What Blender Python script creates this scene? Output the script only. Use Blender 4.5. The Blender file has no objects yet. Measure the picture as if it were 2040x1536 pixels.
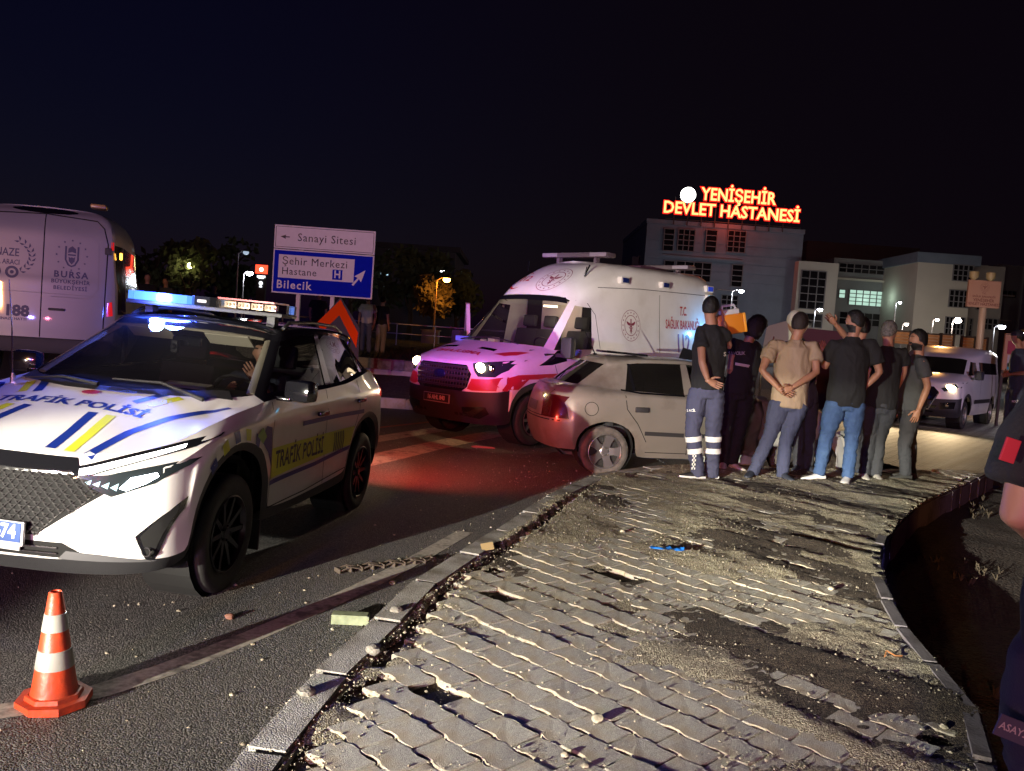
import bpy, bmesh, math, random
import numpy as np
from mathutils import Vector, Matrix, noise
from mathutils.bvhtree import BVHTree
from mathutils.geometry import tessellate_polygon

random.seed(7)
rng = np.random.default_rng(7)
S = bpy.context.scene
C = S.collection
R = math.radians

# ------------------------------------------------------------------ camera
CAM_H, PITCH, ROLL, FPX = 1.4951, R(3.4463), R(4.1472), 1690.0
cp, sp = math.cos(PITCH), math.sin(PITCH)
fw = Vector((0, cp, -sp)); up0 = Vector((0, sp, cp)); rt0 = Vector((1, 0, 0))
rt = rt0 * math.cos(ROLL) + up0 * math.sin(ROLL)
upv = -rt0 * math.sin(ROLL) + up0 * math.cos(ROLL)
cd = bpy.data.cameras.new('camera'); cam = bpy.data.objects.new('camera', cd); C.objects.link(cam)
cam.matrix_world = Matrix(((rt.x, upv.x, -fw.x, 0), (rt.y, upv.y, -fw.y, 0), (rt.z, upv.z, -fw.z, CAM_H), (0, 0, 0, 1)))
cd.sensor_fit = 'HORIZONTAL'; cd.sensor_width = 36; cd.lens = 36 * FPX / 2040
cd.clip_start = 0.05; cd.clip_end = 2000
S.camera = cam

# ------------------------------------------------------------------ night sky
W = bpy.data.worlds.new('World'); S.world = W; W.use_nodes = True
nt = W.node_tree; nt.nodes.clear()
sky = nt.nodes.new('ShaderNodeTexSky'); sky.sky_type = 'NISHITA'; sky.sun_disc = False
sky.sun_elevation = R(-4); sky.sun_rotation = R(-40)
tint = nt.nodes.new('ShaderNodeMixRGB'); tint.blend_type = 'MIX'; tint.inputs[0].default_value = 0.75
tint.inputs[2].default_value = (0.030, 0.013, 0.055, 1)
tcw = nt.nodes.new('ShaderNodeTexCoord'); sxw = nt.nodes.new('ShaderNodeSeparateXYZ'); nt.links.new(tcw.outputs['Generated'], sxw.inputs[0])
mrw = nt.nodes.new('ShaderNodeMapRange'); mrw.interpolation_type = 'SMOOTHSTEP'; mrw.inputs[1].default_value = .25; mrw.inputs[2].default_value = -.55; nt.links.new(sxw.outputs[0], mrw.inputs[0])
mxw = nt.nodes.new('ShaderNodeMixRGB'); mxw.inputs[1].default_value = (.034, .013, .040, 1); mxw.inputs[2].default_value = (.012, .008, .115, 1); nt.links.new(mrw.outputs[0], mxw.inputs[0]); nt.links.new(mxw.outputs[0], tint.inputs[2])
bg = nt.nodes.new('ShaderNodeBackground'); bg.inputs[1].default_value = 0.085
wo = nt.nodes.new('ShaderNodeOutputWorld')
nt.links.new(sky.outputs[0], tint.inputs[1]); nt.links.new(tint.outputs[0], bg.inputs[0]); nt.links.new(bg.outputs[0], wo.inputs[0])

S.view_settings.view_transform = 'Standard'; S.view_settings.look = 'None'
S.view_settings.exposure = 0; S.view_settings.gamma = 1; S.view_settings.use_curve_mapping = False
S.render.engine = 'CYCLES'
S.cycles.use_denoising = True
S.cycles.max_bounces = 6; S.cycles.transparent_max_bounces = 24; S.cycles.glossy_bounces = 4; S.cycles.diffuse_bounces = 3
S.cycles.sample_clamp_indirect = 4.0
S.cycles.caustics_reflective = False; S.cycles.caustics_refractive = False

# ------------------------------------------------------------------ lamps of the place, and added fill
def lamp(name, kind, loc, energy, col, size=0.05, aim=None, angle=120, blend=0.4, parent=None):
    l = bpy.data.lights.new(name, kind); l.energy = energy; l.color = col
    if kind != 'SUN': l.shadow_soft_size = size
    if kind == 'SPOT': l.spot_size = R(angle); l.spot_blend = blend
    o = bpy.data.objects.new(name, l); C.objects.link(o); o.location = loc
    if aim is not None:
        o.rotation_euler = (Vector(aim) - Vector(loc)).to_track_quat('-Z', 'Y').to_euler()
    if parent: o.parent = parent
    return o
# headlights of a vehicle standing behind the photographer's left shoulder
HL = (-5.12, -2.75, 1.12)
for e_, az, el, half, sq, bl in ((6900, 34.5, -5.6, 20.5, .30, .25), (12500, 42.5, -4.0, 11.5, .24, .6), (5200, 34.5, 3.0, 20.5, .65, .25), (9000, 23.0, 2.4, 8.0, .40, .5)):
    a_, l_ = R(az), R(el)
    hl_ = lamp('headlight_and_fill', 'SPOT', HL, e_, (1.0, 0.95, 0.78), 0.03, (HL[0] + math.sin(a_) * 9, HL[1] + math.cos(a_) * 9, HL[2] + math.tan(l_) * 9), half * 2, bl)
    hl_.scale = (1, sq, 1)
# sodium street lamp behind the photographer
lamp('sodium_street_lamp', 'POINT', (-6.5, -19.0, 4.0), 8000, (1.0, 0.40, 0.11), 0.25)
# warning beacons of emergency vehicles behind the photographer (blue and red, tint the shaded sides violet), and added fill spots
lamp('headlight_and_fill', 'SPOT', (-7.5, -15.0, 1.3), 2600, (1.0, 0.90, 0.88), 0.08, (-4.2, 18.0, 1.9), 26, 0.5)  # unseen white fill added for the van, sign and chevron board
lamp('violet_fill', 'SPOT', (15.5, 12.0, 2.6), 1100, (.85, .66, 1.0), .2, (11.4, 21.0, .9), 34, .5)  # unseen spot right of the frame, added to brighten the minivan
lamp('beacon_blue', 'SPOT', (-4.0, -11.0, 2.6), 2600, (0.24, 0.20, 1.0), 0.2, (-2.5, 14, 1.0), 70, 0.5)
lamp('beacon_red', 'SPOT', (-2.5, -11.0, 2.6), 800, (1.0, 0.16, 0.30), 0.2, (-2.5, 14, 1.0), 70, 0.5)

# ------------------------------------------------------------------ materials
MATS = {}
def mat(name, col, rough=0.6, metal=0.0, var=0.0, vscale=8.0, bump=0.0, bscale=60.0, emit=None, estr=0.0, spec=0.5, coat=0.0, fold=0.0, dark=None, dscale=3.0, damt=0.0):
    if name in MATS: return MATS[name]
    m = bpy.data.materials.new(name); m.use_nodes = True
    n = m.node_tree; b = n.nodes['Principled BSDF']
    b.inputs['Base Color'].default_value = (*col, 1); b.inputs['Roughness'].default_value = rough; b.inputs['Metallic'].default_value = metal
    b.inputs['Specular IOR Level'].default_value = spec; b.inputs['Coat Weight'].default_value = coat; b.inputs['Coat Roughness'].default_value = 0.04
    if emit: b.inputs['Emission Color'].default_value = (*emit, 1); b.inputs['Emission Strength'].default_value = estr
    if var or bump or damt or fold:
        tc = n.nodes.new('ShaderNodeTexCoord')
    last = None
    if var:
        nz = n.nodes.new('ShaderNodeTexNoise'); nz.inputs['Scale'].default_value = vscale; nz.inputs['Detail'].default_value = 6
        n.links.new(tc.outputs['Object'], nz.inputs['Vector'])
        rp = n.nodes.new('ShaderNodeMapRange'); rp.inputs[1].default_value = .3; rp.inputs[2].default_value = .7; rp.inputs[3].default_value = 1 - var; rp.inputs[4].default_value = 1 + var
        n.links.new(nz.outputs[0], rp.inputs[0])
        mx = n.nodes.new('ShaderNodeVectorMath'); mx.operation = 'SCALE'; mx.inputs[0].default_value = col
        n.links.new(rp.outputs[0], mx.inputs['Scale']); last = mx.outputs[0]
    if damt:
        nz = n.nodes.new('ShaderNodeTexNoise'); nz.inputs['Scale'].default_value = dscale; nz.inputs['Detail'].default_value = 8; nz.inputs['Roughness'].default_value = .65
        n.links.new(tc.outputs['Object'], nz.inputs['Vector'])
        rp = n.nodes.new('ShaderNodeMapRange'); rp.inputs[1].default_value = .48; rp.inputs[2].default_value = .66; rp.inputs[3].default_value = 0; rp.inputs[4].default_value = damt
        n.links.new(nz.outputs[0], rp.inputs[0])
        mm = n.nodes.new('ShaderNodeMixRGB'); mm.inputs[2].default_value = (*dark, 1)
        if last: n.links.new(last, mm.inputs[1])
        else: mm.inputs[1].default_value = (*col, 1)
        n.links.new(rp.outputs[0], mm.inputs[0]); last = mm.outputs[0]
    if last: n.links.new(last, b.inputs['Base Color'])
    bp0 = None
    if fold:
        mp = n.nodes.new('ShaderNodeMapping'); mp.inputs['Scale'].default_value = (1.6, 1.6, .75); n.links.new(tc.outputs['Object'], mp.inputs[0])
        fn = n.nodes.new('ShaderNodeTexNoise'); fn.inputs['Scale'].default_value = 7; fn.inputs['Detail'].default_value = 1; fn.inputs['Distortion'].default_value = .6; n.links.new(mp.outputs[0], fn.inputs['Vector'])
        ab = n.nodes.new('ShaderNodeMath'); ab.operation = 'PINGPONG'; ab.inputs[1].default_value = .30; n.links.new(fn.outputs[0], ab.inputs[0])
        bp0 = n.nodes.new('ShaderNodeBump'); bp0.inputs['Strength'].default_value = .8; bp0.inputs['Distance'].default_value = fold; n.links.new(ab.outputs[0], bp0.inputs['Height']); n.links.new(bp0.outputs[0], b.inputs['Normal'])
    if bump:
        nb = n.nodes.new('ShaderNodeTexNoise'); nb.inputs['Scale'].default_value = bscale; nb.inputs['Detail'].default_value = 4
        n.links.new(tc.outputs['Object'], nb.inputs['Vector'])
        bp = n.nodes.new('ShaderNodeBump'); bp.inputs['Strength'].default_value = min(1, bump); bp.inputs['Distance'].default_value = 0.012 * max(1, bump)
        n.links.new(nb.outputs[0], bp.inputs['Height']); n.links.new(bp.outputs[0], b.inputs['Normal'])
        if bp0: n.links.new(bp0.outputs[0], bp.inputs['Normal'])
    MATS[name] = m; return m
def glass(name, tintc=(.55, .6, .6), refl=1.0, dirt=0.0):
    if name in MATS: return MATS[name]
    m = bpy.data.materials.new(name); m.use_nodes = True; n = m.node_tree; n.nodes.clear()
    o = n.nodes.new('ShaderNodeOutputMaterial'); t = n.nodes.new('ShaderNodeBsdfTransparent'); t.inputs[0].default_value = (*tintc, 1)
    g = n.nodes.new('ShaderNodeBsdfGlossy'); g.inputs['Roughness'].default_value = 0.01
    f = n.nodes.new('ShaderNodeFresnel'); f.inputs[0].default_value = 1.5
    mu = n.nodes.new('ShaderNodeMath'); mu.operation = 'MULTIPLY'; mu.inputs[1].default_value = refl
    mx = n.nodes.new('ShaderNodeMixShader')
    n.links.new(f.outputs[0], mu.inputs[0]); n.links.new(mu.outputs[0], mx.inputs[0]); n.links.new(t.outputs[0], mx.inputs[1]); n.links.new(g.outputs[0], mx.inputs[2])
    last = mx.outputs[0]
    if dirt:
        d = n.nodes.new('ShaderNodeBsdfDiffuse'); d.inputs[0].default_value = (.35, .33, .3, 1)
        m2 = n.nodes.new('ShaderNodeMixShader'); m2.inputs[0].default_value = dirt
        n.links.new(last, m2.inputs[1]); n.links.new(d.outputs[0], m2.inputs[2]); last = m2.outputs[0]
    n.links.new(last, o.inputs[0]); MATS[name] = m; return m
def emi(name, col, s): return mat(name, (0, 0, 0), .5, emit=col, estr=s)

WHITE = mat('white_paint', (.78, .77, .74), .28, coat=.6, var=.03, vscale=3, dark=(.5, .45, .38), damt=.25, dscale=2.2)
BLACKP = mat('black_gloss_paint', (.008, .008, .010), .12, coat=.8)
PLAST = mat('black_plastic', (.022, .022, .024), .55, bump=.25, bscale=300)
RUBBER = mat('tyre_rubber', (.028, .027, .026), .8, var=.3, vscale=14, bump=.3, bscale=90)
CHROME = mat('chrome', (.75, .75, .76), .12, 1.0)
SILV = mat('alloy', (.55, .55, .56), .3, .9)
DARKALLOY = mat('dark_alloy', (.035, .035, .04), .28, .7)
NAVY = mat('blue_film', (.01, .03, .22), .35)
YELL = mat('yellow_film', (.62, .66, .03), .35)
INTER = mat('interior_trim', (.025, .025, .027), .75, bump=.2, bscale=200)
SEATM = mat('seat_fabric', (.035, .035, .038), .9, bump=.3, bscale=150)
GLASS = glass('clear_glass', (.86, .88, .88), .8, .018)
TINT = glass('tinted_glass', (.045, .05, .055), 1.0, .02)
DARKVOID = mat('dark_void', (.006, .006, .006), .9)
ASPH = None

# ------------------------------------------------------------------ helpers
def mark(o, label=None, cat=None, group=None, kind=None):
    if label: o['label'] = label
    if cat: o['category'] = cat
    if group: o['group'] = group
    if kind: o['kind'] = kind
    return o
def empty(name, loc=(0, 0, 0), rz=0.0, label=None, cat=None, group=None, M=None):
    o = bpy.data.objects.new(name, None); C.objects.link(o); o.empty_display_size = .2
    if M is not None: o.matrix_world = M
    else: o.location = loc; o.rotation_euler = (0, 0, rz)
    return mark(o, label, cat, group)
def link(name, me, m, parent=None, smooth=None):
    o = bpy.data.objects.new(name, me); C.objects.link(o)
    if m is not None:
        for k in (m if isinstance(m, (list, tuple)) else [m]): me.materials.append(k)
    if parent: o.parent = parent
    if smooth is not None:
        me.shade_smooth()
        if smooth < 179: me.set_sharp_from_angle(angle=R(smooth))
    return o
def from_vf(name, v, f, m, parent=None, smooth=None):
    me = bpy.data.meshes.new(name); me.from_pydata([tuple(map(float, p)) for p in v], [], [tuple(q) for q in f]); me.update()
    return link(name, me, m, parent, smooth)
class MB:
    def __init__(s): s.b = bmesh.new(); s.mi = 0
    def add(s, v, f):
        vs = [s.b.verts.new(p) for p in v]; out = []
        for q in f:
            try:
                fc = s.b.faces.new([vs[i] for i in q]); fc.material_index = s.mi; out.append(fc)
            except ValueError: pass
        return vs
    def box(s, c, d, M=None, bev=0.0):
        x, y, z = (k / 2 for k in d)
        v = [Vector((a * x, b * y, e * z)) for a in (-1, 1) for b in (-1, 1) for e in (-1, 1)]
        T = Matrix.Translation(c)
        v = [(T @ M @ p) if M is not None else Vector(c) + p for p in v]
        f = [(0, 1, 3, 2), (4, 6, 7, 5), (0, 4, 5, 1), (2, 3, 7, 6), (0, 2, 6, 4), (1, 5, 7, 3)]
        vs = s.add(v, f)
        if bev:
            es = {e for q in vs for e in q.link_edges}
            bmesh.ops.bevel(s.b, geom=list(es), offset=bev, segments=2, affect='EDGES', profile=.6)
        return s
    def bx(s, x0, x1, y0, y1, z0, z1, bev=0): return s.box(((x0 + x1) / 2, (y0 + y1) / 2, (z0 + z1) / 2), (abs(x1 - x0), abs(y1 - y0), abs(z1 - z0)), None, bev)
    def tube(s, pts, r, n=8, cap=True, flat=1.0, ref=None):
        pts = [Vector(p) for p in pts]; k = len(pts)
        rr = r if isinstance(r, (list, tuple)) else [r] * k
        rings = []; ref = Vector(ref) if ref is not None else None
        for i, p in enumerate(pts):
            t = (pts[min(i + 1, k - 1)] - pts[max(i - 1, 0)]).normalized()
            if ref is None:
                ref = Vector((0, 0, 1)) if abs(t.z) < .9 else Vector((1, 0, 0))
            u = (ref - t * ref.dot(t)).normalized(); w = t.cross(u); ref = u
            q = rr[i]; a, bq = (q if isinstance(q, (tuple, list)) else (q, q))
            rings.append([s.b.verts.new(p + u * (math.cos(2 * math.pi * j / n) * a * flat) + w * (math.sin(2 * math.pi * j / n) * bq)) for j in range(n)])
        for A, B in zip(rings, rings[1:]):
            for j in range(n):
                f = s.b.faces.new((A[j], A[(j + 1) % n], B[(j + 1) % n], B[j])); f.material_index = s.mi
        if cap:
            for rg in (rings[0][::-1], rings[-1]):
                f = s.b.faces.new(rg); f.material_index = s.mi
        return s
    def lathe(s, prof, n=24, M=None, a0=0, a1=2 * math.pi):
        """profile of (r, h) about local z; M maps to place"""
        M = M or Matrix(); full = abs(a1 - a0 - 2 * math.pi) < 1e-6; cnt = n if full else n + 1
        rings = []
        for j in range(cnt):
            a = a0 + (a1 - a0) * j / n
            rings.append([s.b.verts.new(M @ Vector((r * math.cos(a), r * math.sin(a), h))) for r, h in prof])
        for j in range(n):
            A = rings[j]; B = rings[(j + 1) % cnt]
            for i in range(len(prof) - 1):
                if prof[i][0] < 1e-6 and prof[i + 1][0] < 1e-6: continue
                q = [A[i], B[i], B[i + 1], A[i + 1]]
                if prof[i][0] < 1e-6: q = [A[i], B[i + 1], A[i + 1]]
                elif prof[i + 1][0] < 1e-6: q = [A[i], B[i], A[i + 1]]
                f = s.b.faces.new(q); f.material_index = s.mi
        bmesh.ops.remove_doubles(s.b, verts=[v for rg in rings for v in rg], dist=1e-6)
        return s
    def prism(s, poly, h0, h1, M=None):
        M = M or Matrix(); n = len(poly)
        a = [s.b.verts.new(M @ Vector((p[0], p[1], h0))) for p in poly]; b = [s.b.verts.new(M @ Vector((p[0], p[1], h1))) for p in poly]
        for j in range(n):
            f = s.b.faces.new((a[j], a[(j + 1) % n], b[(j + 1) % n], b[j])); f.material_index = s.mi
        for q in (a[::-1], b):
            f = s.b.faces.new(q); f.material_index = s.mi
        return s
    def ball(s, c, r, n=12, sc=(1, 1, 1), M=None):
        mm = Matrix.Translation(c) @ (M or Matrix()) @ Matrix.Diagonal((*sc, 1))
        bmesh.ops.create_uvsphere(s.b, u_segments=n, v_segments=max(4, n // 2), radius=r, matrix=mm)
        return s
    def build(s, name, m, parent=None, smooth=None, tri=False):
        bmesh.ops.recalc_face_normals(s.b, faces=s.b.faces[:])
        me = bpy.data.meshes.new(name); s.b.to_mesh(me); s.b.free()
        return link(name, me, m, parent, smooth)
def copy_thing(root, loc=None, rz=None, M=None, label=None):
    r = root.copy(); C.objects.link(r)
    if M is not None: r.matrix_world = M
    if loc is not None: r.location = loc
    if rz is not None: r.rotation_euler = (0, 0, rz)
    if label: r['label'] = label
    for ch in list(root.children):
        c = ch.copy(); C.objects.link(c); c.parent = r
        for g in list(ch.children):
            d = g.copy(); C.objects.link(d); d.parent = c
    return r
_TX = {}
def text2d(s, size=1.0, bold=0.0, align='CENTER', sx=1.0, space=1.0, res=2):
    key = (s, size, bold, align, sx, space)
    if key in _TX: return _TX[key]
    cu = bpy.data.curves.new('t', 'FONT'); cu.body = s; cu.size = size; cu.align_x = align; cu.align_y = 'CENTER'
    cu.offset = bold * size; cu.resolution_u = res; cu.space_character = space
    o = bpy.data.objects.new('t', cu); C.objects.link(o)
    dg = bpy.context.evaluated_depsgraph_get(); dg.update()
    me = bpy.data.meshes.new_from_object(o.evaluated_get(dg))
    v = np.array([tuple(x.co[:2]) for x in me.vertices]) if len(me.vertices) else np.zeros((0, 2)); f = [tuple(p.vertices) for p in me.polygons]
    v = v * [sx, 1]
    bpy.data.objects.remove(o); bpy.data.curves.remove(cu); bpy.data.meshes.remove(me)
    _TX[key] = (v, f); return v, f
def text_obj(name, s, M, m, parent=None, size=.1, ext=.002, **k):
    """raised flat lettering: 2D text in the XY plane of M, extruded along its +Z"""
    v, f = text2d(s, size, **k)
    b = bmesh.new(); vs = [b.verts.new((p[0], p[1], 0)) for p in v]
    for q in f:
        try: b.faces.new([vs[i] for i in q])
        except ValueError: pass
    if ext:
        r_ = bmesh.ops.extrude_face_region(b, geom=b.faces[:])
        bmesh.ops.translate(b, verts=[g for g in r_['geom'] if isinstance(g, bmesh.types.BMVert)], vec=(0, 0, ext))
        bmesh.ops.recalc_face_normals(b, faces=b.faces[:])
    me = bpy.data.meshes.new(name); b.to_mesh(me); b.free(); me.transform(M)
    return link(name, me, m, parent)
def ring2d(r0, r1, n=32, a0=0, a1=2 * math.pi, c=(0, 0), sx=1):
    v = []; f = []
    for j in range(n + 1):
        a = a0 + (a1 - a0) * j / n
        v += [(c[0] + sx * r0 * math.cos(a), c[1] + r0 * math.sin(a)), (c[0] + sx * r1 * math.cos(a), c[1] + r1 * math.sin(a))]
    for j in range(n): f.append((2 * j, 2 * j + 1, 2 * j + 3, 2 * j + 2))
    return np.array(v), f
def poly2d(p): return np.array(p, float), [tuple(range(len(p)))]
def star2d(c, r, n=5, k=.4, rot=math.pi / 2):
    return poly2d([(c[0] + (r if i % 2 == 0 else r * k) * math.cos(rot + math.pi * i / n), c[1] + (r if i % 2 == 0 else r * k) * math.sin(rot + math.pi * i / n)) for i in range(2 * n)])
def strip2d(pts, w):
    """polyline to a strip of width w (w scalar or list)"""
    pts = [Vector(p) for p in pts]; v = []; f = []; n = len(pts)
    for i, p in enumerate(pts):
        t = (pts[min(i + 1, n - 1)] - pts[max(i - 1, 0)]).normalized(); q = Vector((-t.y, t.x)); ww = w[i] if isinstance(w, (list, tuple)) else w
        v += [tuple(p + q * ww / 2), tuple(p - q * ww / 2)]
    for i in range(n - 1): f.append((2 * i, 2 * i + 1, 2 * i + 3, 2 * i + 2))
    return np.array(v), f
def join2d(*items):
    V = []; F = []; k = 0
    for v, f in items:
        V += [tuple(p) for p in v]; F += [tuple(i + k for i in q) for q in f]; k += len(v)
    return np.array(V), F
def xf2d(vf, s=1.0, off=(0, 0), rot=0.0):
    v, f = vf; c_, s_ = math.cos(rot), math.sin(rot); v = np.array(v) * s
    return np.stack([v[:, 0] * c_ - v[:, 1] * s_ + off[0], v[:, 0] * s_ + v[:, 1] * c_ + off[1]], 1), f
def decal(name, vf, to3, d, bvh, m, parent, off=.003, cell=.05, back=True):
    """flat print laid on a surface: 2D mesh -> to3(u,v) start point, cast along d onto bvh, raised by off"""
    b = bmesh.new(); v, f = vf
    vs = [b.verts.new((p[0], p[1], 0)) for p in v]
    for q in f:
        try: b.faces.new([vs[i] for i in q])
        except ValueError: pass
    big = [q for q in b.faces if len(q.verts) > 4]
    if big: bmesh.ops.triangulate(b, faces=big)
    lo = v.min(0); hi = v.max(0)
    for ax in (0, 1):
        k = math.ceil(lo[ax] / cell)
        while k * cell < hi[ax]:
            co = Vector((k * cell if ax == 0 else 0, k * cell if ax else 0, 0)); no = Vector((1, 0, 0) if ax == 0 else (0, 1, 0))
            bmesh.ops.bisect_plane(b, geom=b.verts[:] + b.edges[:] + b.faces[:], plane_co=co, plane_no=no, dist=1e-5); k += 1
    dead = []
    d = Vector(d).normalized()
    for q in b.verts:
        p = Vector(to3(q.co.x, q.co.y)); h = bvh.ray_cast(p, d)
        if h[0] is None: dead.append(q); continue
        n = h[1] if h[1].dot(d) < 0 else -h[1]
        q.co = h[0] + n * off * .5 - d * off * .5
    bmesh.ops.delete(b, geom=dead, context='VERTS')
    for q in b.faces:
        q.normal_update()
        if q.normal.dot(d) > 0: q.normal_flip()
    me = bpy.data.meshes.new(name); b.to_mesh(me); b.free()
    return link(name, me, m, parent, 60)

# smooth lofted shells -------------------------------------------------
def pchip(P, sub, sym0=False, sym1=False, axis_y=True):
    """P (n,...,3): limited-slope cubic through P along axis 0; sym: mirror tangents at the ends (y odd)"""
    P = np.asarray(P, float); n = len(P); d = P[1:] - P[:-1]
    m = np.zeros_like(P)
    a, b = d[:-1], d[1:]
    lim = np.where(a * b > 0, 2 * a * b / np.where(np.abs(a + b) < 1e-12, 1, a + b), 0)
    m[1:-1] = .5 * lim + .5 * np.where(a * b > 0, np.sign(a) * np.minimum(np.abs(.5 * (a + b)), 2 * np.minimum(np.abs(a), np.abs(b))), 0)
    m[0] = d[0]; m[-1] = d[-1]
    if sym0: m[0][..., 0] = 0; m[0][..., 2] = 0
    if sym1: m[-1][..., 0] = 0; m[-1][..., 2] = 0
    out = []
    for i in range(n - 1):
        for k in range(sub):
            t = k / sub; h00 = 2 * t**3 - 3 * t**2 + 1; h10 = t**3 - 2 * t**2 + t; h01 = -2 * t**3 + 3 * t**2; h11 = t**3 - t**2
            out.append(h00 * P[i] + h10 * m[i] + h01 * P[i + 1] + h11 * m[i + 1])
    out.append(P[-1]); return np.array(out)
def shell(rows, region, mats, parent, ns=4, nr=4, sharp=(), smooth=50, warp=None):
    """half shell rows[r][s] -> mirrored car skin split into parts by region(r, s, left) -> part key. returns (objects, bvh)"""
    A = np.array(rows, float)                       # R,S,3
    A = pchip(A.transpose(1, 0, 2), ns, True, True).transpose(1, 0, 2)
    segs = []; st = 0
    cuts = sorted(set(sharp) | {0, len(rows) - 1})
    G = []
    for a, b in zip(cuts, cuts[1:]):
        q = pchip(A[a:b + 1], nr); G.append(q if b == cuts[-1] else q[:-1])
    G = np.concatenate(G)                           # R',S',3
    if warp: G = warp(G)
    nR, nS = G.shape[:2]; parts = {}
    allv = []; allf = []
    for side in (1, -1):
        base = len(allv); P = G * [1, side, 1]; allv += [tuple(p) for p in P.reshape(-1, 3)]
        for i in range(nR - 1):
            for j in range(nS - 1):
                q = [i * nS + j, i * nS + j + 1, (i + 1) * nS + j + 1, (i + 1) * nS + j]
                co = [P.reshape(-1, 3)[k] for k in q]
                uq = []
                for k in q:
                    if not any(np.linalg.norm(P.reshape(-1, 3)[k] - P.reshape(-1, 3)[u]) < 1e-5 for u in uq): uq.append(k)
                if len(uq) < 3: continue
                if side < 0: uq = uq[::-1]
                f = tuple(k + base for k in uq); allf.append(f)
                key = region(i // nr, j // ns, side)
                parts.setdefault(key, []).append(f)
    objs = {}
    for key, fs in parts.items():
        if key is None: continue
        used = sorted({k for f in fs for k in f}); mp = {k: n for n, k in enumerate(used)}
        b = bmesh.new(); vs = [b.verts.new(allv[k]) for k in used]
        for f in fs:
            try: b.faces.new([vs[mp[k]] for k in f])
            except ValueError: pass
        bmesh.ops.remove_doubles(b, verts=b.verts[:], dist=1e-4)
        nm, mk = mats[key]
        me = bpy.data.meshes.new(nm); b.to_mesh(me); b.free()
        objs[key] = link(nm, me, mk, parent, smooth)
    return objs, BVHTree.FromPolygons([Vector(p) for p in allv], allf)
# ------------------------------------------------------------------ ground levels
XN = [-12, -9, -5, -3.4, -1.3, .2, 1.3, 4, 12.]; YN = [3, 5, 8, 10, 13, 17, 30.]
ZT = [[.10,.12,.18,.25,.3,.25,.2],[.10,.12,.18,.25,.3,.25,.2],[-.06,-.05,0,.05,.1,.05,.0],[-.13,-.13,-.13,-.13,-.12,-.1,-.1],[-.18,-.18,-.2,-.16,-.11,-.1,-.1],[-.17,-.17,-.17,-.14,-.1,-.08,-.05],[-.15,-.15,-.14,-.13,-.1,-.05,0],[-.12,-.12,-.12,-.1,-.08,-.03,0],[-.1,-.1,-.1,-.08,-.05,0,.02]]
def rz(X, Y):
    X = min(max(X, -12), 12); Y = min(max(Y, 3), 30)
    i = max(k for k in range(len(XN) - 1) if XN[k] <= X); j = max(k for k in range(len(YN) - 1) if YN[k] <= Y)
    u = (X - XN[i]) / (XN[i + 1] - XN[i]); v = (Y - YN[j]) / (YN[j + 1] - YN[j])
    return ZT[i][j] * (1 - u) * (1 - v) + ZT[i + 1][j] * u * (1 - v) + ZT[i][j + 1] * (1 - u) * v + ZT[i + 1][j + 1] * u * v
def pz(X, Y): return .13 * min(max((Y - 2.5) / 6.0, 0), 1)
def inpoly(p, q):
    c_ = False; j = len(q) - 1
    for i in range(len(q)):
        if (q[i][1] > p[1]) != (q[j][1] > p[1]) and p[0] < (q[j][0] - q[i][0]) * (p[1] - q[i][1]) / (q[j][1] - q[i][1]) + q[i][0]: c_ = not c_
        j = i
    return c_
def at(u, v, Y):
    """point at distance Y straight ahead for a pixel of the 2040x1536 photograph"""
    d = fw * FPX + rt * (u - 1020) + upv * (768 - v)
    return Vector((0, 0, CAM_H)) + d * (Y / d.y)
def on(u, v, fn):
    d = fw * FPX + rt * (u - 1020) + upv * (768 - v); z = 0.0
    for _ in range(40):
        t = (z - CAM_H) / d.z; g = Vector((0, 0, CAM_H)) + d * t; z = .5 * z + .5 * fn(g.x, g.y)
    return g

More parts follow.
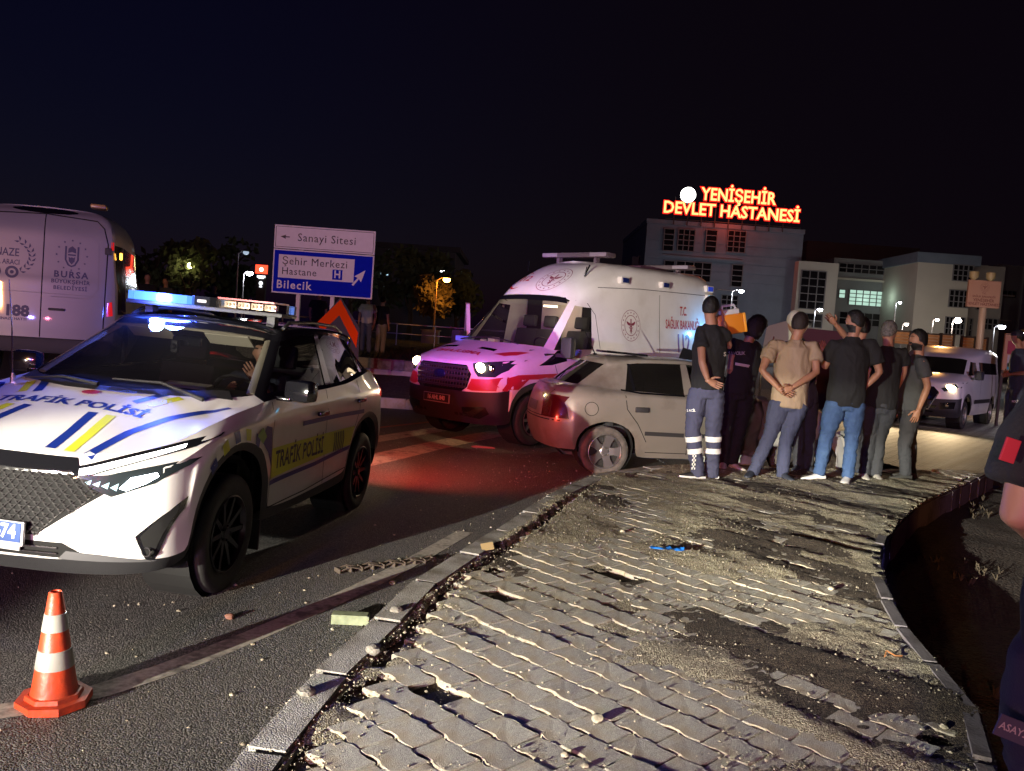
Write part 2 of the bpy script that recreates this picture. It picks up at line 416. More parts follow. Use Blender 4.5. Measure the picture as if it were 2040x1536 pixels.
def speckle(name, col, c2, rough, scale, bump, bd, dirt=None):
    """ground material: coarse aggregate with light grains and broad dirt"""
    m = bpy.data.materials.new(name); m.use_nodes = True; n = m.node_tree; b = n.nodes['Principled BSDF']; MATS[name] = m
    tc = n.nodes.new('ShaderNodeTexCoord')
    vo = n.nodes.new('ShaderNodeTexVoronoi'); vo.inputs['Scale'].default_value = scale; n.links.new(tc.outputs['Object'], vo.inputs['Vector'])
    cr = n.nodes.new('ShaderNodeValToRGB'); cr.color_ramp.elements[0].position = .25; cr.color_ramp.elements[0].color = (*col, 1); cr.color_ramp.elements[1].position = .95; cr.color_ramp.elements[1].color = (*c2, 1)
    sp = n.nodes.new('ShaderNodeSeparateColor'); n.links.new(vo.outputs['Color'], sp.inputs[0]); n.links.new(sp.outputs[0], cr.inputs[0])
    last = cr.outputs[0]
    if dirt:
        nz = n.nodes.new('ShaderNodeTexNoise'); nz.inputs['Scale'].default_value = dirt[1]; nz.inputs['Detail'].default_value = 8; n.links.new(tc.outputs['Object'], nz.inputs['Vector'])
        mr = n.nodes.new('ShaderNodeMapRange'); mr.inputs[1].default_value = .45; mr.inputs[2].default_value = .7; mr.inputs[4].default_value = dirt[2]; n.links.new(nz.outputs[0], mr.inputs[0])
        mx = n.nodes.new('ShaderNodeMixRGB'); mx.inputs[2].default_value = (*dirt[0], 1); n.links.new(mr.outputs[0], mx.inputs[0]); n.links.new(last, mx.inputs[1]); last = mx.outputs[0]
    n.links.new(last, b.inputs['Base Color']); b.inputs['Roughness'].default_value = rough
    nz = n.nodes.new('ShaderNodeTexNoise'); nz.inputs['Scale'].default_value = scale * .75; nz.inputs['Detail'].default_value = 5; n.links.new(tc.outputs['Object'], nz.inputs['Vector'])
    ad = n.nodes.new('ShaderNodeMath'); ad.operation = 'SUBTRACT'; n.links.new(nz.outputs[0], ad.inputs[0]); n.links.new(vo.outputs['Distance'], ad.inputs[1])
    bp = n.nodes.new('ShaderNodeBump'); bp.inputs['Strength'].default_value = bump; bp.inputs['Distance'].default_value = bd
    n.links.new(ad.outputs[0], bp.inputs['Height']); n.links.new(bp.outputs[0], b.inputs['Normal'])
    return m
ASPH = speckle('asphalt', (.050, .048, .052), (.19, .18, .175), .62, 120, 1.0, .009, ((.13, .10, .075), .7, .35))
CONC = speckle('kerb_concrete', (.26, .25, .235), (.38, .365, .33), .85, 160, .8, .005, ((.09, .07, .05), 5, .9))
PAVER = speckle('paver_concrete', (.27, .26, .235), (.50, .485, .42), .85, 330, .9, .0025, ((.36, .29, .18), 6, .85))
SAND = speckle('sandy_grit', (.18, .15, .10), (.60, .55, .40), .9, 150, 1.0, .012, ((.10, .06, .04), 2.5, .45))
SOIL = speckle('dark_soil', (.016, .010, .008), (.040, .026, .019), .95, 40, 1.0, .03)
DIRT = speckle('damp_dirt', (.022, .014, .010), (.12, .09, .06), .95, 170, 1.0, .012)
BED = mat('bedding_soil', (.035, .025, .018), .95, bump=1.0, bscale=70)

xs = sorted(set([-260, -160, -90, -60, -40, -25, -18] + [round(x, 2) for x in np.arange(-14, 14.01, .5)] + [18, 25, 40, 60, 90, 160, 260]))
ys = sorted(set([-30, -20, -10, -5] + [round(y, 2) for y in np.arange(-2, 32, .5)] + [36, 45, 60, 90, 140, 220, 400]))
nx = len(xs)
def sheet(name, zf, m, cond=None):
    V = [(x, y, zf(x, y)) for y in ys for x in xs]
    F = [(j * nx + i, j * nx + i + 1, (j + 1) * nx + i + 1, (j + 1) * nx + i) for j in range(len(ys) - 1) for i in range(nx - 1)
         if cond is None or cond((xs[i] + xs[i + 1]) / 2, (ys[j] + ys[j + 1]) / 2)]
    return mark(from_vf(name, V, F, m, smooth=180), kind='structure')

# outlines of the pavement (world metres)
KL = [(-1.02, .2), (-.93, 1.6), (-.85, 2.69), (-.78, 3.29), (-.66, 3.97), (-.43, 4.99), (-.01, 6.16), (.37, 7.35), (.85, 8.49), (1.35, 9.2), (2.0, 9.72), (2.8, 10.02), (3.6, 10.14), (4.5, 10.45), (5.3, 11.0)]
KR = [(1.2, .2), (1.55, 1.6), (1.91, 3.06), (2.12, 3.56), (2.2, 4.1), (2.32, 4.76), (2.57, 5.56), (2.83, 6.23), (3.36, 7.14), (3.99, 8.11), (4.99, 9.38), (6.51, 11.27)]
def dense(pts, step):
    P = pchip([(a, b, 0) for a, b in pts], 12)[:, :2]
    L = [0]
    for a, b in zip(P, P[1:]): L.append(L[-1] + float(np.hypot(*(b - a))))
    n = max(2, int(L[-1] / step)); return [(float(np.interp(k * L[-1] / n, L, P[:, 0])), float(np.interp(k * L[-1] / n, L, P[:, 1]))) for k in range(n + 1)]
kl = dense(KL, .1); kr = dense(KR, .1)
PVP = kl + kr[::-1]
bedp = kr + [(14, 19), (16, 6), (9, -3), (2, -1)]
sheet('road', rz, ASPH, lambda x, y: not inpoly((x, y), bedp) and not (inpoly((x, y), PVP) and min((x - p[0]) ** 2 + (y - p[1]) ** 2 for p in kr) < .5))
# bedding sheet of the pavement (the pieces stand on it)
b = bmesh.new()
vs = [b.verts.new((x, y, 0)) for x, y in PVP]; b.faces.new(vs)
bmesh.ops.triangulate(b, faces=b.faces[:])
for ax, lo, hi in ((0, -2, 7), (1, 0, 12)):
    k = lo
    while k < hi:
        bmesh.ops.bisect_plane(b, geom=b.verts[:] + b.edges[:] + b.faces[:], plane_co=(k, k, 0), plane_no=(1, 0, 0) if ax == 0 else (0, 1, 0)); k += .5
for q in b.verts: q.co.z = pz(q.co.x, q.co.y) - .035
me = bpy.data.meshes.new('pavement'); b.to_mesh(me); b.free()
PAVE = mark(link('pavement', me, BED, smooth=180), kind='structure')

# kerb stones
def stones(name, path, step, w0, w1, zt, zb, m, parent, gap=.006, alt=None):
    """kerb stones along a path: cross-section from w0 (left, path side) to w1 on its right"""
    pts = dense(path, step); out = []
    for i in range(len(pts) - 1):
        a = Vector(pts[i]); c_ = Vector(pts[i + 1]); t = (c_ - a).normalized(); q = Vector((t.y, -t.x))
        a = a + t * gap / 2; c_ = c_ - t * gap / 2; j = random.uniform(-.006, .006); tw = random.uniform(-.012, .012)
        mb = MB(); v = []
        for p, s_ in ((a, 1), (c_, -1)):
            for w_ in (w0, w1):
                e = p + q * (w_ + tw * s_)
                v += [(e.x, e.y, zb(e.x, e.y)), (e.x, e.y, zt(e.x, e.y) + j)]
        mb.add(v, [(0, 2, 3, 1), (4, 5, 7, 6), (0, 1, 5, 4), (2, 6, 7, 3), (1, 3, 7, 5), (0, 4, 6, 2)])
        es = [e for e in mb.b.edges if all(abs(k.co.z - zt(k.co.x, k.co.y) - j) < 1e-3 for k in e.verts)]
        bmesh.ops.bevel(mb.b, geom=es, offset=.018, segments=2, affect='EDGES')
        out.append(mb.build('kerb_stone', (alt[i % 2] if alt else m), parent, 40))
    return out
kerb = mark(empty('kerb', (0, 0, 0)), kind='structure')
stones('kerb', KL[:9], .62, 0.0, .17, lambda x, y: pz(x, y) + .012, lambda x, y: rz(x, y) - .08, CONC, kerb)
stones('kerb', KL[8:], .5, 0.0, .16, lambda x, y: pz(x, y) + .01, lambda x, y: rz(x, y) - .08, CONC, kerb)
bedkerb = mark(empty('bed_kerb', (0, 0, 0)), kind='structure')
stones('kerb', KR, .5, -.10, .0, lambda x, y: pz(x, y) + .006, lambda x, y: pz(x, y) - .45, mat('dark_kerb', (.13, .115, .125), .9, bump=.4, bscale=60, dark=(.04, .03, .03), damt=.8, dscale=4), bedkerb)
band = mark(empty('edging_kerb', (0, 0, 0)), kind='structure')
stones('kerb', [(2.36, 9.72), (2.48, 9.65), (3.2, 9.06), (4.08, 8.36)], .48, -.06, .06, lambda x, y: pz(x, y) + .010, lambda x, y: pz(x, y) - .1, CONC, band)

# interlocking pavers: wavy long edges, rows run across the light
LA, LB_ = .205, .15; e1 = Vector((1, -1)).normalized(); e2 = Vector((1, 1)).normalized()
A_ = .013; wave = [(0, 0), (.14, 0), (.24, 1), (.50, 1), (.60, 0), (.74, 0), (.84, 1), (1, 1)]
wave = [(0, 0), (.18, 0), (.30, 1), (.52, 1), (.64, 0), (.86, 0), (1, .6)]
def paver_mesh(k):
    g = .005; r_ = random.Random(k)
    bot = [(a * (LA - g) + g / 2 - LA / 2, w * A_ - LB_ / 2 + g / 2) for a, w in wave]; topp = [(a * (LA - g) + g / 2 - LA / 2, w * A_ + LB_ / 2 - g / 2) for a, w in wave]
    poly = bot + topp[::-1]; n = len(poly); V = []; cx = sum(p[0] for p in poly) / n; cy = sum(p[1] for p in poly) / n
    for x, y in poly: V.append((x, y, -.06))
    for x, y in poly: V.append((x, y, -.0045 + r_.uniform(-.002, .001)))
    for x, y in poly: V.append((cx + (x - cx) * .955, cy + (y - cy) * .935, r_.uniform(-.0015, .0015)))
    F = [(i, (i + 1) % n, n + (i + 1) % n, n + i) for i in range(n)] + [(n + i, n + (i + 1) % n, 2 * n + (i + 1) % n, 2 * n + i) for i in range(n)] + [tuple(2 * n + i for i in range(n))]
    me = bpy.data.meshes.new('paver'); me.from_pydata(V, [], F); me.update(); me.materials.append(PAVER); return me
pm = [paver_mesh(k) for k in range(8)]
cells = []
for i in range(-70, 70):
    for j in range(-20, 110):
        c2 = e1 * ((i + (.5 if j % 2 else 0)) * LA) + e2 * (j * LB_)
        if not (-1.3 < c2.x < 6.8 and .8 < c2.y < 11.5): continue
        ok = inpoly(c2, PVP)
        if not ok: continue
        dl = min((c2.x - p[0]) ** 2 + (c2.y - p[1]) ** 2 for p in kl); dr = min((c2.x - p[0]) ** 2 + (c2.y - p[1]) ** 2 for p in kr)
        if dl < (.30 if c2.y < 8.6 else .25) ** 2 or dr < .17 ** 2: continue
        s_ = (c2.x - 2.48) * (8.36 - 9.65) - (c2.y - 9.65) * (4.08 - 2.48)
        if abs(s_) / 2.055 < .10 and 2.4 < c2.x < 4.2: continue
        if random.random() < .012: continue
        cells.append(c2)
def vis(c2):
    p = Vector((c2.x, c2.y, pz(*c2))) - Vector((0, 0, CAM_H)); z = p.dot(fw)
    if z < .3: return 9e9
    u = 1020 + FPX * p.dot(rt) / z; v = 768 - FPX * p.dot(upv) / z
    return z if -40 < u < 2080 and -20 < v < 1580 else 9e9
cells.sort(key=vis)
ang = math.atan2(e1.y, e1.x); restb = bmesh.new()
for n_, c2 in enumerate(cells):
    h = 0
    nz = noise.noise(Vector((c2.x * 1.3, c2.y * 1.3, 0)))
    h = random.gauss(0, .0018) + nz * .008 - (.012 if random.random() < .012 else 0)
    M = Matrix.Translation((c2.x, c2.y, pz(c2.x, c2.y) + h - .004)) @ Matrix.Rotation(.0217, 4, 'X') @ Matrix.Rotation(ang + random.gauss(0, .012), 4, 'Z') @ Matrix.Rotation(random.gauss(0, .013), 4, 'X') @ Matrix.Rotation(random.gauss(0, .010), 4, 'Y')
    me = random.choice(pm)
    if n_ < 300:
        o = bpy.data.objects.new('paver', me); C.objects.link(o); o.parent = PAVE; o.matrix_world = M
    else:
        k = len(restb.verts); restb.from_mesh(me); restb.verts.ensure_lookup_table()
        for q in restb.verts[k:]: q.co = M @ q.co
me = bpy.data.meshes.new('paving'); restb.to_mesh(me); restb.free()
mark(link('paving', me, PAVER, PAVE), kind='stuff')

# drifts of sand and grit over the pavers (own relief, breaks through in patches)
st = .02; X0, X1, Y0, Y1 = -1.0, 5.4, 1.8, 10.8
nX = int((X1 - X0) / st); nY = int((Y1 - Y0) / st); klA = np.array(kl); krA = np.array(kr)
GX, GY = np.meshgrid(X0 + st * np.arange(nX + 1), Y0 + st * np.arange(nY + 1), indexing='ij')
D1 = np.full(GX.shape, 9e9); D2 = np.full(GX.shape, 9e9)
for p in kl[::2]: D1 = np.minimum(D1, (GX - p[0]) ** 2 + (GY - p[1]) ** 2)
for p in kr[::2]: D2 = np.minimum(D2, (GX - p[0]) ** 2 + (GY - p[1]) ** 2)
D1 = np.sqrt(D1); D2 = np.sqrt(D2)
H = np.full((nX + 1, nY + 1), -9.0)
nrow = {}
PA = np.array(PVP); IN = np.zeros(GX.shape, bool)
for (xa, ya), (xb, yb) in zip(PA, np.roll(PA, -1, 0)):
    if ya != yb: IN ^= ((ya > GY) != (yb > GY)) & (GX < (xb - xa) * (GY - ya) / (yb - ya) + xa)
HS = np.full(GX.shape, -9.0)
for i in range(nX + 1):
    for j in range(nY + 1):
        x = GX[i, j]; y = GY[i, j]
        if not IN[i, j]: continue
        d1 = D1[i, j]; d2 = D2[i, j]
        p = Vector((x, y, 0))
        f = noise.fractal(Vector((x * 1.1, y * 1.1, 3)), 1.0, 2.0, 3) * .025 + .0025
        # grit drifts are rougher towards the bed on the right
        wr = min(1, max(0, (x - .25 - .16 * (y - 2)) / 1.1))
        f += wr * (.013 + .011 * noise.noise(Vector((x * 4.2 + y * 1.2, y * 3.0, 2))) + .012 * noise.noise(Vector(((x - y) * 1.0, (x + y) * 4.2, 12))) + .006 * noise.noise(Vector((x * 9, y * 9, 4))))
        f += noise.noise(p * 19) * .0045 + noise.noise(p * 41) * .003
        edge = .026 * math.exp(-((d1 - .20) / .09) ** 2) * (1 if y < 7 else .3) * (.6 + noise.noise(Vector((x * 3, y * 3, 7))))
        dirt = .012 * min(1, max(0, (y - 5.2) / 2.0))
        a_ = (x + y) * .7; c_ = (x - y) * .7
        HS[i, j] = -.017 + .010 * wr + .030 * noise.fractal(Vector((a_ * 1.7, c_ * .95, 8)), 1.0, 2.0, 3) + .016 * wr + .010 * noise.noise(Vector((c_ * 1.2, a_ * 4.5, 6))) + .007 * noise.noise(p * 26) + .005 * noise.noise(p * 55) - (.03 if d2 < .05 else 0)
        H[i, j] = f + edge + dirt - .017 - (.03 if d2 < .05 else 0) - (.05 if .20 < d1 < .27 and y > 3.6 and y < 7.5 else 0)
def drift(HH, thr, name, m, label):
    gv = {}; V = []; F = []
    mn = np.minimum(np.minimum(HH[:-1, :-1], HH[1:, :-1]), np.minimum(HH[:-1, 1:], HH[1:, 1:])); mx = np.maximum(np.maximum(HH[:-1, :-1], HH[1:, :-1]), np.maximum(HH[:-1, 1:], HH[1:, 1:]))
    for i, j in zip(*np.nonzero((mn > -5) & (mx > thr))):
        q = []
        for a_, b_ in ((i, j), (i + 1, j), (i + 1, j + 1), (i, j + 1)):
            if (a_, b_) not in gv:
                x = X0 + a_ * st; y = Y0 + b_ * st; gv[(a_, b_)] = len(V); V.append((x, y, pz(x, y) + HH[a_, b_]))
            q.append(gv[(a_, b_)])
        F.append(q)
    mark(from_vf(name, V, F, m, smooth=180), label, None, None, 'stuff')
HS = np.where(HS > -5, np.minimum(HS, H + .004 + .006 * np.sin(GX * 3.1 + GY * 2.3)), HS)
drift(HS, -.010, 'dirt', DIRT, 'dark damp soil lying in patches over the pavers')
drift(H, -.012, 'sand', SAND, 'pale sandy grit drifted over the pavers')
# loose grit and pebbles
def pebbles(name, n, fn, m, smin, smax, label):
    ico = bmesh.new(); bmesh.ops.create_icosphere(ico, subdivisions=1, radius=1); iv = np.array([q.co[:] for q in ico.verts]); fi = [[q.index for q in f.verts] for f in ico.faces]; ico.free()
    lo = np.array([(0, 0, 1), (.94, 0, -.33), (-.47, .82, -.33), (-.47, -.82, -.33)]); lf = [(0, 1, 2), (0, 2, 3), (0, 3, 1), (1, 3, 2)]
    oc = np.array([(1, 0, 0), (-1, 0, 0), (0, 1, 0), (0, -1, 0), (0, 0, 1), (0, 0, -1)], float); of = [(0, 2, 4), (2, 1, 4), (1, 3, 4), (3, 0, 4), (2, 0, 5), (1, 2, 5), (3, 1, 5), (0, 3, 5)]
    V = []; F = []; k = 0
    for _ in range(n):
        p = fn()
        if p is None: continue
        s_ = smin * (smax / smin) ** (random.random() ** 3)
        vv, ff = (iv, fi) if s_ > .009 else (oc, of)
        sc = np.array([random.uniform(.7, 1.3), random.uniform(.7, 1.3), random.uniform(.5, .9)]) * s_
        a = random.random() * 6.28; ca, sa = math.cos(a), math.sin(a)
        q = vv * sc * (1 + rng.uniform(-.18, .18, (len(vv), 1))); q = np.stack([q[:, 0] * ca - q[:, 1] * sa, q[:, 0] * sa + q[:, 1] * ca, q[:, 2]], 1) + np.array(p) + (0, 0, s_ * .3)
        V += q.tolist(); F += [tuple(i + k for i in f) for f in ff]; k += len(vv)
    return mark(from_vf(name, V, F, m), label, None, None, 'stuff')
def on_pave():
    y = 2.2 + 7.8 * random.random() ** 1.4; x = random.uniform(-1, 4.4)
    if not inpoly((x, y), PVP): return None
    d1 = math.sqrt(((klA - (x, y)) ** 2).sum(1).min())
    w_ = .06 + .5 * max(0, noise.noise(Vector((x * 2.6, y * 2.6, 15))) + .1) + .9 * math.exp(-((d1 - .15) / .13) ** 2) + .5 * max(0, noise.noise(Vector((x * 1.1, y * 1.1, 3))) * 2)
    if random.random() > w_: return None
    i_ = min(max(int(round((x - X0) / st)), 0), nX); j_ = min(max(int(round((y - Y0) / st)), 0), nY)
    return (x, y, pz(x, y) + max(.0, H[i_, j_], HS[i_, j_]))
PEB = mat('pale_pebbles', (.27, .24, .18), .9, var=.75, vscale=45)
pebbles('gravel', 110000, on_pave, PEB, .0014, .0085, 'small stones and grit scattered over the pavement')
def on_road():
    y = 1.5 + 9 * random.random(); x = random.uniform(-4, 2.0)
    d1 = math.sqrt(((klA - (x, y)) ** 2).sum(1).min())
    if inpoly((x, y), PVP) or random.random() > .12 + .8 * math.exp(-d1 / .5): return None
    return (x, y, rz(x, y))
pebbles('gravel', 6000, on_road, PEB, .003, .013, 'loose stones and grit along the gutter of the road')

# planting bed right of the pavement, lower than its kerb
bedp = kr + [(14, 19), (16, 6), (9, -3), (2, -1)]
b = bmesh.new(); b.faces.new([b.verts.new((x, y, 0)) for x, y in bedp]); bmesh.ops.triangulate(b, faces=b.faces[:])
for k in range(0, 60):
    for no in ((1, 0, 0), (0, 1, 0)):
        bmesh.ops.bisect_plane(b, geom=b.verts[:] + b.edges[:] + b.faces[:], plane_co=(k * .3, k * .3, 0), plane_no=no)
for q in b.verts: q.co.z = pz(q.co.x, q.co.y) - .24 + noise.noise(q.co * 2) * .04
me = bpy.data.meshes.new('planting_bed'); b.to_mesh(me); b.free(); mark(link('planting_bed', me, SOIL, smooth=180), kind='structure')
def tufts(name, n, fn, h, m, label):
    V = []; F = []
    for _ in range(n):
        p = fn()
        if p is None: continue
        for _k in range(5):
            a = random.random() * 6.28; l = h * random.uniform(.5, 1.2); w_ = .004 + l * .03; dx, dy = math.cos(a), math.sin(a); k = len(V); s_ = l * random.uniform(.2, .7)
            V += [(p[0] - dy * w_, p[1] + dx * w_, p[2] - .02), (p[0] + dy * w_, p[1] - dx * w_, p[2] - .02), (p[0] + dx * s_ * .5 + dy * w_ * .6, p[1] + dy * s_ * .5 - dx * w_ * .6, p[2] + l * .6), (p[0] + dx * s_, p[1] + dy * s_, p[2] + l * .85)]
            F += [(k, k + 1, k + 2), (k, k + 2, k + 3)]
    return mark(from_vf(name, V, F, m), label, None, None, 'stuff')
GRASS = mat('dry_grass', (.045, .034, .02), .9, var=.4, vscale=5)
def in_bed():
    x = random.uniform(2, 9); y = random.uniform(1.5, 12)
    return (x, y, pz(x, y) - .23) if inpoly((x, y), bedp) and noise.noise(Vector((x * .8, y * .8, 9))) > -.05 else None
tufts('grass', 2200, in_bed, .06, GRASS, 'sparse dry grass in the dark planting bed')

# brick paved driveway towards the silver van
dz = lambda x, y: .11 - .105 * min(max((y - 10.5) / 8, 0), 1)
dp = [(5.3, 11.0), (6.51, 11.27), (9.2, 14.6), (12.5, 18.4), (18, 24), (18, 34), (7.4, 34), (6.6, 20), (5.6, 14), (5.15, 12)]
def brick_mat():
    m = bpy.data.materials.new('driveway_bricks'); m.use_nodes = True; n = m.node_tree; b = n.nodes['Principled BSDF']; MATS['driveway_bricks'] = m
    tc = n.nodes.new('ShaderNodeTexCoord'); br = n.nodes.new('ShaderNodeTexBrick'); n.links.new(tc.outputs['Object'], br.inputs['Vector'])
    br.inputs['Scale'].default_value = 1; br.inputs['Brick Width'].default_value = .21; br.inputs['Row Height'].default_value = .15; br.inputs['Mortar Size'].default_value = .012
    br.inputs['Color1'].default_value = (.30, .28, .25, 1); br.inputs['Color2'].default_value = (.22, .20, .18, 1); br.inputs['Mortar'].default_value = (.03, .025, .02, 1)
    n.links.new(br.outputs[0], b.inputs['Base Color']); b.inputs['Roughness'].default_value = .7
    bp = n.nodes.new('ShaderNodeBump'); bp.invert = True; bp.inputs['Distance'].default_value = .01; n.links.new(br.outputs['Fac'], bp.inputs['Height']); n.links.new(bp.outputs[0], b.inputs['Normal'])
    return m
b = bmesh.new(); b.faces.new([b.verts.new((x, y, 0)) for x, y in dp]); bmesh.ops.triangulate(b, faces=b.faces[:])
for k in range(5, 35):
    for no in ((1, 0, 0), (0, 1, 0)): bmesh.ops.bisect_plane(b, geom=b.verts[:] + b.edges[:] + b.faces[:], plane_co=(k, k, 0), plane_no=no)
for q in b.verts: q.co.z = max(dz(q.co.x, q.co.y), rz(q.co.x, q.co.y) + .02)
me = bpy.data.meshes.new('driveway'); b.to_mesh(me); b.free(); mark(link('driveway', me, brick_mat(), smooth=180), kind='structure')
def gz(x, y): return max(dz(x, y), rz(x, y) + .02) if inpoly((x, y), dp) else (pz(x, y) if inpoly((x, y), PVP) else rz(x, y))
# mud thrown up where the car crossed the kerb
V = []; F = []
for i in range(61):
    for j in range(31):
        x = 2.9 + i * .05; y = 10.2 + j * .06
        V.append((x, y, rz(x, y) + .03 + .05 * noise.fractal(Vector((x * 2, y * 2, 5)), 1, 2, 4) - .06 * max(0, abs(i - 30) / 30 - .6) * 4 - .06 * max(0, abs(j - 15) / 15 - .6) * 4))
F = [(i * 31 + j, (i + 1) * 31 + j, (i + 1) * 31 + j + 1, i * 31 + j + 1) for i in range(60) for j in range(30)]
mark(from_vf('mud', V, F, mat('red_mud', (.09, .032, .016), .85, bump=1, bscale=40), smooth=180), 'red brown mud torn up beside the wrecked car', None, None, 'stuff')

# painted road markings
def ribbon(name, pts, w, m, lift=.004):
    V = []; F = []; P = dense(pts, .3)
    for i, p in enumerate(P):
        a = Vector(P[max(i - 1, 0)]); c_ = Vector(P[min(i + 1, len(P) - 1)]); t = (c_ - a).normalized(); q = Vector((-t.y, t.x)) * w / 2
        for s_ in (1, -1): V.append((p[0] + q.x * s_, p[1] + q.y * s_, rz(p[0] + q.x * s_, p[1] + q.y * s_) + lift))
    F = [(2 * i, 2 * i + 1, 2 * i + 3, 2 * i + 2) for i in range(len(P) - 1)]
    return mark(from_vf(name, V, F, m, smooth=180), kind='structure')
PAINT = mat('worn_road_paint', (.42, .38, .33), .7, var=.3, vscale=40, dark=(.06, .055, .05), damt=.8, dscale=9)
OPAINT = mat('red_edge_line', (.42, .12, .07), .7, dark=(.06, .055, .05), damt=.6, dscale=9)
ribbon('lane_marking', [(-2.4, 3.0), (-1.7, 3.55), (-1.15, 4.6), (-.75, 5.6), (-.3, 7.0)], .14, PAINT)
ribbon('edge_marking', [tuple(on(730, 855, rz)[:2]), tuple(on(880, 838, rz)[:2]), tuple(on(960, 826, rz)[:2])], .10, OPAINT)
ribbon('crossing_marking', [tuple(on(700, 925, rz)[:2]), tuple(on(880, 885, rz)[:2]), tuple(on(1000, 862, rz)[:2])], .45, PAINT)
ribbon('crossing_marking', [tuple(on(720, 880, rz)[:2]), tuple(on(880, 855, rz)[:2]), tuple(on(950, 845, rz)[:2])], .35, PAINT)

# raised roundabout island behind: painted kerb, soil slope, upper step
isl = mark(empty('island_kerb', (0, 0, 0)), kind='structure')
KP = mat('painted_kerb', (.50, .47, .38), .8, bump=.3, bscale=60, dark=(.32, .24, .03), damt=.8, dscale=2.0)
stones('kerb', [(-13, 15.9), (-7, 16.2), (-3.6, 16.4), (-2.0, 16.35), (.5, 16.8), (3, 18.5), (4.5, 21)], .6, -.18, 0.0, lambda x, y: .09, lambda x, y: rz(x, y) - .1, KP, isl)
for k in range(9):
    pass
iy = lambda x: 16.6 + max(0, x) * .5
def islz(x, y): return .07 + .18 * min(max((y - 16.6) / 4.6, 0), 1)
V = []; F = []; gx = [-40, -25, -18] + [x * .5 for x in range(-28, 9)]; gy = [0, .25, .5, .75, 1]
for x in gx:
    for t in gy:
        y0 = iy(x); y = y0 + (21.6 - y0) * t; V.append((x, y, .07 + .18 * t + .03 * noise.noise(Vector((x * 2, y * 2, 1)))))
F = [(i * 5 + j, (i + 1) * 5 + j, (i + 1) * 5 + j + 1, i * 5 + j + 1) for i in range(len(gx) - 1) for j in range(4)]
mark(from_vf('island_soil', V, F, speckle('island_earth', (.05, .035, .03), (.11, .08, .07), .95, 25, 1.0, .04), smooth=180), kind='structure')
step1 = mark(empty('island_step', (0, 0, 0)), kind='structure')
stones('kerb', [(-14, 21.5), (4.2, 21.5)], .9, -.30, 0, lambda x, y: .37, lambda x, y: .1, mat('pale_concrete', (.42, .41, .39), .8, bump=.3, bscale=30, dark=(.15, .13, .12), damt=.6), step1)
stones('kerb', [(-14, 21.78), (4.2, 21.78)], 1.4, -.35, 0, lambda x, y: .62, lambda x, y: .3, CONC, step1)
PLZ = .60
V = [(-60, 22.1, PLZ), (4.2, 22.1, PLZ), (6, 60, PLZ), (-60, 60, PLZ)]
mark(from_vf('island_ground', V, [(0, 1, 2, 3)], SOIL), kind='structure')
def isl_g():
    x = random.uniform(-12, 4); y = random.uniform(22.4, 32); return (x, y, PLZ)
tufts('grass', 2500, isl_g, .18, mat('dark_grass', (.04, .045, .02), .9, var=.4), 'rough dark grass on the raised island')
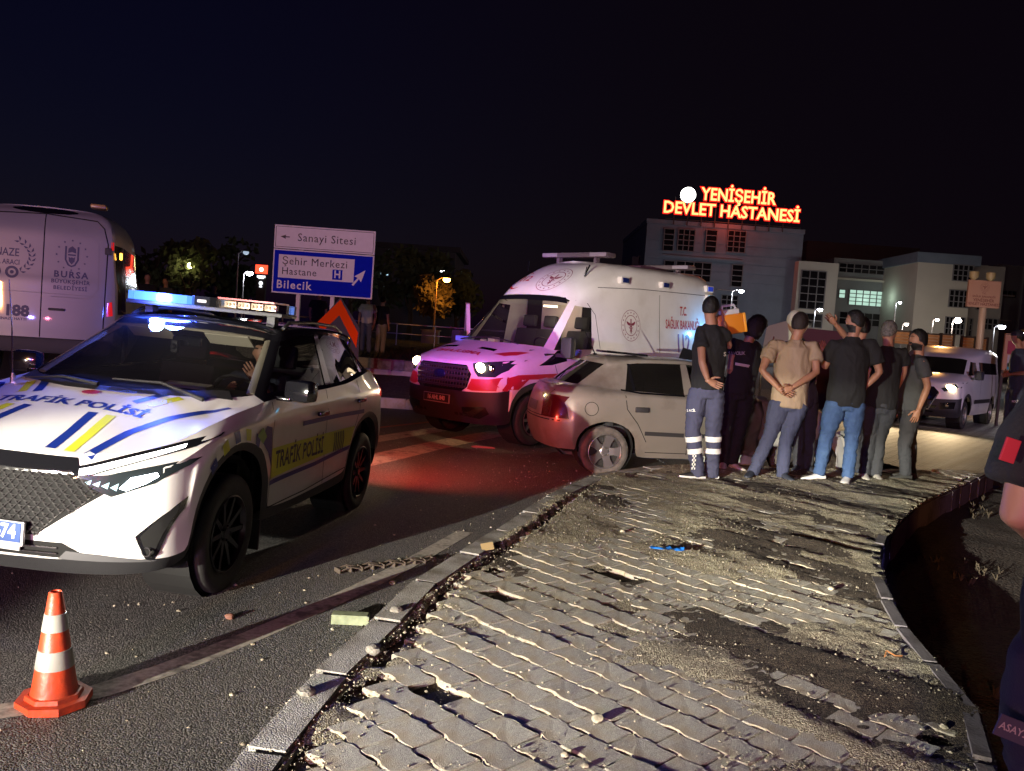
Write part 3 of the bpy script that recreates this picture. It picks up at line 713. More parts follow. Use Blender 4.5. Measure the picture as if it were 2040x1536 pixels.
# ------------------------------------------------------------------ vehicles: shared builders
def sil(v): return v
def wheel(parent, x, y, r, w, rimr, style, tyre_m=RUBBER, rim_m=SILV, z=None, flat=0.0, steer=0.0):
    """wheel part (rim) with tyre as its child; outer face towards sign(y)"""
    s = 1 if y > 0 else -1; z = r if z is None else z
    M = Matrix.Translation((x, y, z)) @ Matrix.Rotation(steer, 4, 'Z') @ Matrix.Rotation(-s * math.pi / 2, 4, 'X')   # local +z -> outward
    m = MB()
    m.lathe([(rimr * .985, -w), (rimr * .9, -w * .75), (rimr * .9, -.03), (rimr * .97, -.012), (rimr * 1.0, 0), (rimr * .965, .004), (rimr * .93, -.012), (rimr * .9, -.03)], 40, M)
    n, wd, hub = style
    for k in range(n):
        a = 2 * math.pi * k / n
        for da in ((-.16, .16) if wd < 0 else (0,)):
            ww = abs(wd)
            u = Vector((math.cos(a + da), math.sin(a + da), 0)); t = Vector((-u.y, u.x, 0))
            pts = [(hub * .6, -.028, ww * 1.2), (rimr * .55, -.018, ww), (rimr * .93, -.012, ww * (.8 if n > 6 else 1.5))]
            for (r0, h0, w0), (r1, h1, w1) in zip(pts, pts[1:]):
                q = []
                for rr_, hh, wq in ((r0, h0, w0), (r1, h1, w1)):
                    for sg in (-1, 1):
                        for dz in (0, -.03): q.append(M @ (u * rr_ + t * (sg * wq / 2) + Vector((0, 0, hh + dz))))
                m.add(q, [(0, 2, 6, 4), (0, 4, 5, 1), (2, 3, 7, 6), (1, 5, 7, 3)])
    m.lathe([(.001, -.012), (hub * .55, -.012), (hub * .62, -.02), (hub, -.03), (hub, -.06)], 20, M)
    for k in range(5):
        a = 2 * math.pi * (k + .5) / 5; c = M @ Vector((hub * .78 * math.cos(a), hub * .78 * math.sin(a), -.018)); m.ball(c, .008, 6)
    wo = m.build('wheel', rim_m, parent, 35)
    m = MB(); m.lathe([(.001, -.07), (rimr * .89, -.07), (rimr * .89, -.09)], 24, M); m.build('brake_disc', mat('brake_disc', (.03, .028, .026), .6, .3), wo)
    m = MB()
    T = M
    side = [(rimr * .96, -w * .96), (r * .86, -w * .99), (r * .96, -w * .95), (r, -w * .86)]
    for g in (.74, .56, .38, .2):
        side += [(r, -w * (g + .035)), (r - .008, -w * (g + .025)), (r - .008, -w * (g - .025)), (r, -w * (g - .035))]
    side += [(r, -w * .10), (r * .965, -.006), (r * .87, .006), (r * .8, .004), (rimr * 1.02, -.004), (rimr * .96, -.012)]
    m.lathe(side, 56, T)
    if flat:
        for v in m.b.verts:
            zz = v.co.z - z
            if zz < -(r - flat):
                v.co.z = z - (r - flat) + (zz + (r - flat)) * .05
                v.co.y += s * .03 * (1 if abs(v.co.y) > abs(y) - w * .4 else -1)
    m.build('tyre', tyre_m, wo, 40)
    return wo
def strap(m, a, b, w, h, nrm):
    """flat bar a->b, width w in the plane normal to nrm, thickness h along nrm"""
    a = Vector(a); b = Vector(b); n = Vector(nrm).normalized(); t = (b - a).normalized(); q = n.cross(t).normalized() * w / 2
    v = [a - q, a + q, b + q, b - q]; v += [p + n * h for p in v]
    m.add(v, [(3, 2, 1, 0), (4, 5, 6, 7), (0, 1, 5, 4), (1, 2, 6, 5), (2, 3, 7, 6), (3, 0, 4, 7)])
SIDE = lambda s: (lambda u, v: (u, s * 2.0, v))         # (x,z) side print
FRONT = lambda u, v: (3.0, u, v)
TOP = lambda u, v: (u, v, 4.0)
def vehicle_root(name, X, Y, th, dz, roll, pitch, label, cat, group=None):
    co, si = math.cos(th), math.sin(th)
    xh = Vector((co, si, pitch)).normalized(); yh = Vector((-si, co, roll)); yh = (yh - xh * yh.dot(xh)).normalized(); zh = xh.cross(yh)
    M = Matrix(((xh.x, yh.x, zh.x, X), (xh.y, yh.y, zh.y, Y), (xh.z, yh.z, zh.z, dz), (0, 0, 0, 1)))
    return empty(name, M=M, label=label, cat=cat, group=group)
def seat(parent, x, y, z, hh=.62, m=SEATM, w=.5):
    b = MB(); b.box((x, y, z), (.5, w, .14), bev=.04); b.box((x - .27, y, z + hh / 2), (.13, w * .95, hh), Matrix.Rotation(R(-14), 4, 'Y'), bev=.05)
    b.box((x - .37, y, z + hh + .12), (.09, w * .52, .19), Matrix.Rotation(R(-8), 4, 'Y'), bev=.035)
    return b.build('seat', m, parent, 50)

# ------------------------------------------------------------------ traffic police car
def police_car():
    P = vehicle_root('police_car', -2.5413, 5.1491, -1.6873, -.157, -.0285, .0107,
                     'white and black traffic police SUV with blue beacons lit and headlights on', 'police car')
    r0 = [(.86,0,.27),(.84,.35,.27),(.76,.62,.27),(.62,.80,.28),(.47,.87,.33),(.435,.905,.57),(.27,.915,.78),(0,.918,.865),(-.27,.915,.79),(-.42,.905,.60),(-.47,.89,.34),(-.95,.885,.33),(-1.6,.885,.33),(-2.1,.885,.34),(-2.2,.89,.36),(-2.25,.905,.60),(-2.40,.915,.79),(-2.665,.918,.86),(-2.93,.915,.78),(-3.09,.90,.58),(-3.13,.87,.36),(-3.36,.70,.34),(-3.47,.35,.33),(-3.49,0,.33)]
    r1 = [(.90,0,.345),(.88,.35,.35),(.80,.63,.36),(.66,.83,.36),(.53,.895,.38),(.49,.92,.60),(.31,.928,.83),(0,.93,.915),(-.31,.928,.84),(-.475,.92,.63),(-.53,.91,.43),(-.95,.905,.40),(-1.6,.905,.41),(-2.05,.908,.43),(-2.13,.912,.46),(-2.2,.92,.64),(-2.36,.928,.84),(-2.665,.93,.915),(-2.97,.926,.83),(-3.14,.91,.62),(-3.2,.88,.50),(-3.42,.72,.48),(-3.5,.35,.48),(-3.52,0,.48)]
    r2 = [(.93,0,.56),(.905,.35,.56),(.83,.64,.56),(.70,.85,.57),(.57,.905,.60),(.515,.918,.75),(.33,.925,.90),(0,.925,.965),(-.33,.92,.90),(-.50,.915,.76),(-.60,.905,.66),(-.95,.90,.64),(-1.6,.905,.66),(-2.02,.912,.70),(-2.1,.917,.72),(-2.2,.922,.80),(-2.38,.928,.91),(-2.665,.93,.965),(-2.96,.925,.90),(-3.17,.905,.76),(-3.28,.87,.70),(-3.47,.70,.68),(-3.55,.35,.68),(-3.57,0,.68)]
    r3 = [(.915,0,.80),(.885,.35,.80),(.805,.63,.81),(.68,.82,.84),(.52,.885,.90),(.44,.90,.93),(.28,.91,.97),(0,.915,1.00),(-.28,.915,1.01),(-.45,.91,1.015),(-.58,.905,1.02),(-.95,.90,1.03),(-1.6,.90,1.045),(-2.0,.905,1.06),(-2.1,.908,1.06),(-2.2,.91,1.06),(-2.4,.915,1.065),(-2.665,.915,1.07),(-2.95,.905,1.08),(-3.17,.88,1.08),(-3.32,.83,1.08),(-3.46,.66,1.07),(-3.54,.33,1.06),(-3.56,0,1.05)]
    r4 = [(.85,0,.885),(.82,.35,.885),(.725,.60,.90),(.55,.76,.945),(.38,.80,.985),(.28,.815,1.01),(.12,.83,1.04),(-.08,.84,1.075),(-.28,.85,1.10),(-.45,.86,1.125),(-.60,.862,1.135),(-.95,.862,1.15),(-1.6,.862,1.16),(-2.0,.862,1.175),(-2.12,.86,1.18),(-2.25,.855,1.19),(-2.45,.845,1.21),(-2.7,.83,1.24),(-2.95,.80,1.26),(-3.15,.77,1.25),(-3.3,.72,1.22),(-3.42,.58,1.2),(-3.5,.3,1.18),(-3.52,0,1.18)]
    r5 = [(.42,0,1.03),(.41,.25,1.027),(.36,.45,1.02),(.24,.58,1.035),(.12,.65,1.05),(.04,.68,1.06),(-.06,.70,1.075),(-.18,.735,1.10),(-.33,.77,1.125),(-.47,.80,1.15),(-.61,.835,1.16),(-.95,.848,1.165),(-1.6,.848,1.175),(-2.0,.846,1.19),(-2.12,.845,1.195),(-2.25,.84,1.205),(-2.45,.828,1.225),(-2.7,.81,1.255),(-2.94,.78,1.275),(-3.14,.74,1.265),(-3.28,.69,1.235),(-3.4,.55,1.215),(-3.475,.29,1.195),(-3.495,0,1.195)]
    r6 = [(-.02,0,1.15),(-.03,.2,1.15),(-.06,.38,1.148),(-.11,.5,1.145),(-.16,.585,1.145),(-.21,.64,1.145),(-.26,.68,1.145),(-.33,.715,1.148),(-.40,.745,1.152),(-.48,.775,1.16),(-.60,.81,1.172),(-.95,.835,1.178),(-1.6,.836,1.188),(-2.0,.833,1.2),(-2.12,.83,1.205),(-2.25,.825,1.215),(-2.45,.81,1.24),(-2.7,.79,1.27),(-2.93,.755,1.29),(-3.12,.71,1.28),(-3.26,.65,1.25),(-3.38,.52,1.23),(-3.45,.27,1.21),(-3.47,0,1.21)]
    r7 = [(-.93,0,1.545),(-.935,.17,1.545),(-.95,.32,1.542),(-.97,.42,1.538),(-.985,.48,1.534),(-1.0,.52,1.53),(-1.015,.55,1.527),(-1.03,.575,1.523),(-1.045,.595,1.518),(-1.06,.61,1.514),(-1.13,.66,1.51),(-1.35,.685,1.55),(-1.70,.69,1.57),(-2.05,.685,1.572),(-2.15,.682,1.57),(-2.25,.68,1.566),(-2.42,.675,1.553),(-2.62,.66,1.525),(-2.8,.64,1.48),(-2.95,.61,1.44),(-3.02,.57,1.49),(-3.1,.42,1.52),(-3.13,.22,1.53),(-3.14,0,1.535)]
    r8 = [(-1.02,0,1.592),(-1.025,.17,1.59),(-1.035,.31,1.588),(-1.05,.41,1.584),(-1.06,.47,1.58),(-1.07,.505,1.576),(-1.085,.53,1.573),(-1.10,.555,1.57),(-1.115,.575,1.566),(-1.135,.595,1.562),(-1.2,.64,1.568),(-1.4,.655,1.60),(-1.72,.657,1.618),(-2.05,.652,1.62),(-2.15,.65,1.618),(-2.25,.648,1.615),(-2.45,.64,1.605),(-2.7,.625,1.585),(-2.9,.60,1.565),(-3.03,.57,1.55),(-3.1,.5,1.55),(-3.17,.38,1.555),(-3.2,.2,1.56),(-3.2,0,1.562)]
    r9 = [(p[0] - .12 if i < 10 else max(p[0], -3.1), 0 if False else p[1] * .55, 1.622 + .012 * (1 if 10 <= i < 17 else 0) - (.03 if i > 17 else 0)) for i, p in enumerate(r8)]
    rc = [(p[0], 0, p[2] + .012) for p in r9]
    rows = [r0, r1, r2, r3, r4, r5, r6, r7, r8, r9, rc]
    def region(i, j, s):
        if i == 0: return 'clad'
        if i in (1, 2):
            if j <= 2 and False: return 'front'
            return 'body'
        if i == 3: return 'body'
        if i in (4, 5): return 'bonnet' if j < 9 else ('belt')
        if i == 6:
            if j < 9: return 'ws'
            if j == 9: return 'pa%d' % s
            if j < 12: return 'sg1%d' % s
            if j < 17: return 'sg2%d' % s
            if j < 19: return 'sg3%d' % s
            if j < 20: return 'pd%d' % s
            return 'rw'
        return 'roof'
    bel = BLACKP
    mats = {'clad': ('lower_cladding', PLAST), 'body': ('body', WHITE), 'bonnet': ('bonnet', WHITE), 'belt': ('window_belt', bel), 'ws': ('windscreen', GLASS), 'rw': ('rear_window', TINT), 'roof': ('roof', BLACKP)}
    for s in (1, -1):
        mats['pa%d' % s] = ('windscreen_pillar', BLACKP); mats['pd%d' % s] = ('rear_pillar', BLACKP); mats['sg1%d' % s] = ('front_side_window', GLASS); mats['sg2%d' % s] = ('rear_side_window', TINT); mats['sg3%d' % s] = ('quarter_window', TINT)
    ob, bvh = shell(rows, region, mats, P, sharp=(1, 3, 4, 6, 7))
    D = lambda n, vf, to3, d, m, off=.003, cell=.05: decal(n, vf, to3, d, bvh, m, P, off, cell)
    # wheel wells, floor and cabin tub
    m = MB(); m.bx(-3.3, .62, -.80, .80, .30, .36)
    for x in (0, -2.665):
        for s in (1, -1): m.lathe([(.43, -.32), (.43, -.02)], 24, Matrix.Translation((x, s * .88, .40)) @ Matrix.Rotation(-s * math.pi / 2, 4, 'X'), 0, math.pi * 2)
    m.bx(-.30, -.26, -.8, .8, .36, 1.08)
    m.build('underbody', DARKVOID, P)
    # cabin
    m = MB()
    m.box((-.62, 0, 1.02), (.5, 1.42, .22), Matrix.Rotation(R(6), 4, 'Y'), bev=.06); m.bx(-.95, -.2, -.16, .16, .5, .95)
    m.bx(-.9, -.86, -.7, .7, .7, 1.02, .015)
    m.build('dashboard', INTER, P, 50)
    m = MB(); m.lathe([(.175, 0), (.19, .013), (.2, 0), (.19, -.013), (.175, 0)], 28, Matrix.Translation((-1.08, .38, 1.06)) @ Matrix.Rotation(R(-66), 4, 'Y'))
    m.box((-1.06, .38, 1.05), (.03, .3, .05), Matrix.Rotation(R(22), 4, 'Y')); m.build('steering_wheel', INTER, P, 40)
    for s in (1, -1): seat(P, -1.5, s * .38, .62)
    m = MB(); m.box((-2.35, 0, .64), (.5, 1.3, .15), bev=.04); m.box((-2.62, 0, .95), (.14, 1.3, .6), Matrix.Rotation(R(-14), 4, 'Y'), bev=.05); m.build('rear_seat', SEATM, P, 50)
    for s in (1, -1):
        m = MB(); m.bx(-2.9, -.5, s * .80, s * .78, .4, 1.13); m.build('door_trim', INTER, P)
    for s in (1, -1):
        m = MB(); m.tube([(-.50, s * .745, 1.16), (-.78, s * .67, 1.33), (-1.10, s * .585, 1.50)], [(.012, .032)] * 3, 8); m.build('pillar_trim', mat('pillar_trim', (.55, .49, .36), .8), P, 60)
    m = MB(); m.tube([(-1.06, -.56, 1.515), (-1.0, -.3, 1.53), (-.98, 0, 1.535), (-1.0, .3, 1.53), (-1.06, .56, 1.515)], [(.012, .03)] * 5, 8); m.build('header_trim', mat('pillar_trim', (.55, .49, .36), .8), P, 60)
    # headlining and visors (pale)
    m = MB(); m.bx(-2.9, -1.15, -.58, .58, 1.555, 1.57); m.build('headlining', mat('headlining', (.42, .40, .36), .9), P)
    for s in (1, -1):
        m = MB(); m.box((-1.06, s * .3, 1.485), (.14, .34, .018), Matrix.Rotation(R(-32), 4, 'Y'), bev=.007); m.build('sun_visor', mat('visor', (.55, .5, .38), .8), P)
    m = MB(); m.box((-1.02, 0, 1.44), (.03, .22, .07), bev=.012); m.build('rear_view_mirror', BLACKP, P)
    m = MB(); m.box((-.95, -.05, 1.40), (.05, .05, .09), bev=.01); m.ball((-.92, -.05, 1.40), .022, 10); m.build('dash_camera', PLAST, P, 40)
    # ---- front: grille, badge, plate, lamps
    gp = [(-.46, .795), (.46, .795), (.60, .705), (.29, .47), (-.29, .47), (-.60, .705)]
    D('grille_recess', poly2d(gp), FRONT, (-1, 0, 0), DARKVOID, .003)
    D('bonnet_edge_strip', poly2d([(-.47, .805), (0, .80), (.47, .805), (.43, .868), (0, .872), (-.43, .868)]), FRONT, (-1, 0, 0), BLACKP, .005)
    D('chrome_bar', poly2d([(-.45, .79), (0, .785), (.45, .79), (.44, .803), (0, .80), (-.44, .803)]), FRONT, (-1, 0, 0), CHROME, .008)
    # chevron pieces of the grille mesh
    def inside(p, q):
        c_ = False; j = len(q) - 1
        for i in range(len(q)):
            if (q[i][1] > p[1]) != (q[j][1] > p[1]) and p[0] < (q[j][0] - q[i][0]) * (p[1] - q[i][1]) / (q[j][1] - q[i][1]) + q[i][0]: c_ = not c_
            j = i
        return c_
    gm = mat('grille_chrome', (.35, .34, .34), .25, .9)
    m = MB(); cnt = 0
    def hit(u, v, o):
        h = bvh.ray_cast(Vector((3, u, v)), Vector((-1, 0, 0))); return h[0] + Vector((o, 0, 0)) if h[0] else None
    for iz in range(13):
        for iy in range(-13, 14):
            u = iy * .048 + (.024 if iz % 2 else 0); v = .482 + iz * .0255
            if not inside((u, v), gp) or not inside((u, v - .01), gp): continue
            s = 1 if u >= 0 else -1; k = abs(u) / .6
            a = hit(u - .019, v + .009, .004); b2 = hit(u + .019, v + .009 * (1 - k), .004); c2 = hit(u + s * .006, v - .011, .014)
            d2 = hit(u, v + .004, .010)
            if None in (a, b2, c2, d2): continue
            m.tube([a, c2, b2], [.0035, .0055, .0035], 5)
            m.tube([a, d2, b2], [.003, .004, .003], 4); cnt += 1
    gb = m.build('grille_mesh', gm, P, 50); gb['kind'] = 'stuff'
    m = MB(); Mb = Matrix.Translation((.945, 0, .765)) @ Matrix.Rotation(R(84), 4, 'Y')
    m.lathe([(.05, 0), (.052, .012), (.062, .014), (.064, 0)], 30, Mb); m.build('badge', CHROME, P, 40)
    m = MB(); m.box((.948, 0, .765), (.014, .15, .022), bev=.004); m.build('badge_bar', CHROME, P)
    # number plate
    PT_ = mat('plate_blue', (.012, .05, .22), .5)
    m = MB(); m.box((.955, 0, .478), (.02, .53, .125), bev=.006); m.build('plate_frame', mat('plate_frame', (.5, .5, .52), .35, .5), P)
    m = MB(); m.box((.966, 0, .486), (.004, .505, .098)); pl = m.build('number_plate', PT_, P)
    Mt = Matrix.Translation((.9685, .165, .487)) @ Matrix(((0, 0, 1, 0), (1, 0, 0, 0), (0, 1, 0, 0), (0, 0, 0, 1)))
    text_obj('plate_digits', '474', Mt, mat('plate_white', (.8, .8, .8), .5), pl, size=.098, bold=.03, sx=.85, ext=.001)
    # lower intake
    D('lower_intake', poly2d([(-.5, .395), (-.42, .44), (.42, .44), (.5, .395), (.42, .36), (-.42, .36)]), FRONT, (-1, 0, 0), DARKVOID, .004)
    m = MB()
    for zz in (.383, .412):
        m.tube([hit(k * .1, zz, .012) for k in range(-4, 5)], .005, 6)
    m.build('intake_slat', CHROME, P)
    m = MB(); m.box((.925, .17, .405), (.01, .11, .04)); m.build('radar_panel', mat('radar_white', (.7, .7, .68), .4), P)
    LED = emi('headlight_led', (.85, .95, 1.0), 22); LENS = mat('lamp_housing', (.03, .04, .045), .15, .3, coat=.5)
    for s in (1, -1):
        mir = lambda q: [(s * u, v) for u, v in q]
        D('headlight', poly2d(mir([(.47, .785), (.60, .80), (.91, .885), (.89, .85), (.80, .765), (.63, .69), (.50, .745)])), FRONT, (-1, 0, 0), LENS, .006)
        hl = D('headlight_beam', poly2d(mir([(.66, .735), (.70, .79), (.80, .82), (.81, .80), (.76, .76), (.69, .725)])), FRONT, (-1, 0, 0), LED, .010)
        D('headlight_reflector', join2d(*[poly2d(mir([(.50 + k * .04, .755 - k * .006), (.535 + k * .04, .77 - k * .003), (.53 + k * .04, .745 - k * .008)])) for k in range(4)]), FRONT, (-1, 0, 0), emi('reflector_glow', (.7, .95, 1), 2.2), .010)
        D('drl_surround', strip2d(mir([(.44, .795), (.52, .82), (.62, .86), (.75, .91), (.86, .955), (.905, .985)]), [.06, .06, .055, .05, .045, .02]), FRONT, (-1, 0, 0), BLACKP, .005)
        D('daytime_running_light', strip2d(mir([(.47, .803), (.53, .818), (.62, .852), (.75, .902), (.83, .938)]), [.03, .034, .03, .024, .018]), FRONT, (-1, 0, 0), emi('drl_white', (1, .97, .92), 9), .009)
        D('fog_surround', poly2d(mir([(.905, .685), (.865, .62), (.745, .49), (.775, .365), (.80, .345), (.83, .40), (.90, .62)])), FRONT, (-1, 0, 0), BLACKP, .006)
        D('fog_recess', poly2d(mir([(.89, .655), (.85, .60), (.765, .49), (.785, .385), (.80, .37), (.82, .42), (.885, .60)])), FRONT, (-1, 0, 0), DARKVOID, .009)
        m = MB(); h = hit(s * .79, .405, .012)
        if h: m.lathe([(.018, 0), (.02, .01), (.026, .01), (.028, 0)], 16, Matrix.Translation(h) @ Matrix.Rotation(R(90), 4, 'Y')); m.build('fog_lamp', CHROME, P, 40)
        # skid wedge of grey plastic under the white bumper
        D('bumper_wedge', poly2d(mir([(.40, .355), (.44, .40), (.60, .385), (.82, .352), (.80, .345)])), FRONT, (-1, 0, 0), mat('grey_plastic', (.10, .10, .105), .5), .006)
    # beam of this car's own lamps
    for s in (1, -1): lamp('headlight_spot', 'SPOT', (.84, s * .72, .775), 55, (.85, .95, 1), .04, None, 70, .8, P).rotation_euler = Vector((1, 0, -.12)).to_track_quat('-Z', 'Y').to_euler()
    # ---- bonnet prints
    def hood(*a): return D(*a[:2], TOP, (0, 0, -1), *a[2:])
    BT = lambda u, v: (u, v, 3.0)
    for s in (1, -1):
        for (y0, y1, w, mm) in ((.26, .20, .055, NAVY), (.365, .31, .055, YELL)):
            hood('bonnet_stripe', strip2d([(.80, s * y0), (.60, s * (y0 - .02)), (.36, s * y1)], w), mm, .002)
        for (y0, y1, w, mm) in ((.29, .40, .05, NAVY), (.385, .49, .05, YELL)):
            hood('bonnet_stripe', strip2d([(.14, s * (y0 + .02)), (.02, s * (y0 + .07)), (-.06, s * (y0 + .11))], w), mm, .002)
        hood('bonnet_stripe', strip2d([(.80, s * .47), (.5, s * .505), (.22, s * .585), (.0, s * .68), (-.16, s * .765)], [.055, .052, .048, .04, .03]), NAVY, .002)
    tv = text2d('TRAFİK POLİSİ', .128, bold=.03, sx=1.05)
    # letters read from the front of the car: u along +y, v towards the rear
    decal('lettering', tv, lambda u, v: (.27 - v, u, 4), (0, 0, -1), bvh, NAVY, P, .003)
    RED = mat('red_film', (.42, .02, .03), .4)
    em = join2d(*[poly2d([(math.cos(a) * .03, math.sin(a) * .018), (math.cos(a + .1) * .10, math.sin(a + .1) * .045), (math.cos(a + .2) * .03, math.sin(a + .2) * .018)]) for a in [k * math.pi / 8 for k in range(16)]])
    decal('police_emblem', em, lambda u, v: (.09 - v, u, 4), (0, 0, -1), bvh, mat('gold_film', (.45, .28, .10), .4), P, .003)
    decal('emblem_centre', xf2d(ring2d(0, .034, 20, sx=1.6)), lambda u, v: (.09 - v, u, 4), (0, 0, -1), bvh, RED, P, .005)
    # ---- side prints (both sides)
    for s in (1, -1):
        d = (0, -s, 0); to = lambda u, v, s=s: (u, s * 2.0, v)
        def SD(n, vf, m_, off=.003, cell=.05): return decal(n, vf, to, d, bvh, m_, P, off, cell)
        SD('yellow_panel', poly2d([(-.53, .612), (-.525, .815), (-2.28, .815), (-2.20, .66)]), YELL, .002)
        SD('side_stripe', strip2d([(-.52, .585), (-1.4, .60), (-2.2, .64)], .032), NAVY, .003)
        SD('side_stripe', strip2d([(-1.08, .935), (-1.8, .935), (-2.5, .93)], .035), NAVY, .003)
        v, f = text2d('TRAFİK POLİSİ', .17, bold=.02, sx=.82)
        ang = R(-.5)
        SD('lettering', (np.stack([-1.08 - s * v[:, 0] * 1.0 * (1 if s > 0 else 1), .722 + v[:, 1] + .0 * v[:, 0]], 1), f), mat('ink', (.012, .014, .03), .5), .004)
        for k in range(6):
            x = -1.80 - k * .042
            SD('chevron', strip2d([(x, .645), (x - .02, .73), (x, .80)], .018), mat('ink', (.012, .014, .03), .5), .004)
        # checks on the wing over the arch
        for k in range(5):
            a = R(120 - k * 17); c0 = (math.cos(a), math.sin(a))
            a2 = R(120 - k * 17 - 8)
            q = [(.53 * math.cos(a), .40 + .53 * math.sin(a)), (.60 * math.cos(a), .40 + .60 * math.sin(a)), (.60 * math.cos(a2), .40 + .60 * math.sin(a2)), (.53 * math.cos(a2), .40 + .53 * math.sin(a2))]
            SD('wing_check', poly2d([(p[0] * .92 - .02, p[1] - .005) for p in q]), YELL if k % 2 else NAVY, .003)
        SD('wing_wedge', poly2d([(-.30, .90), (-.40, .98), (-.50, .96), (-.51, .70), (-.44, .80)]), NAVY, .003)
        SD('wing_wedge', poly2d([(-.24, .93), (-.33, .975), (-.40, .91), (-.33, .87)]), mat('green_film', (.18, .35, .06), .4), .004)
        # shut lines
        for pl_ in ([(-.52, .42), (-.515, .9), (-.56, 1.12)], [(-1.60, .42), (-1.59, .8), (-1.62, 1.16)], [(-2.14, .52), (-2.2, .7), (-2.38, .95), (-2.45, 1.2)], [(-.52, .42), (-1.2, .425), (-2.13, .47)]):
            SD('shut_line', strip2d(pl_, .008), DARKVOID, .002, .1)
        SD('b_pillar', poly2d([(-1.66, 1.18), (-1.80, 1.18), (-1.79, 1.575), (-1.70, 1.575)]), BLACKP, .006)
        SD('c_divider', poly2d([(-2.66, 1.26), (-2.74, 1.265), (-2.64, 1.52), (-2.58, 1.53)]), BLACKP, .006)
        for x in (-1.45, -2.42):
            m = MB(); m.box((x, s * .925, .985 if x > -2 else 1.03), (.2, .035, .035), bev=.012); m.build('door_handle', BLACKP, P, 50)
        m = MB(); m.box((-.70, s * 1.01, 1.20), (.15, .20, .15), Matrix.Rotation(s * R(-12), 4, 'Z'), bev=.05); m.box((-.68, s * .90, 1.14), (.09, .12, .03), bev=.01)
        m.build('wing_mirror', BLACKP, P, 50)
        # roof rail
        m = MB(); m.tube([(-1.3, s * .60, 1.60), (-1.42, s * .60, 1.65), (-1.9, s * .60, 1.665), (-2.5, s * .585, 1.65), (-2.75, s * .57, 1.60)], .014, 8); m.build('roof_rail', CHROME if False else PLAST, P, 60)
        D('tail_lamp', poly2d([(s * .40, 1.06), (s * .86, 1.10), (s * .84, 1.0), (s * .42, .98)]), lambda u, v: (-5, u, v), (1, 0, 0), mat('tail_red', (.35, .01, .01), .2, emit=(1, .02, .02), estr=.5, coat=.6), .006)
        decal('tail_lamp', poly2d([(-3.10, 1.03), (-3.12, 1.08), (-3.40, 1.10), (-3.38, 1.02)]), to, d, bvh, mat('tail_red', (.35, .01, .01), .2), P, .006)
        for x in (0, -2.665): wheel(P, x, s * .90, .357, .235, .235, (10, .03, .06), RUBBER, DARKALLOY, z=.357)
        # mud flap
        m = MB(); m.box((-.46, s * .80, .25), (.012, .2, .2)); m.build('mud_flap', PLAST, P)
    # wipers and cowl
    def wsp(x, y):
        h = bvh.ray_cast(Vector((x, y, 3)), Vector((0, 0, -1))); return h[0] + Vector((.01, 0, .018))
    for y0, y1 in ((.62, .02), (-.02, -.56)):
        m = MB(); m.tube([wsp(-.10 if y0 > .3 else -.02, y0), wsp(-.14 if y0 > 0 else -.08, (y0 + y1) / 2), wsp(-.10, y1)], [.014, .010, .006], 6); m.build('wiper', PLAST, P, 60)
    D('cowl', strip2d([(-.30, .70), (-.16, .56), (-.06, .38), (0, .2), (.01, 0), (0, -.2), (-.06, -.38), (-.16, -.56), (-.30, -.70)], .075), TOP, (0, 0, -1), PLAST, .006)
    m = MB(); m.tube([(-.16, -.70, 1.11), (-.16, -.73, 1.45), (-.17, -.78, 1.75)], [.006, .004, .002], 6); m.tube([(-.16, -.70, 1.08), (-.16, -.70, 1.16)], .015, 8); m.build('whip_aerial', CHROME, P)
    m = MB(); m.box((-.70, .20, 1.155), (.1, .32, .02), Matrix.Rotation(R(8), 4, 'Y')); m.build('paper_notice', mat('paper', (.75, .72, .62), .8), P)
    # ---- light bar
    LB = Matrix.Translation((-1.36, 0, 0))
    m = MB(); m.box((-1.36, 0, 1.695), (.30, 1.24, .03), bev=.01)
    for s in (1, -1): m.bx(-1.40, -1.32, s * .52, s * .46, 1.60, 1.69)
    bar = m.build('light_bar', PLAST, P, 40)
    CLR = glass('beacon_clear', (.8, .75, .72), 1.2)
    for s in (-1, 1):
        m = MB()
        out = [(-.15, .13), (.15, .13), (.155, .55), (.10, .63), (-.10, .63), (-.155, .55)]
        m.prism([(x - 1.36, s * y) for x, y in out], 1.712, 1.775)
        if s < 0: m.build('blue_beacon', mat('beacon_blue_lens', (.02, .05, .5), .2, emit=(.09, .27, 1.0), estr=1.9), bar, 30)
        else:
            m.build('clear_beacon', CLR, bar, 30)
            for k in range(4):
                q = MB()
                q.box((-1.26, .20 + k * .105, 1.743), (.05, .092, .048), bev=.004)
                for a in range(3): q.ball((-1.232, .17 + k * .105 + a * .03, 1.743), .013, 8)
                q.build('led_module', mat('led_module', (.75, .68, .55), .25, .4), bar, 40)
    m = MB(); m.prism([(-1.23, -.10), (-1.19, -.06), (-1.19, .06), (-1.23, .10), (-1.48, .10), (-1.48, -.10)], 1.712, 1.78); m.build('bar_centre', BLACKP, bar)
    m = MB(); m.box((-1.186, 0, 1.745), (.01, .07, .022), bev=.008); m.build('centre_lamp', emi('centre_lamp', (1, .9, .85), 1.5), bar)
    m = MB(); m.box((-1.36, .33, 1.783), (.29, .44, .012)); m.build('red_lid', mat('red_lid', (.4, .01, .02), .3, emit=(1, .03, .03), estr=.06), bar)
    lamp('beacon_lamp', 'POINT', (-1.36, -.36, 1.90), 200, (.08, .14, 1.0), .12, parent=P)
    lamp('beacon_lamp', 'POINT', (-1.12, -.36, 1.74), 90, (.08, .14, 1.0), .06, parent=P)
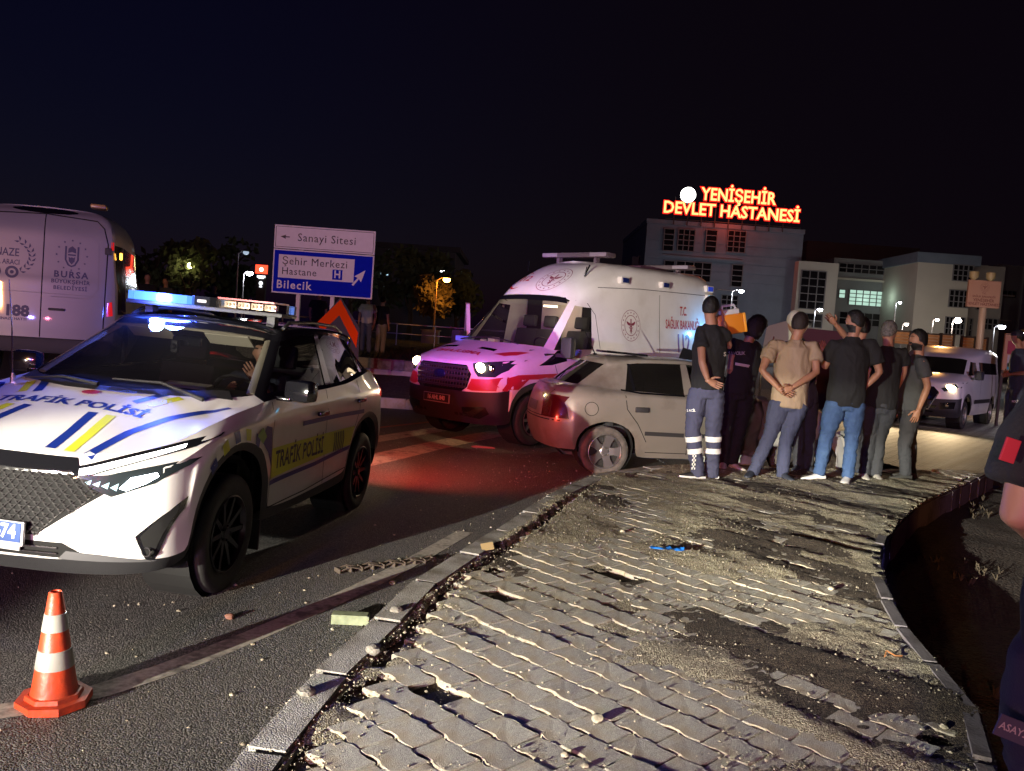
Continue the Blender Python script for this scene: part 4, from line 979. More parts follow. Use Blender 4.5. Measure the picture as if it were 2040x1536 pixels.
    for y_, e_, c_ in ((.30, 1050, (1.0, .07, .10)), (-.30, 1650, (.16, .13, 1.0))):
        sb = lamp('rear_beacon', 'SPOT', (-1.60, y_, 1.79), e_, c_, .08, None, 40, .5, P)
        sb.rotation_euler = (P.matrix_world.inverted() @ Vector((-1.0, 12.2, .9)) - sb.location).to_track_quat('-Z', 'Y').to_euler()
    lamp('tail_glow', 'SPOT', (-3.66, .45, 1.06), 270, (1.0, .06, .035), .08, None, 118, 1.0, P).rotation_euler = Vector((-1, .55, -.55)).to_track_quat('-Z', 'Y').to_euler()
    return P
POL = police_car()
# ------------------------------------------------------------------ panel vans
def van_shell(P, warp=None, body=WHITE, roof_high=True, dark_arch=False, glassm=GLASS):
    r0 = [(.86,0,.30),(.83,.45,.30),(.75,.74,.30),(.62,.92,.31),(.50,.96,.34),(.47,.985,.55),(.30,.99,.73),(0,.992,.81),(-.30,.99,.73),(-.47,.985,.55),(-.52,.96,.34),(-.9,.95,.33),(-1.35,.95,.33),(-2.2,.95,.33),(-3.22,.96,.34),(-3.27,.985,.55),(-3.45,.99,.73),(-3.75,.992,.81),(-4.05,.99,.73),(-4.22,.985,.55),(-4.27,.96,.36),(-4.80,.90,.42),(-4.86,.45,.42),(-4.87,0,.42)]
    r1 = [(.94,0,.50),(.915,.45,.50),(.83,.76,.50),(.68,.95,.50),(.55,.98,.50),(.52,1.0,.62),(.34,1.005,.82),(0,1.008,.90),(-.34,1.005,.82),(-.53,1.0,.62),(-.58,.985,.48),(-.9,.98,.46),(-1.35,.98,.46),(-2.2,.98,.46),(-3.15,.985,.48),(-3.22,1.0,.62),(-3.41,1.005,.82),(-3.75,1.008,.90),(-4.09,1.005,.82),(-4.28,1.0,.62),(-4.34,.985,.50),(-4.83,.92,.55),(-4.9,.46,.55),(-4.91,0,.55)]
    r2 = [(.95,0,.74),(.925,.45,.74),(.84,.76,.75),(.69,.95,.77),(.55,.985,.80),(.50,1.0,.84),(.34,1.01,.92),(0,1.012,.97),(-.34,1.01,.92),(-.52,1.005,.86),(-.62,1.005,.82),(-.9,1.005,.80),(-1.35,1.005,.80),(-2.2,1.005,.80),(-3.1,1.005,.82),(-3.2,1.005,.86),(-3.41,1.01,.92),(-3.75,1.012,.97),(-4.09,1.01,.92),(-4.28,1.005,.86),(-4.4,1.0,.82),(-4.83,.95,.80),(-4.9,.47,.80),(-4.91,0,.80)]
    r3 = [(.915,0,1.10),(.885,.42,1.10),(.78,.70,1.11),(.60,.87,1.13),(.45,.92,1.15),(.36,.94,1.16),(.20,.955,1.17),(0,.965,1.18),(-.2,.975,1.19),(-.38,.98,1.20),(-.55,.985,1.21),(-.9,.99,1.22),(-1.35,.992,1.23),(-2.2,.995,1.25),(-3.1,.995,1.25),(-3.2,.995,1.25),(-3.41,.995,1.25),(-3.75,.995,1.25),(-4.09,.99,1.25),(-4.28,.985,1.25),(-4.45,.98,1.25),(-4.83,.94,1.25),(-4.88,.47,1.25),(-4.89,0,1.25)]
    r4 = [(.80,0,1.20),(.77,.38,1.20),(.66,.62,1.21),(.50,.76,1.23),(.38,.81,1.25),(.30,.83,1.265),(.18,.85,1.28),(.04,.865,1.295),(-.10,.88,1.30),(-.25,.90,1.30),(-.42,.93,1.29),(-.9,.955,1.31),(-1.35,.965,1.35),(-2.2,.985,1.40),(-3.1,.985,1.40),(-3.2,.985,1.40),(-3.41,.985,1.40),(-3.75,.985,1.40),(-4.09,.98,1.40),(-4.28,.975,1.40),(-4.45,.97,1.40),(-4.83,.93,1.40),(-4.875,.46,1.40),(-4.885,0,1.40)]
    r5 = [(.08,0,1.42),(.07,.22,1.42),(.05,.40,1.418),(.01,.53,1.415),(-.03,.60,1.412),(-.07,.65,1.41),(-.11,.69,1.405),(-.16,.73,1.40),(-.22,.765,1.395),(-.30,.80,1.385),(-.45,.87,1.35),(-.9,.925,1.365),(-1.25,.935,1.375),(-2.2,.965,1.5),(-3.1,.968,1.5),(-3.2,.968,1.5),(-3.41,.968,1.5),(-3.75,.968,1.5),(-4.09,.965,1.5),(-4.28,.96,1.5),(-4.45,.955,1.5),(-4.83,.92,1.5),(-4.865,.455,1.5),(-4.875,0,1.5)]
    r6 = [(-.80,0,2.16),(-.805,.2,2.16),(-.82,.38,2.155),(-.835,.49,2.15),(-.85,.55,2.145),(-.86,.59,2.14),(-.875,.625,2.13),(-.89,.66,2.12),(-.905,.69,2.105),(-.92,.72,2.09),(-.96,.79,2.02),(-1.05,.82,2.01),(-1.28,.85,2.0),(-2.2,.92,2.02),(-3.1,.925,2.02),(-3.2,.925,2.02),(-3.41,.925,2.02),(-3.75,.925,2.02),(-4.09,.92,2.02),(-4.28,.915,2.02),(-4.45,.91,2.02),(-4.82,.88,2.02),(-4.84,.44,2.02),(-4.845,0,2.02)]
    r7 = [(-1.02,0,2.36),(-1.025,.2,2.36),(-1.035,.38,2.355),(-1.05,.48,2.35),(-1.065,.54,2.345),(-1.08,.585,2.335),(-1.10,.63,2.325),(-1.12,.665,2.315),(-1.145,.70,2.305),(-1.18,.735,2.295),(-1.25,.79,2.28),(-1.4,.84,2.27),(-1.6,.87,2.28),(-2.2,.915,2.32),(-3.1,.92,2.34),(-3.2,.92,2.34),(-3.41,.92,2.34),(-3.75,.92,2.34),(-4.09,.915,2.34),(-4.28,.91,2.34),(-4.45,.905,2.34),(-4.80,.86,2.34),(-4.82,.43,2.34),(-4.825,0,2.34)]
    r8 = [(-1.55,0,2.66),(-1.555,.17,2.66),(-1.565,.32,2.655),(-1.58,.41,2.65),(-1.6,.46,2.645),(-1.615,.50,2.635),(-1.635,.54,2.625),(-1.66,.575,2.615),(-1.69,.605,2.605),(-1.73,.635,2.60),(-1.8,.68,2.59),(-1.95,.73,2.60),(-2.1,.80,2.60),(-2.4,.835,2.62),(-3.1,.85,2.64),(-3.2,.85,2.64),(-3.41,.85,2.64),(-3.75,.85,2.64),(-4.09,.845,2.63),(-4.28,.84,2.62),(-4.45,.83,2.61),(-4.72,.78,2.59),(-4.74,.37,2.62),(-4.745,0,2.62)]
    r9 = [(min(p[0] - .25 if i < 13 else p[0], -1.75) if i < 20 else max(p[0], -4.6), p[1] * .72, 2.74) for i, p in enumerate(r8)]
    rc = [(p[0], 0, 2.765) for p in r9]
    def region(i, j, s):
        if i == 0: return 'bump' if j < 10 else ('rbump' if j >= 20 else 'body')
        if i == 1: return 'bump' if j < 4 else ('bump' if 4 <= j < 10 and dark_arch else 'body')
        if i == 5 :
            if j < 9: return 'ws'
            if j == 10 or j == 11: return 'dw%d' % s
        if i in (3, 4): return 'bonnet' if j < 9 else 'body'
        return 'body'
    mats = {'bump': ('bumper', PLAST), 'rbump': ('rear_bumper_skin', PLAST), 'body': ('body', body), 'bonnet': ('bonnet', body), 'ws': ('windscreen', glassm), 'dw1': ('door_window', glassm), 'dw-1': ('door_window', glassm)}
    return shell([r0, r1, r2, r3, r4, r5, r6, r7, r8, r9, rc], region, mats, P, sharp=(2, 5, 6), warp=warp)

REDF = mat('red_film', (.42, .02, .03), .4)
LOGO = mat('print_red_violet', (.22, .02, .05), .5)
def crest(r, name='crest'):
    """round ministry emblem: two rings, stars between, winged staff in the middle (flat print)"""
    it = [ring2d(r * .97, r, 40), ring2d(r * .62, r * .66, 36)]
    it += [star2d((r * .82 * math.cos(k * math.pi / 8), r * .82 * math.sin(k * math.pi / 8)), r * .075) for k in range(16)]
    it += [poly2d([(-.04 * r, -.5 * r), (.04 * r, -.5 * r), (.05 * r, .42 * r), (-.05 * r, .42 * r)])]
    for s in (1, -1):
        it += [poly2d([(s * .06 * r, .12 * r), (s * .46 * r, .28 * r), (s * .42 * r, .14 * r), (s * .30 * r, .02 * r), (s * .08 * r, -.02 * r)]), strip2d([(s * .02 * r, -.05 * r), (s * .2 * r, -.12 * r), (-s * .02 * r, -.28 * r), (-s * .12 * r, -.38 * r)], .05 * r)]
    return join2d(*it)

def ambulance():
    P = vehicle_root('ambulance', -.3528, 12.6007, -2.3272, -.049, 0, -.022, 'white and red ambulance van with headlights on facing the police car', 'ambulance')
    ob, bvh = van_shell(P)
    D = lambda n, vf, to3, d, m, off=.003, cell=.06: decal(n, vf, to3, d, bvh, m, P, off, cell)
    m = MB(); m.bx(-4.7, .55, -.85, .85, .38, .46)
    for x in (0, -3.75):
        for s in (1, -1): m.lathe([(.44, -.32), (.44, -.02)], 20, Matrix.Translation((x, s * .95, .42)) @ Matrix.Rotation(-s * math.pi / 2, 4, 'X'))
    m.bx(-1.75, -1.70, -.85, .85, .45, 2.15); m.build('underbody', DARKVOID, P)
    m = MB(); m.box((-.28, 0, 1.30), (.62, 1.66, .14), Matrix.Rotation(R(4), 4, 'Y'), bev=.05); m.bx(-.6, -.1, -.3, .3, .6, 1.3); m.build('dashboard', INTER, P, 50)
    for y in (.5, -.15, -.6): seat(P, -1.15, y, .98, .66)
    m = MB(); m.lathe([(.19, 0), (.205, .014), (.215, 0), (.205, -.014), (.19, 0)], 24, Matrix.Translation((-.68, .5, 1.36)) @ Matrix.Rotation(R(-50), 4, 'Y')); m.build('steering_wheel', INTER, P, 40)
    m = MB(); m.bx(-1.69, -1.68, -.5, .35, 1.0, 2.1); m.build('cab_partition', mat('partition_panel', (.55, .5, .42), .7), P)
    for s in (1, -1):
        m = MB(); m.bx(-1.3, -.2, s * .93, s * .91, .5, 1.3); m.build('door_trim', INTER, P)
    m = MB(); m.box((-1.2, .1, 2.0), (.2, .12, .03)); m.build('cab_lamp', emi('cab_lamp', (1, .75, .45), 6), P)
    lamp('cab_light', 'POINT', (-1.2, .1, 1.9), 6, (1, .8, .55), .05, parent=P)
    # litter on the dashboard
    for c_, d_, mm, a in (((-.05, -.62, 1.43), (.10, .24, .08), mat('blue_pack', (.12, .30, .62), .5), 20), ((-.10, -.02, 1.43), (.10, .20, .10), mat('paper', (.75, .72, .62), .8), -15), ((-.06, -.2, 1.41), (.07, .08, .07), mat('paper', (.75, .72, .62), .8), 0), ((-.12, .32, 1.395), (.2, .26, .01), mat('paper', (.75, .72, .62), .8), 10)):
        m = MB(); m.box(c_, d_, Matrix.Rotation(R(a), 4, 'Z'), bev=.015 if d_[2] > .02 else 0); m.build('dashboard_pack', mm, P)
    # windscreen black band, vents in the bonnet
    D('windscreen_band', poly2d([(-.72, 2.04), (-.66, 2.13), (0, 2.16), (.66, 2.13), (.72, 2.04), (.6, 2.06), (0, 2.08), (-.6, 2.06)]), FRONT, (-1, 0, 0), BLACKP, .004)
    for y in (-.42, .36):
        D('bonnet_vent', poly2d([(.44, y - .17), (.44, y + .17), (.35, y + .15), (.35, y - .15)]), TOP, (0, 0, -1), BLACKP, .004)
    # grille
    g = [(-.46, 1.10), (.46, 1.10), (.56, .98), (.52, .80), (.44, .74), (-.44, .74), (-.52, .80), (-.56, .98)]
    D('grille_frame', poly2d(g), FRONT, (-1, 0, 0), BLACKP, .006)
    hit = lambda u, v, o: (lambda h: h[0] + Vector((o, 0, 0)) if h[0] else None)(bvh.ray_cast(Vector((3, u, v)), Vector((-1, 0, 0))))
    for z in (.80, .87, .94, 1.01, 1.07):
        w = .49 if z < .85 or z > 1.05 else .52
        m = MB(); m.tube([hit(k * w / 6, z, .016) for k in range(-6, 7)], [(.016, .012)] * 13, 6); m.build('grille_bar', PLAST, P, 40)
    m = MB()
    for k in range(-9, 10):
        a, c_ = hit(k * .055, .775, .012), hit(k * .055, 1.075, .012); m.tube([a, c_], .006, 4)
    m.build('grille_mesh', PLAST, P)['kind'] = 'stuff'
    m = MB(); m.lathe([(.001, .02), (.10, .018), (.12, .01), (.125, 0)], 28, Matrix.Translation((.955, 0, .955)) @ Matrix.Rotation(R(88), 4, 'Y') @ Matrix.Diagonal((.5, 1, 1, 1))); m.build('badge', mat('badge_blue', (.01, .015, .06), .25, .2), P, 60)
    # plate
    m = MB(); m.box((.965, -.03, .605), (.02, .54, .125), bev=.005); m.build('plate_frame', mat('plate_frame', (.5, .5, .52), .35, .5), P)
    m = MB(); m.box((.977, -.03, .608), (.004, .515, .105)); pl = m.build('number_plate', mat('plate_dark', (.03, .03, .03), .4), P)
    Mt = Matrix.Translation((.9795, -.03, .608)) @ Matrix(((0, 0, 1, 0), (1, 0, 0, 0), (0, 1, 0, 0), (0, 0, 0, 1)))
    text_obj('plate_digits', '16 AHL 840', Mt, mat('plate_ink', (.75, .72, .65), .5), pl, size=.088, bold=.02, sx=.85, ext=.001)
    # bumper details
    for s in (1, -1):
        D('bumper_pocket', poly2d([(s * .44, .52), (s * .80, .55), (s * .84, .46), (s * .70, .38), (s * .46, .40)]), FRONT, (-1, 0, 0), BLACKP, .006)
        for k in range(3):
            D('bumper_slot', poly2d([(s * (.30 + k * .09), .44), (s * (.36 + k * .09), .44), (s * (.36 + k * .09), .40), (s * (.30 + k * .09), .40)]), FRONT, (-1, 0, 0), DARKVOID, .006)
        hp = [(.54, 1.13), (.60, 1.02), (.66, .955), (.86, .96), (.93, 1.06), (.94, 1.20), (.80, 1.17)]
        D('headlight', poly2d([(s * a, b_) for a, b_ in hp]), FRONT, (-1, 0, 0), mat('lamp_housing', (.03, .04, .045), .15), .008)
        h = hit(s * .66, 1.075, .004)
        m = MB(); m.ball(h, .085, 16, (.35, 1.1, .8)); m.build('headlight_beam', emi('halogen', (1, .72, .36), 60), P, 180)
        m = MB(); m.ball(hit(s * .79, 1.07, .0), .055, 14, (.3, 1, 1)); m.build('headlight_reflector', CHROME, P, 180)
        lamp('headlight_spot', 'SPOT', tuple(h + Vector((.09, 0, 0))), 160, (1, .78, .5), .05, None, 75, .7, P).rotation_euler = Vector((1, 0, -.10)).to_track_quat('-Z', 'Y').to_euler()
    # red film: bonnet flanks, wing stripes, side stripe
    # front: bonnet lettering, mirrored to be read in a driving mirror, flanked by red wedges
    v, f = text2d('AMBULANS', .17, bold=.03, sx=1.02)
    decal('lettering', (v * [-1, 1], f), lambda u, w_: (.62 - w_ * .9, u, 4), (0, 0, -1), bvh, REDF, P, .004)
    for s in (1, -1):
        D('red_stripe', poly2d([(.52, s * .60), (.46, s * .76), (.30, s * .84), (.05, s * .86), (.22, s * .78), (.40, s * .66)]), TOP, (0, 0, -1), REDF, .004)
        D('red_stripe', poly2d([(s * .57, .92), (s * .80, .93), (s * .95, .97), (s * .98, .78), (s * .60, .76), (s * .52, .78)]), FRONT, (-1, 0, 0), REDF, .004)
        d = (0, -s, 0); to = SIDE(s)
        D('red_stripe', poly2d([(.60, .80), (.58, .95), (.40, 1.0), (-.45, 1.02), (-4.8, 1.02), (-4.8, .86), (-.6, .86), (-.42, .80), (-.2, .94), (.2, .94), (.40, .80)]), to, d, REDF, .004)
        D('wing_glass', poly2d([(-.02, 1.13), (-.50, 1.34), (-.62, 1.36), (-.62, 1.20), (-.30, 1.14)]), to, d, BLACKP, .005)
        for q in ([(-.50, .5), (-.46, .9), (-.36, 1.14)], [(-1.42, .48), (-1.44, 1.4), (-1.36, 1.9), (-1.2, 2.06), (-1.0, 2.10)], [(-3.0, .5), (-3.0, 2.0), (-2.98, 2.3)], [(-1.44, 2.32), (-2.4, 2.36), (-4.7, 2.38)]):
            D('shut_line', strip2d(q, .010), to, d, DARKVOID, .002, .2)
        D('lettering', (lambda vf: (np.stack([-3.72 - s * vf[0][:, 0], 2.06 + vf[0][:, 1]], 1), vf[1]))(text2d('T.C.', .21, bold=.02, sx=.62)), to, d, REDF, .004)
        D('lettering', (lambda vf: (np.stack([-3.72 - s * vf[0][:, 0], 1.825 + vf[0][:, 1]], 1), vf[1]))(text2d('SAĞLIK BAKANLIĞI', .21, bold=.02, sx=.60)), to, d, REDF, .004)
        D('lettering', (lambda vf: (np.stack([-3.72 - s * vf[0][:, 0], 1.50 + vf[0][:, 1]], 1), vf[1]))(text2d('112', .42, bold=.03, sx=.7)), to, d, mat('violet_film', (.14, .02, .16), .4), .004)
        D('crest', xf2d(crest(.25), 1, (-2.20, 1.77)), to, d, LOGO, .004)
        # marker lamps along the roof edge
        for x in (-2.0, -3.08):
            h = bvh.ray_cast(Vector((x, s * 2, 2.47)), Vector((0, -s, 0)))[0]
            m = MB(); m.box((x, h.y + s * .02, 2.47), (.22, .09, .11), bev=.02); lm = m.build('side_lamp', mat('lamp_case', (.6, .58, .55), .4), P, 40)
            m = MB(); m.box((x, h.y + s * .07, 2.47), (.15, .012, .075)); m.build('lens', mat('blue_lens', (.01, .02, .12), .15), lm)
        for z, on_ in ((2.50, 0), (2.34, 1)):
            h = bvh.ray_cast(Vector((-4.55, s * 2, z)), Vector((0, -s, 0)))[0]
            m = MB(); m.box((-4.55, h.y + s * .02, z), (.24, .08, .12), bev=.02); lm = m.build('side_lamp', mat('lamp_case', (.6, .58, .55), .4), P, 40)
            m = MB(); m.box((-4.55, h.y + s * .065, z), (.16, .012, .08)); m.build('lens', emi('cyan_beacon', (.05, .55, 1.0), 9) if on_ else mat('blue_lens2', (.02, .04, .30), .15, emit=(.05, .1, .8), estr=.25), lm)
        m = MB(); m.box((-.42, s * 1.16, 1.40), (.12, .20, .30), bev=.04); m.box((-.42, s * 1.03, 1.28), (.07, .14, .05), bev=.01); m.build('wing_mirror', PLAST, P, 50)
        m = MB(); m.box((-.485, s * 1.16, 1.40), (.012, .16, .25)); m.build('mirror_glass', CHROME, P)
        for x in (0, -3.75): wheel(P, x, s * .97, .36, .23, .225, (8, .04, .07), RUBBER, SILV)
        m = MB(); m.box((-1.30, s * 1.0, 1.12), (.20, .03, .04), bev=.01); m.build('door_handle', PLAST, P, 40)
        # rear door left open on the far flank
    lamp('side_beacon', 'POINT', (-4.35, 1.2, 1.72), 12, (.1, .45, 1.0), .05, parent=P)
    # roof crest and crescent with number above the windscreen
    to = lambda u, v: (2.0, u, v); dd = Vector((-1, 0, -.25))
    D('crest', xf2d(crest(.26), 1, (.20, 3.20)), to, dd, LOGO, .004)
    cres = []
    for k in range(25):
        a = R(60 + k * 10); cres.append((.20 * math.cos(a), .20 * math.sin(a)))
    for k in range(24, -1, -1):
        a = R(66 + k * 9.5); cres.append((.05 + .175 * math.cos(a), .02 + .165 * math.sin(a)))
    D('crescent', xf2d(strip2d([(.19 * math.cos(R(55 + k * 10)), .19 * math.sin(R(55 + k * 10))) for k in range(26)], [.004 + .05 * math.sin(math.pi * k / 25) for k in range(26)]), 1, (-.47, 3.17)), to, dd, REDF, .004)
    D('lettering', xf2d(text2d('112', .17, bold=.03), 1, (-.40, 3.20)), to, dd, REDF, .004)
    for k in (-.62, -.30, .02): pass
    # roof bars: front and rear beacons
    for x, z in ((-1.92, 2.86), (-4.3, 2.86)):
        m = MB(); m.box((x, 0, z), (.26, 1.36, .085), bev=.035)
        for s in (1, -1): m.bx(x - .04, x + .04, s * .42, s * .36, 2.70, z - .03)
        bar = m.build('roof_beacon_bar', mat('beacon_smoke', (.16, .13, .15), .25, coat=.4), P, 50)
        for s in (1, -1):
            m = MB(); m.box((x, s * .5, z + .002), (.27, .34, .07), bev=.03); m.build('beacon_lens', mat('pale_lens', (.38, .34, .40), .2), bar, 50)
    m = MB(); m.tube([(-1.35, .62, 2.48), (-1.42, .66, 2.66)], .012, 6); m.tube([(-1.35, .62, 2.48), (-1.30, .70, 2.62)], .008, 6); m.build('roof_aerial', BLACKP, P)
    m = MB(); m.tube([(-1.33, -.55, 2.55), (-1.40, -.60, 2.72)], .010, 6); m.build('roof_aerial', BLACKP, P)
    # wipers
    for y0, y1 in ((.62, .0), (-.02, -.58)):
        q = [bvh.ray_cast(Vector((.05 - .0 * k, y0 + (y1 - y0) * k / 4, 3)), Vector((0, 0, -1)))[0] + Vector((0.0, 0, .03)) for k in range(5)]
        m = MB(); m.tube(q, .010, 6); m.build('wiper', PLAST, P)
    # passenger door standing open on the far side
    m = MB(); Md = Matrix.Translation((-.55, -.99, 0)) @ Matrix.Rotation(R(52), 4, 'Z')
    m.prism([(0, .5), (-.02, 1.2), (-.55, 1.98), (-.66, 2.0), (-.80, .5)], -.05, .01, Md @ Matrix(((1, 0, 0, 0), (0, 0, 1, 0), (0, 1, 0, 0), (0, 0, 0, 1)))); m.build('open_door', WHITE, P)
    return P
AMB = ambulance()

def funeral_van():
    # rear seam of the van at about 11.8 m, rear turned slightly to the left
    rear = at(84, 560, 12.0); ph = R(19); f_ = Vector((-math.sin(ph), math.cos(ph), 0)); X = rear.x + f_.x * 4.87; Y = rear.y + f_.y * 4.87
    P = vehicle_root('panel_van', X, Y, math.atan2(f_.y, f_.x), .36, 0, 0, 'white municipal funeral van seen from behind beyond the police car', 'van')
    def wp(G):
        z = G[..., 2]; G[..., 2] = np.where(z > 1.5, 1.5 + (z - 1.5) * .77, z); return G
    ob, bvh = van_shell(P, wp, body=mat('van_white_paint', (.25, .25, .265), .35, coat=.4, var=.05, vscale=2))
    INKV = mat('navy_print', (.02, .02, .09), .5)
    to = lambda u, v: (-8.0, -u, v); d = (1, 0, 0)                  # u to the right as seen from behind
    D = lambda n, vf, m, off=.003, cell=.08: decal(n, vf, to, d, bvh, m, P, off, cell)
    D('shut_line', strip2d([(0, .62), (0, 2.36)], .014), DARKVOID, .003)
    D('shut_line', strip2d([(-.80, .62), (-.82, 2.0), (-.76, 2.22), (-.66, 2.32), (0, 2.36), (.66, 2.32), (.76, 2.22), (.82, 2.0), (.80, .62)], .016), DARKVOID, .003)
    D('shut_line', strip2d([(-.8, 1.24), (0, 1.24), (.8, 1.24)], .008), mat('soft_line', (.25, .24, .26), .6), .003)
    D('door_press', strip2d([(.10, 2.12), (.60, 2.10), (.70, 2.0), (.72, 1.35), (.62, 1.20), (.12, 1.20)], .012), mat('soft_line', (.5, .48, .5), .6), .003)
    D('brake_lamp', join2d(poly2d([(.42 * math.cos(k * math.pi / 12) - .02, 2.41 + .045 * math.sin(k * math.pi / 12)) for k in range(24)])), BLACKP, .006)
    m = MB(); m.box((-4.80, -.68, 2.52), (.3, .2, .06), bev=.02); m.build('roof_lamp', mat('amber_dull', (.35, .22, .08), .3), P, 40)
    # city crest: turbaned head outline in a shield, stars around
    c0 = (.36, 1.80)
    it = [strip2d([(-.075, .12), (-.075, -.06), (-.04, -.13), (0, -.15), (.04, -.13), (.075, -.06), (.075, .12)], .022), poly2d([(-.05, .03), (-.045, .09), (0, .125), (.045, .09), (.05, .03), (0, .045)]), poly2d([(-.05, .015), (.05, .015), (.045, -.005), (-.045, -.005)]), poly2d([(-.04, -.02), (-.02, -.035), (0, -.025), (.02, -.035), (.04, -.02), (.035, -.08), (0, -.125), (-.035, -.08)])]
    it += [star2d((.185 * math.sin(a) * 1.0, .20 * math.cos(a)), .017) for a in [k * math.pi / 6 for k in range(12)]]
    D('city_crest', xf2d(join2d(*it), 1.05, c0), INKV, .004, .1)
    tx = lambda s, size, u, v, **k: D('lettering', xf2d(text2d(s, size, **k), 1, (u, v)), INKV, .004, .1)
    tx('BURSA', .125, .36, 1.52, bold=.03, space=1.25)
    tx('BÜYÜKŞEHİR', .075, .36, 1.42, bold=.02, space=1.1)
    tx('BELEDİYESİ', .075, .36, 1.33, bold=.02, space=1.12)
    tx('CENAZE', .155, -.52, 1.77, bold=.01, sx=.75)
    tx('NAKİL ARACI', .10, -.52, 1.635, bold=.01, sx=.75)
    tx('188', .21, -.30, .96, bold=.045)
    tx('CENAZE HATTI', .05, -.36, .85, bold=.02, sx=1.1)
    lv = []
    for k in range(9):
        a = R(-50 + k * 13); c_ = (-.52 + .38 * math.cos(a), 1.72 + .27 * math.sin(a)); t = (-math.sin(a), math.cos(a)); n_ = (math.cos(a), math.sin(a))
        for s in (1, -1):
            lv.append(poly2d([c_, (c_[0] + t[0] * .03 + n_[0] * .018 * s, c_[1] + t[1] * .03 + n_[1] * .018 * s), (c_[0] + t[0] * .06 + n_[0] * .045 * s, c_[1] + t[1] * .06 + n_[1] * .045 * s), (c_[0] + t[0] * .015 + n_[0] * .04 * s, c_[1] + t[1] * .015 + n_[1] * .04 * s)]))
    D('laurel', join2d(*lv), INKV, .004, .2)
    for u in (-.38, -.60): D('knot', xf2d(join2d(ring2d(.05, .085, 20), ring2d(0, .025, 12)), 1, (u, 1.50)), INKV, .004, .2)
    m = MB(); m.box((-4.93, -.20, 1.02), (.03, .20, .035), bev=.012); m.build('door_handle', PLAST, P, 40)
    m = MB(); m.box((-4.92, .22, .52), (.03, .56, .15), bev=.01); pl = m.build('number_plate', mat('plate_dim', (.45, .45, .5), .5), P)
    Mt = Matrix.Translation((-4.937, .22, .52)) @ Matrix(((0, 0, -1, 0), (-1, 0, 0, 0), (0, 1, 0, 0), (0, 0, 0, 1)))
    text_obj('plate_digits', 'AJE 38', Mt, mat('ink', (.012, .014, .03), .5), pl, size=.10, bold=.02, ext=.001)
    m = MB(); m.box((-4.92, 0, .50), (.10, 1.86, .22), bev=.04); m.build('rear_bumper', PLAST, P, 40)
    for s in (1, -1):
        dd = (0, -s, 0)
        decal('side_glass', poly2d([(-4.72, 1.0), (-4.72, 2.0), (-4.0, 2.02), (-4.0, 1.0)]), SIDE(s), dd, bvh, BLACKP, P, .004, .1)
        decal('side_glass', poly2d([(-3.9, 1.35), (-3.9, 2.02), (-1.5, 2.0), (-1.5, 1.35)]), SIDE(s), dd, bvh, BLACKP, P, .004, .1)
        D('tail_lamp', poly2d([(s * .84, 1.16), (s * .90, 1.18), (s * .92, .98), (s * .84, .96)]), mat('tail_red', (.35, .01, .01), .2), .008)
        D('tail_lamp', poly2d([(s * .86, 2.04), (s * .885, 2.04), (s * .89, 1.92), (s * .86, 1.92)]), mat('tail_red', (.35, .01, .01), .2), .008)
        m = MB(); m.box((-4.86, s * .83, 1.9), (.05, .09, .10), bev=.015); m.build('hinge', PLAST, P, 40)
        for x in (0, -3.75): wheel(P, x, s * .97, .36, .23, .225, (8, .04, .07), RUBBER, SILV)
    # glowing block put in for the orange reflections on the flank
    m = MB(); m.box((-4.55, -.965, 1.86), (.10, .03, .10), bev=.01); m.build('amber_glow', emi('amber', (1, .42, .05), 6), P)
    return P
VAN = funeral_van()

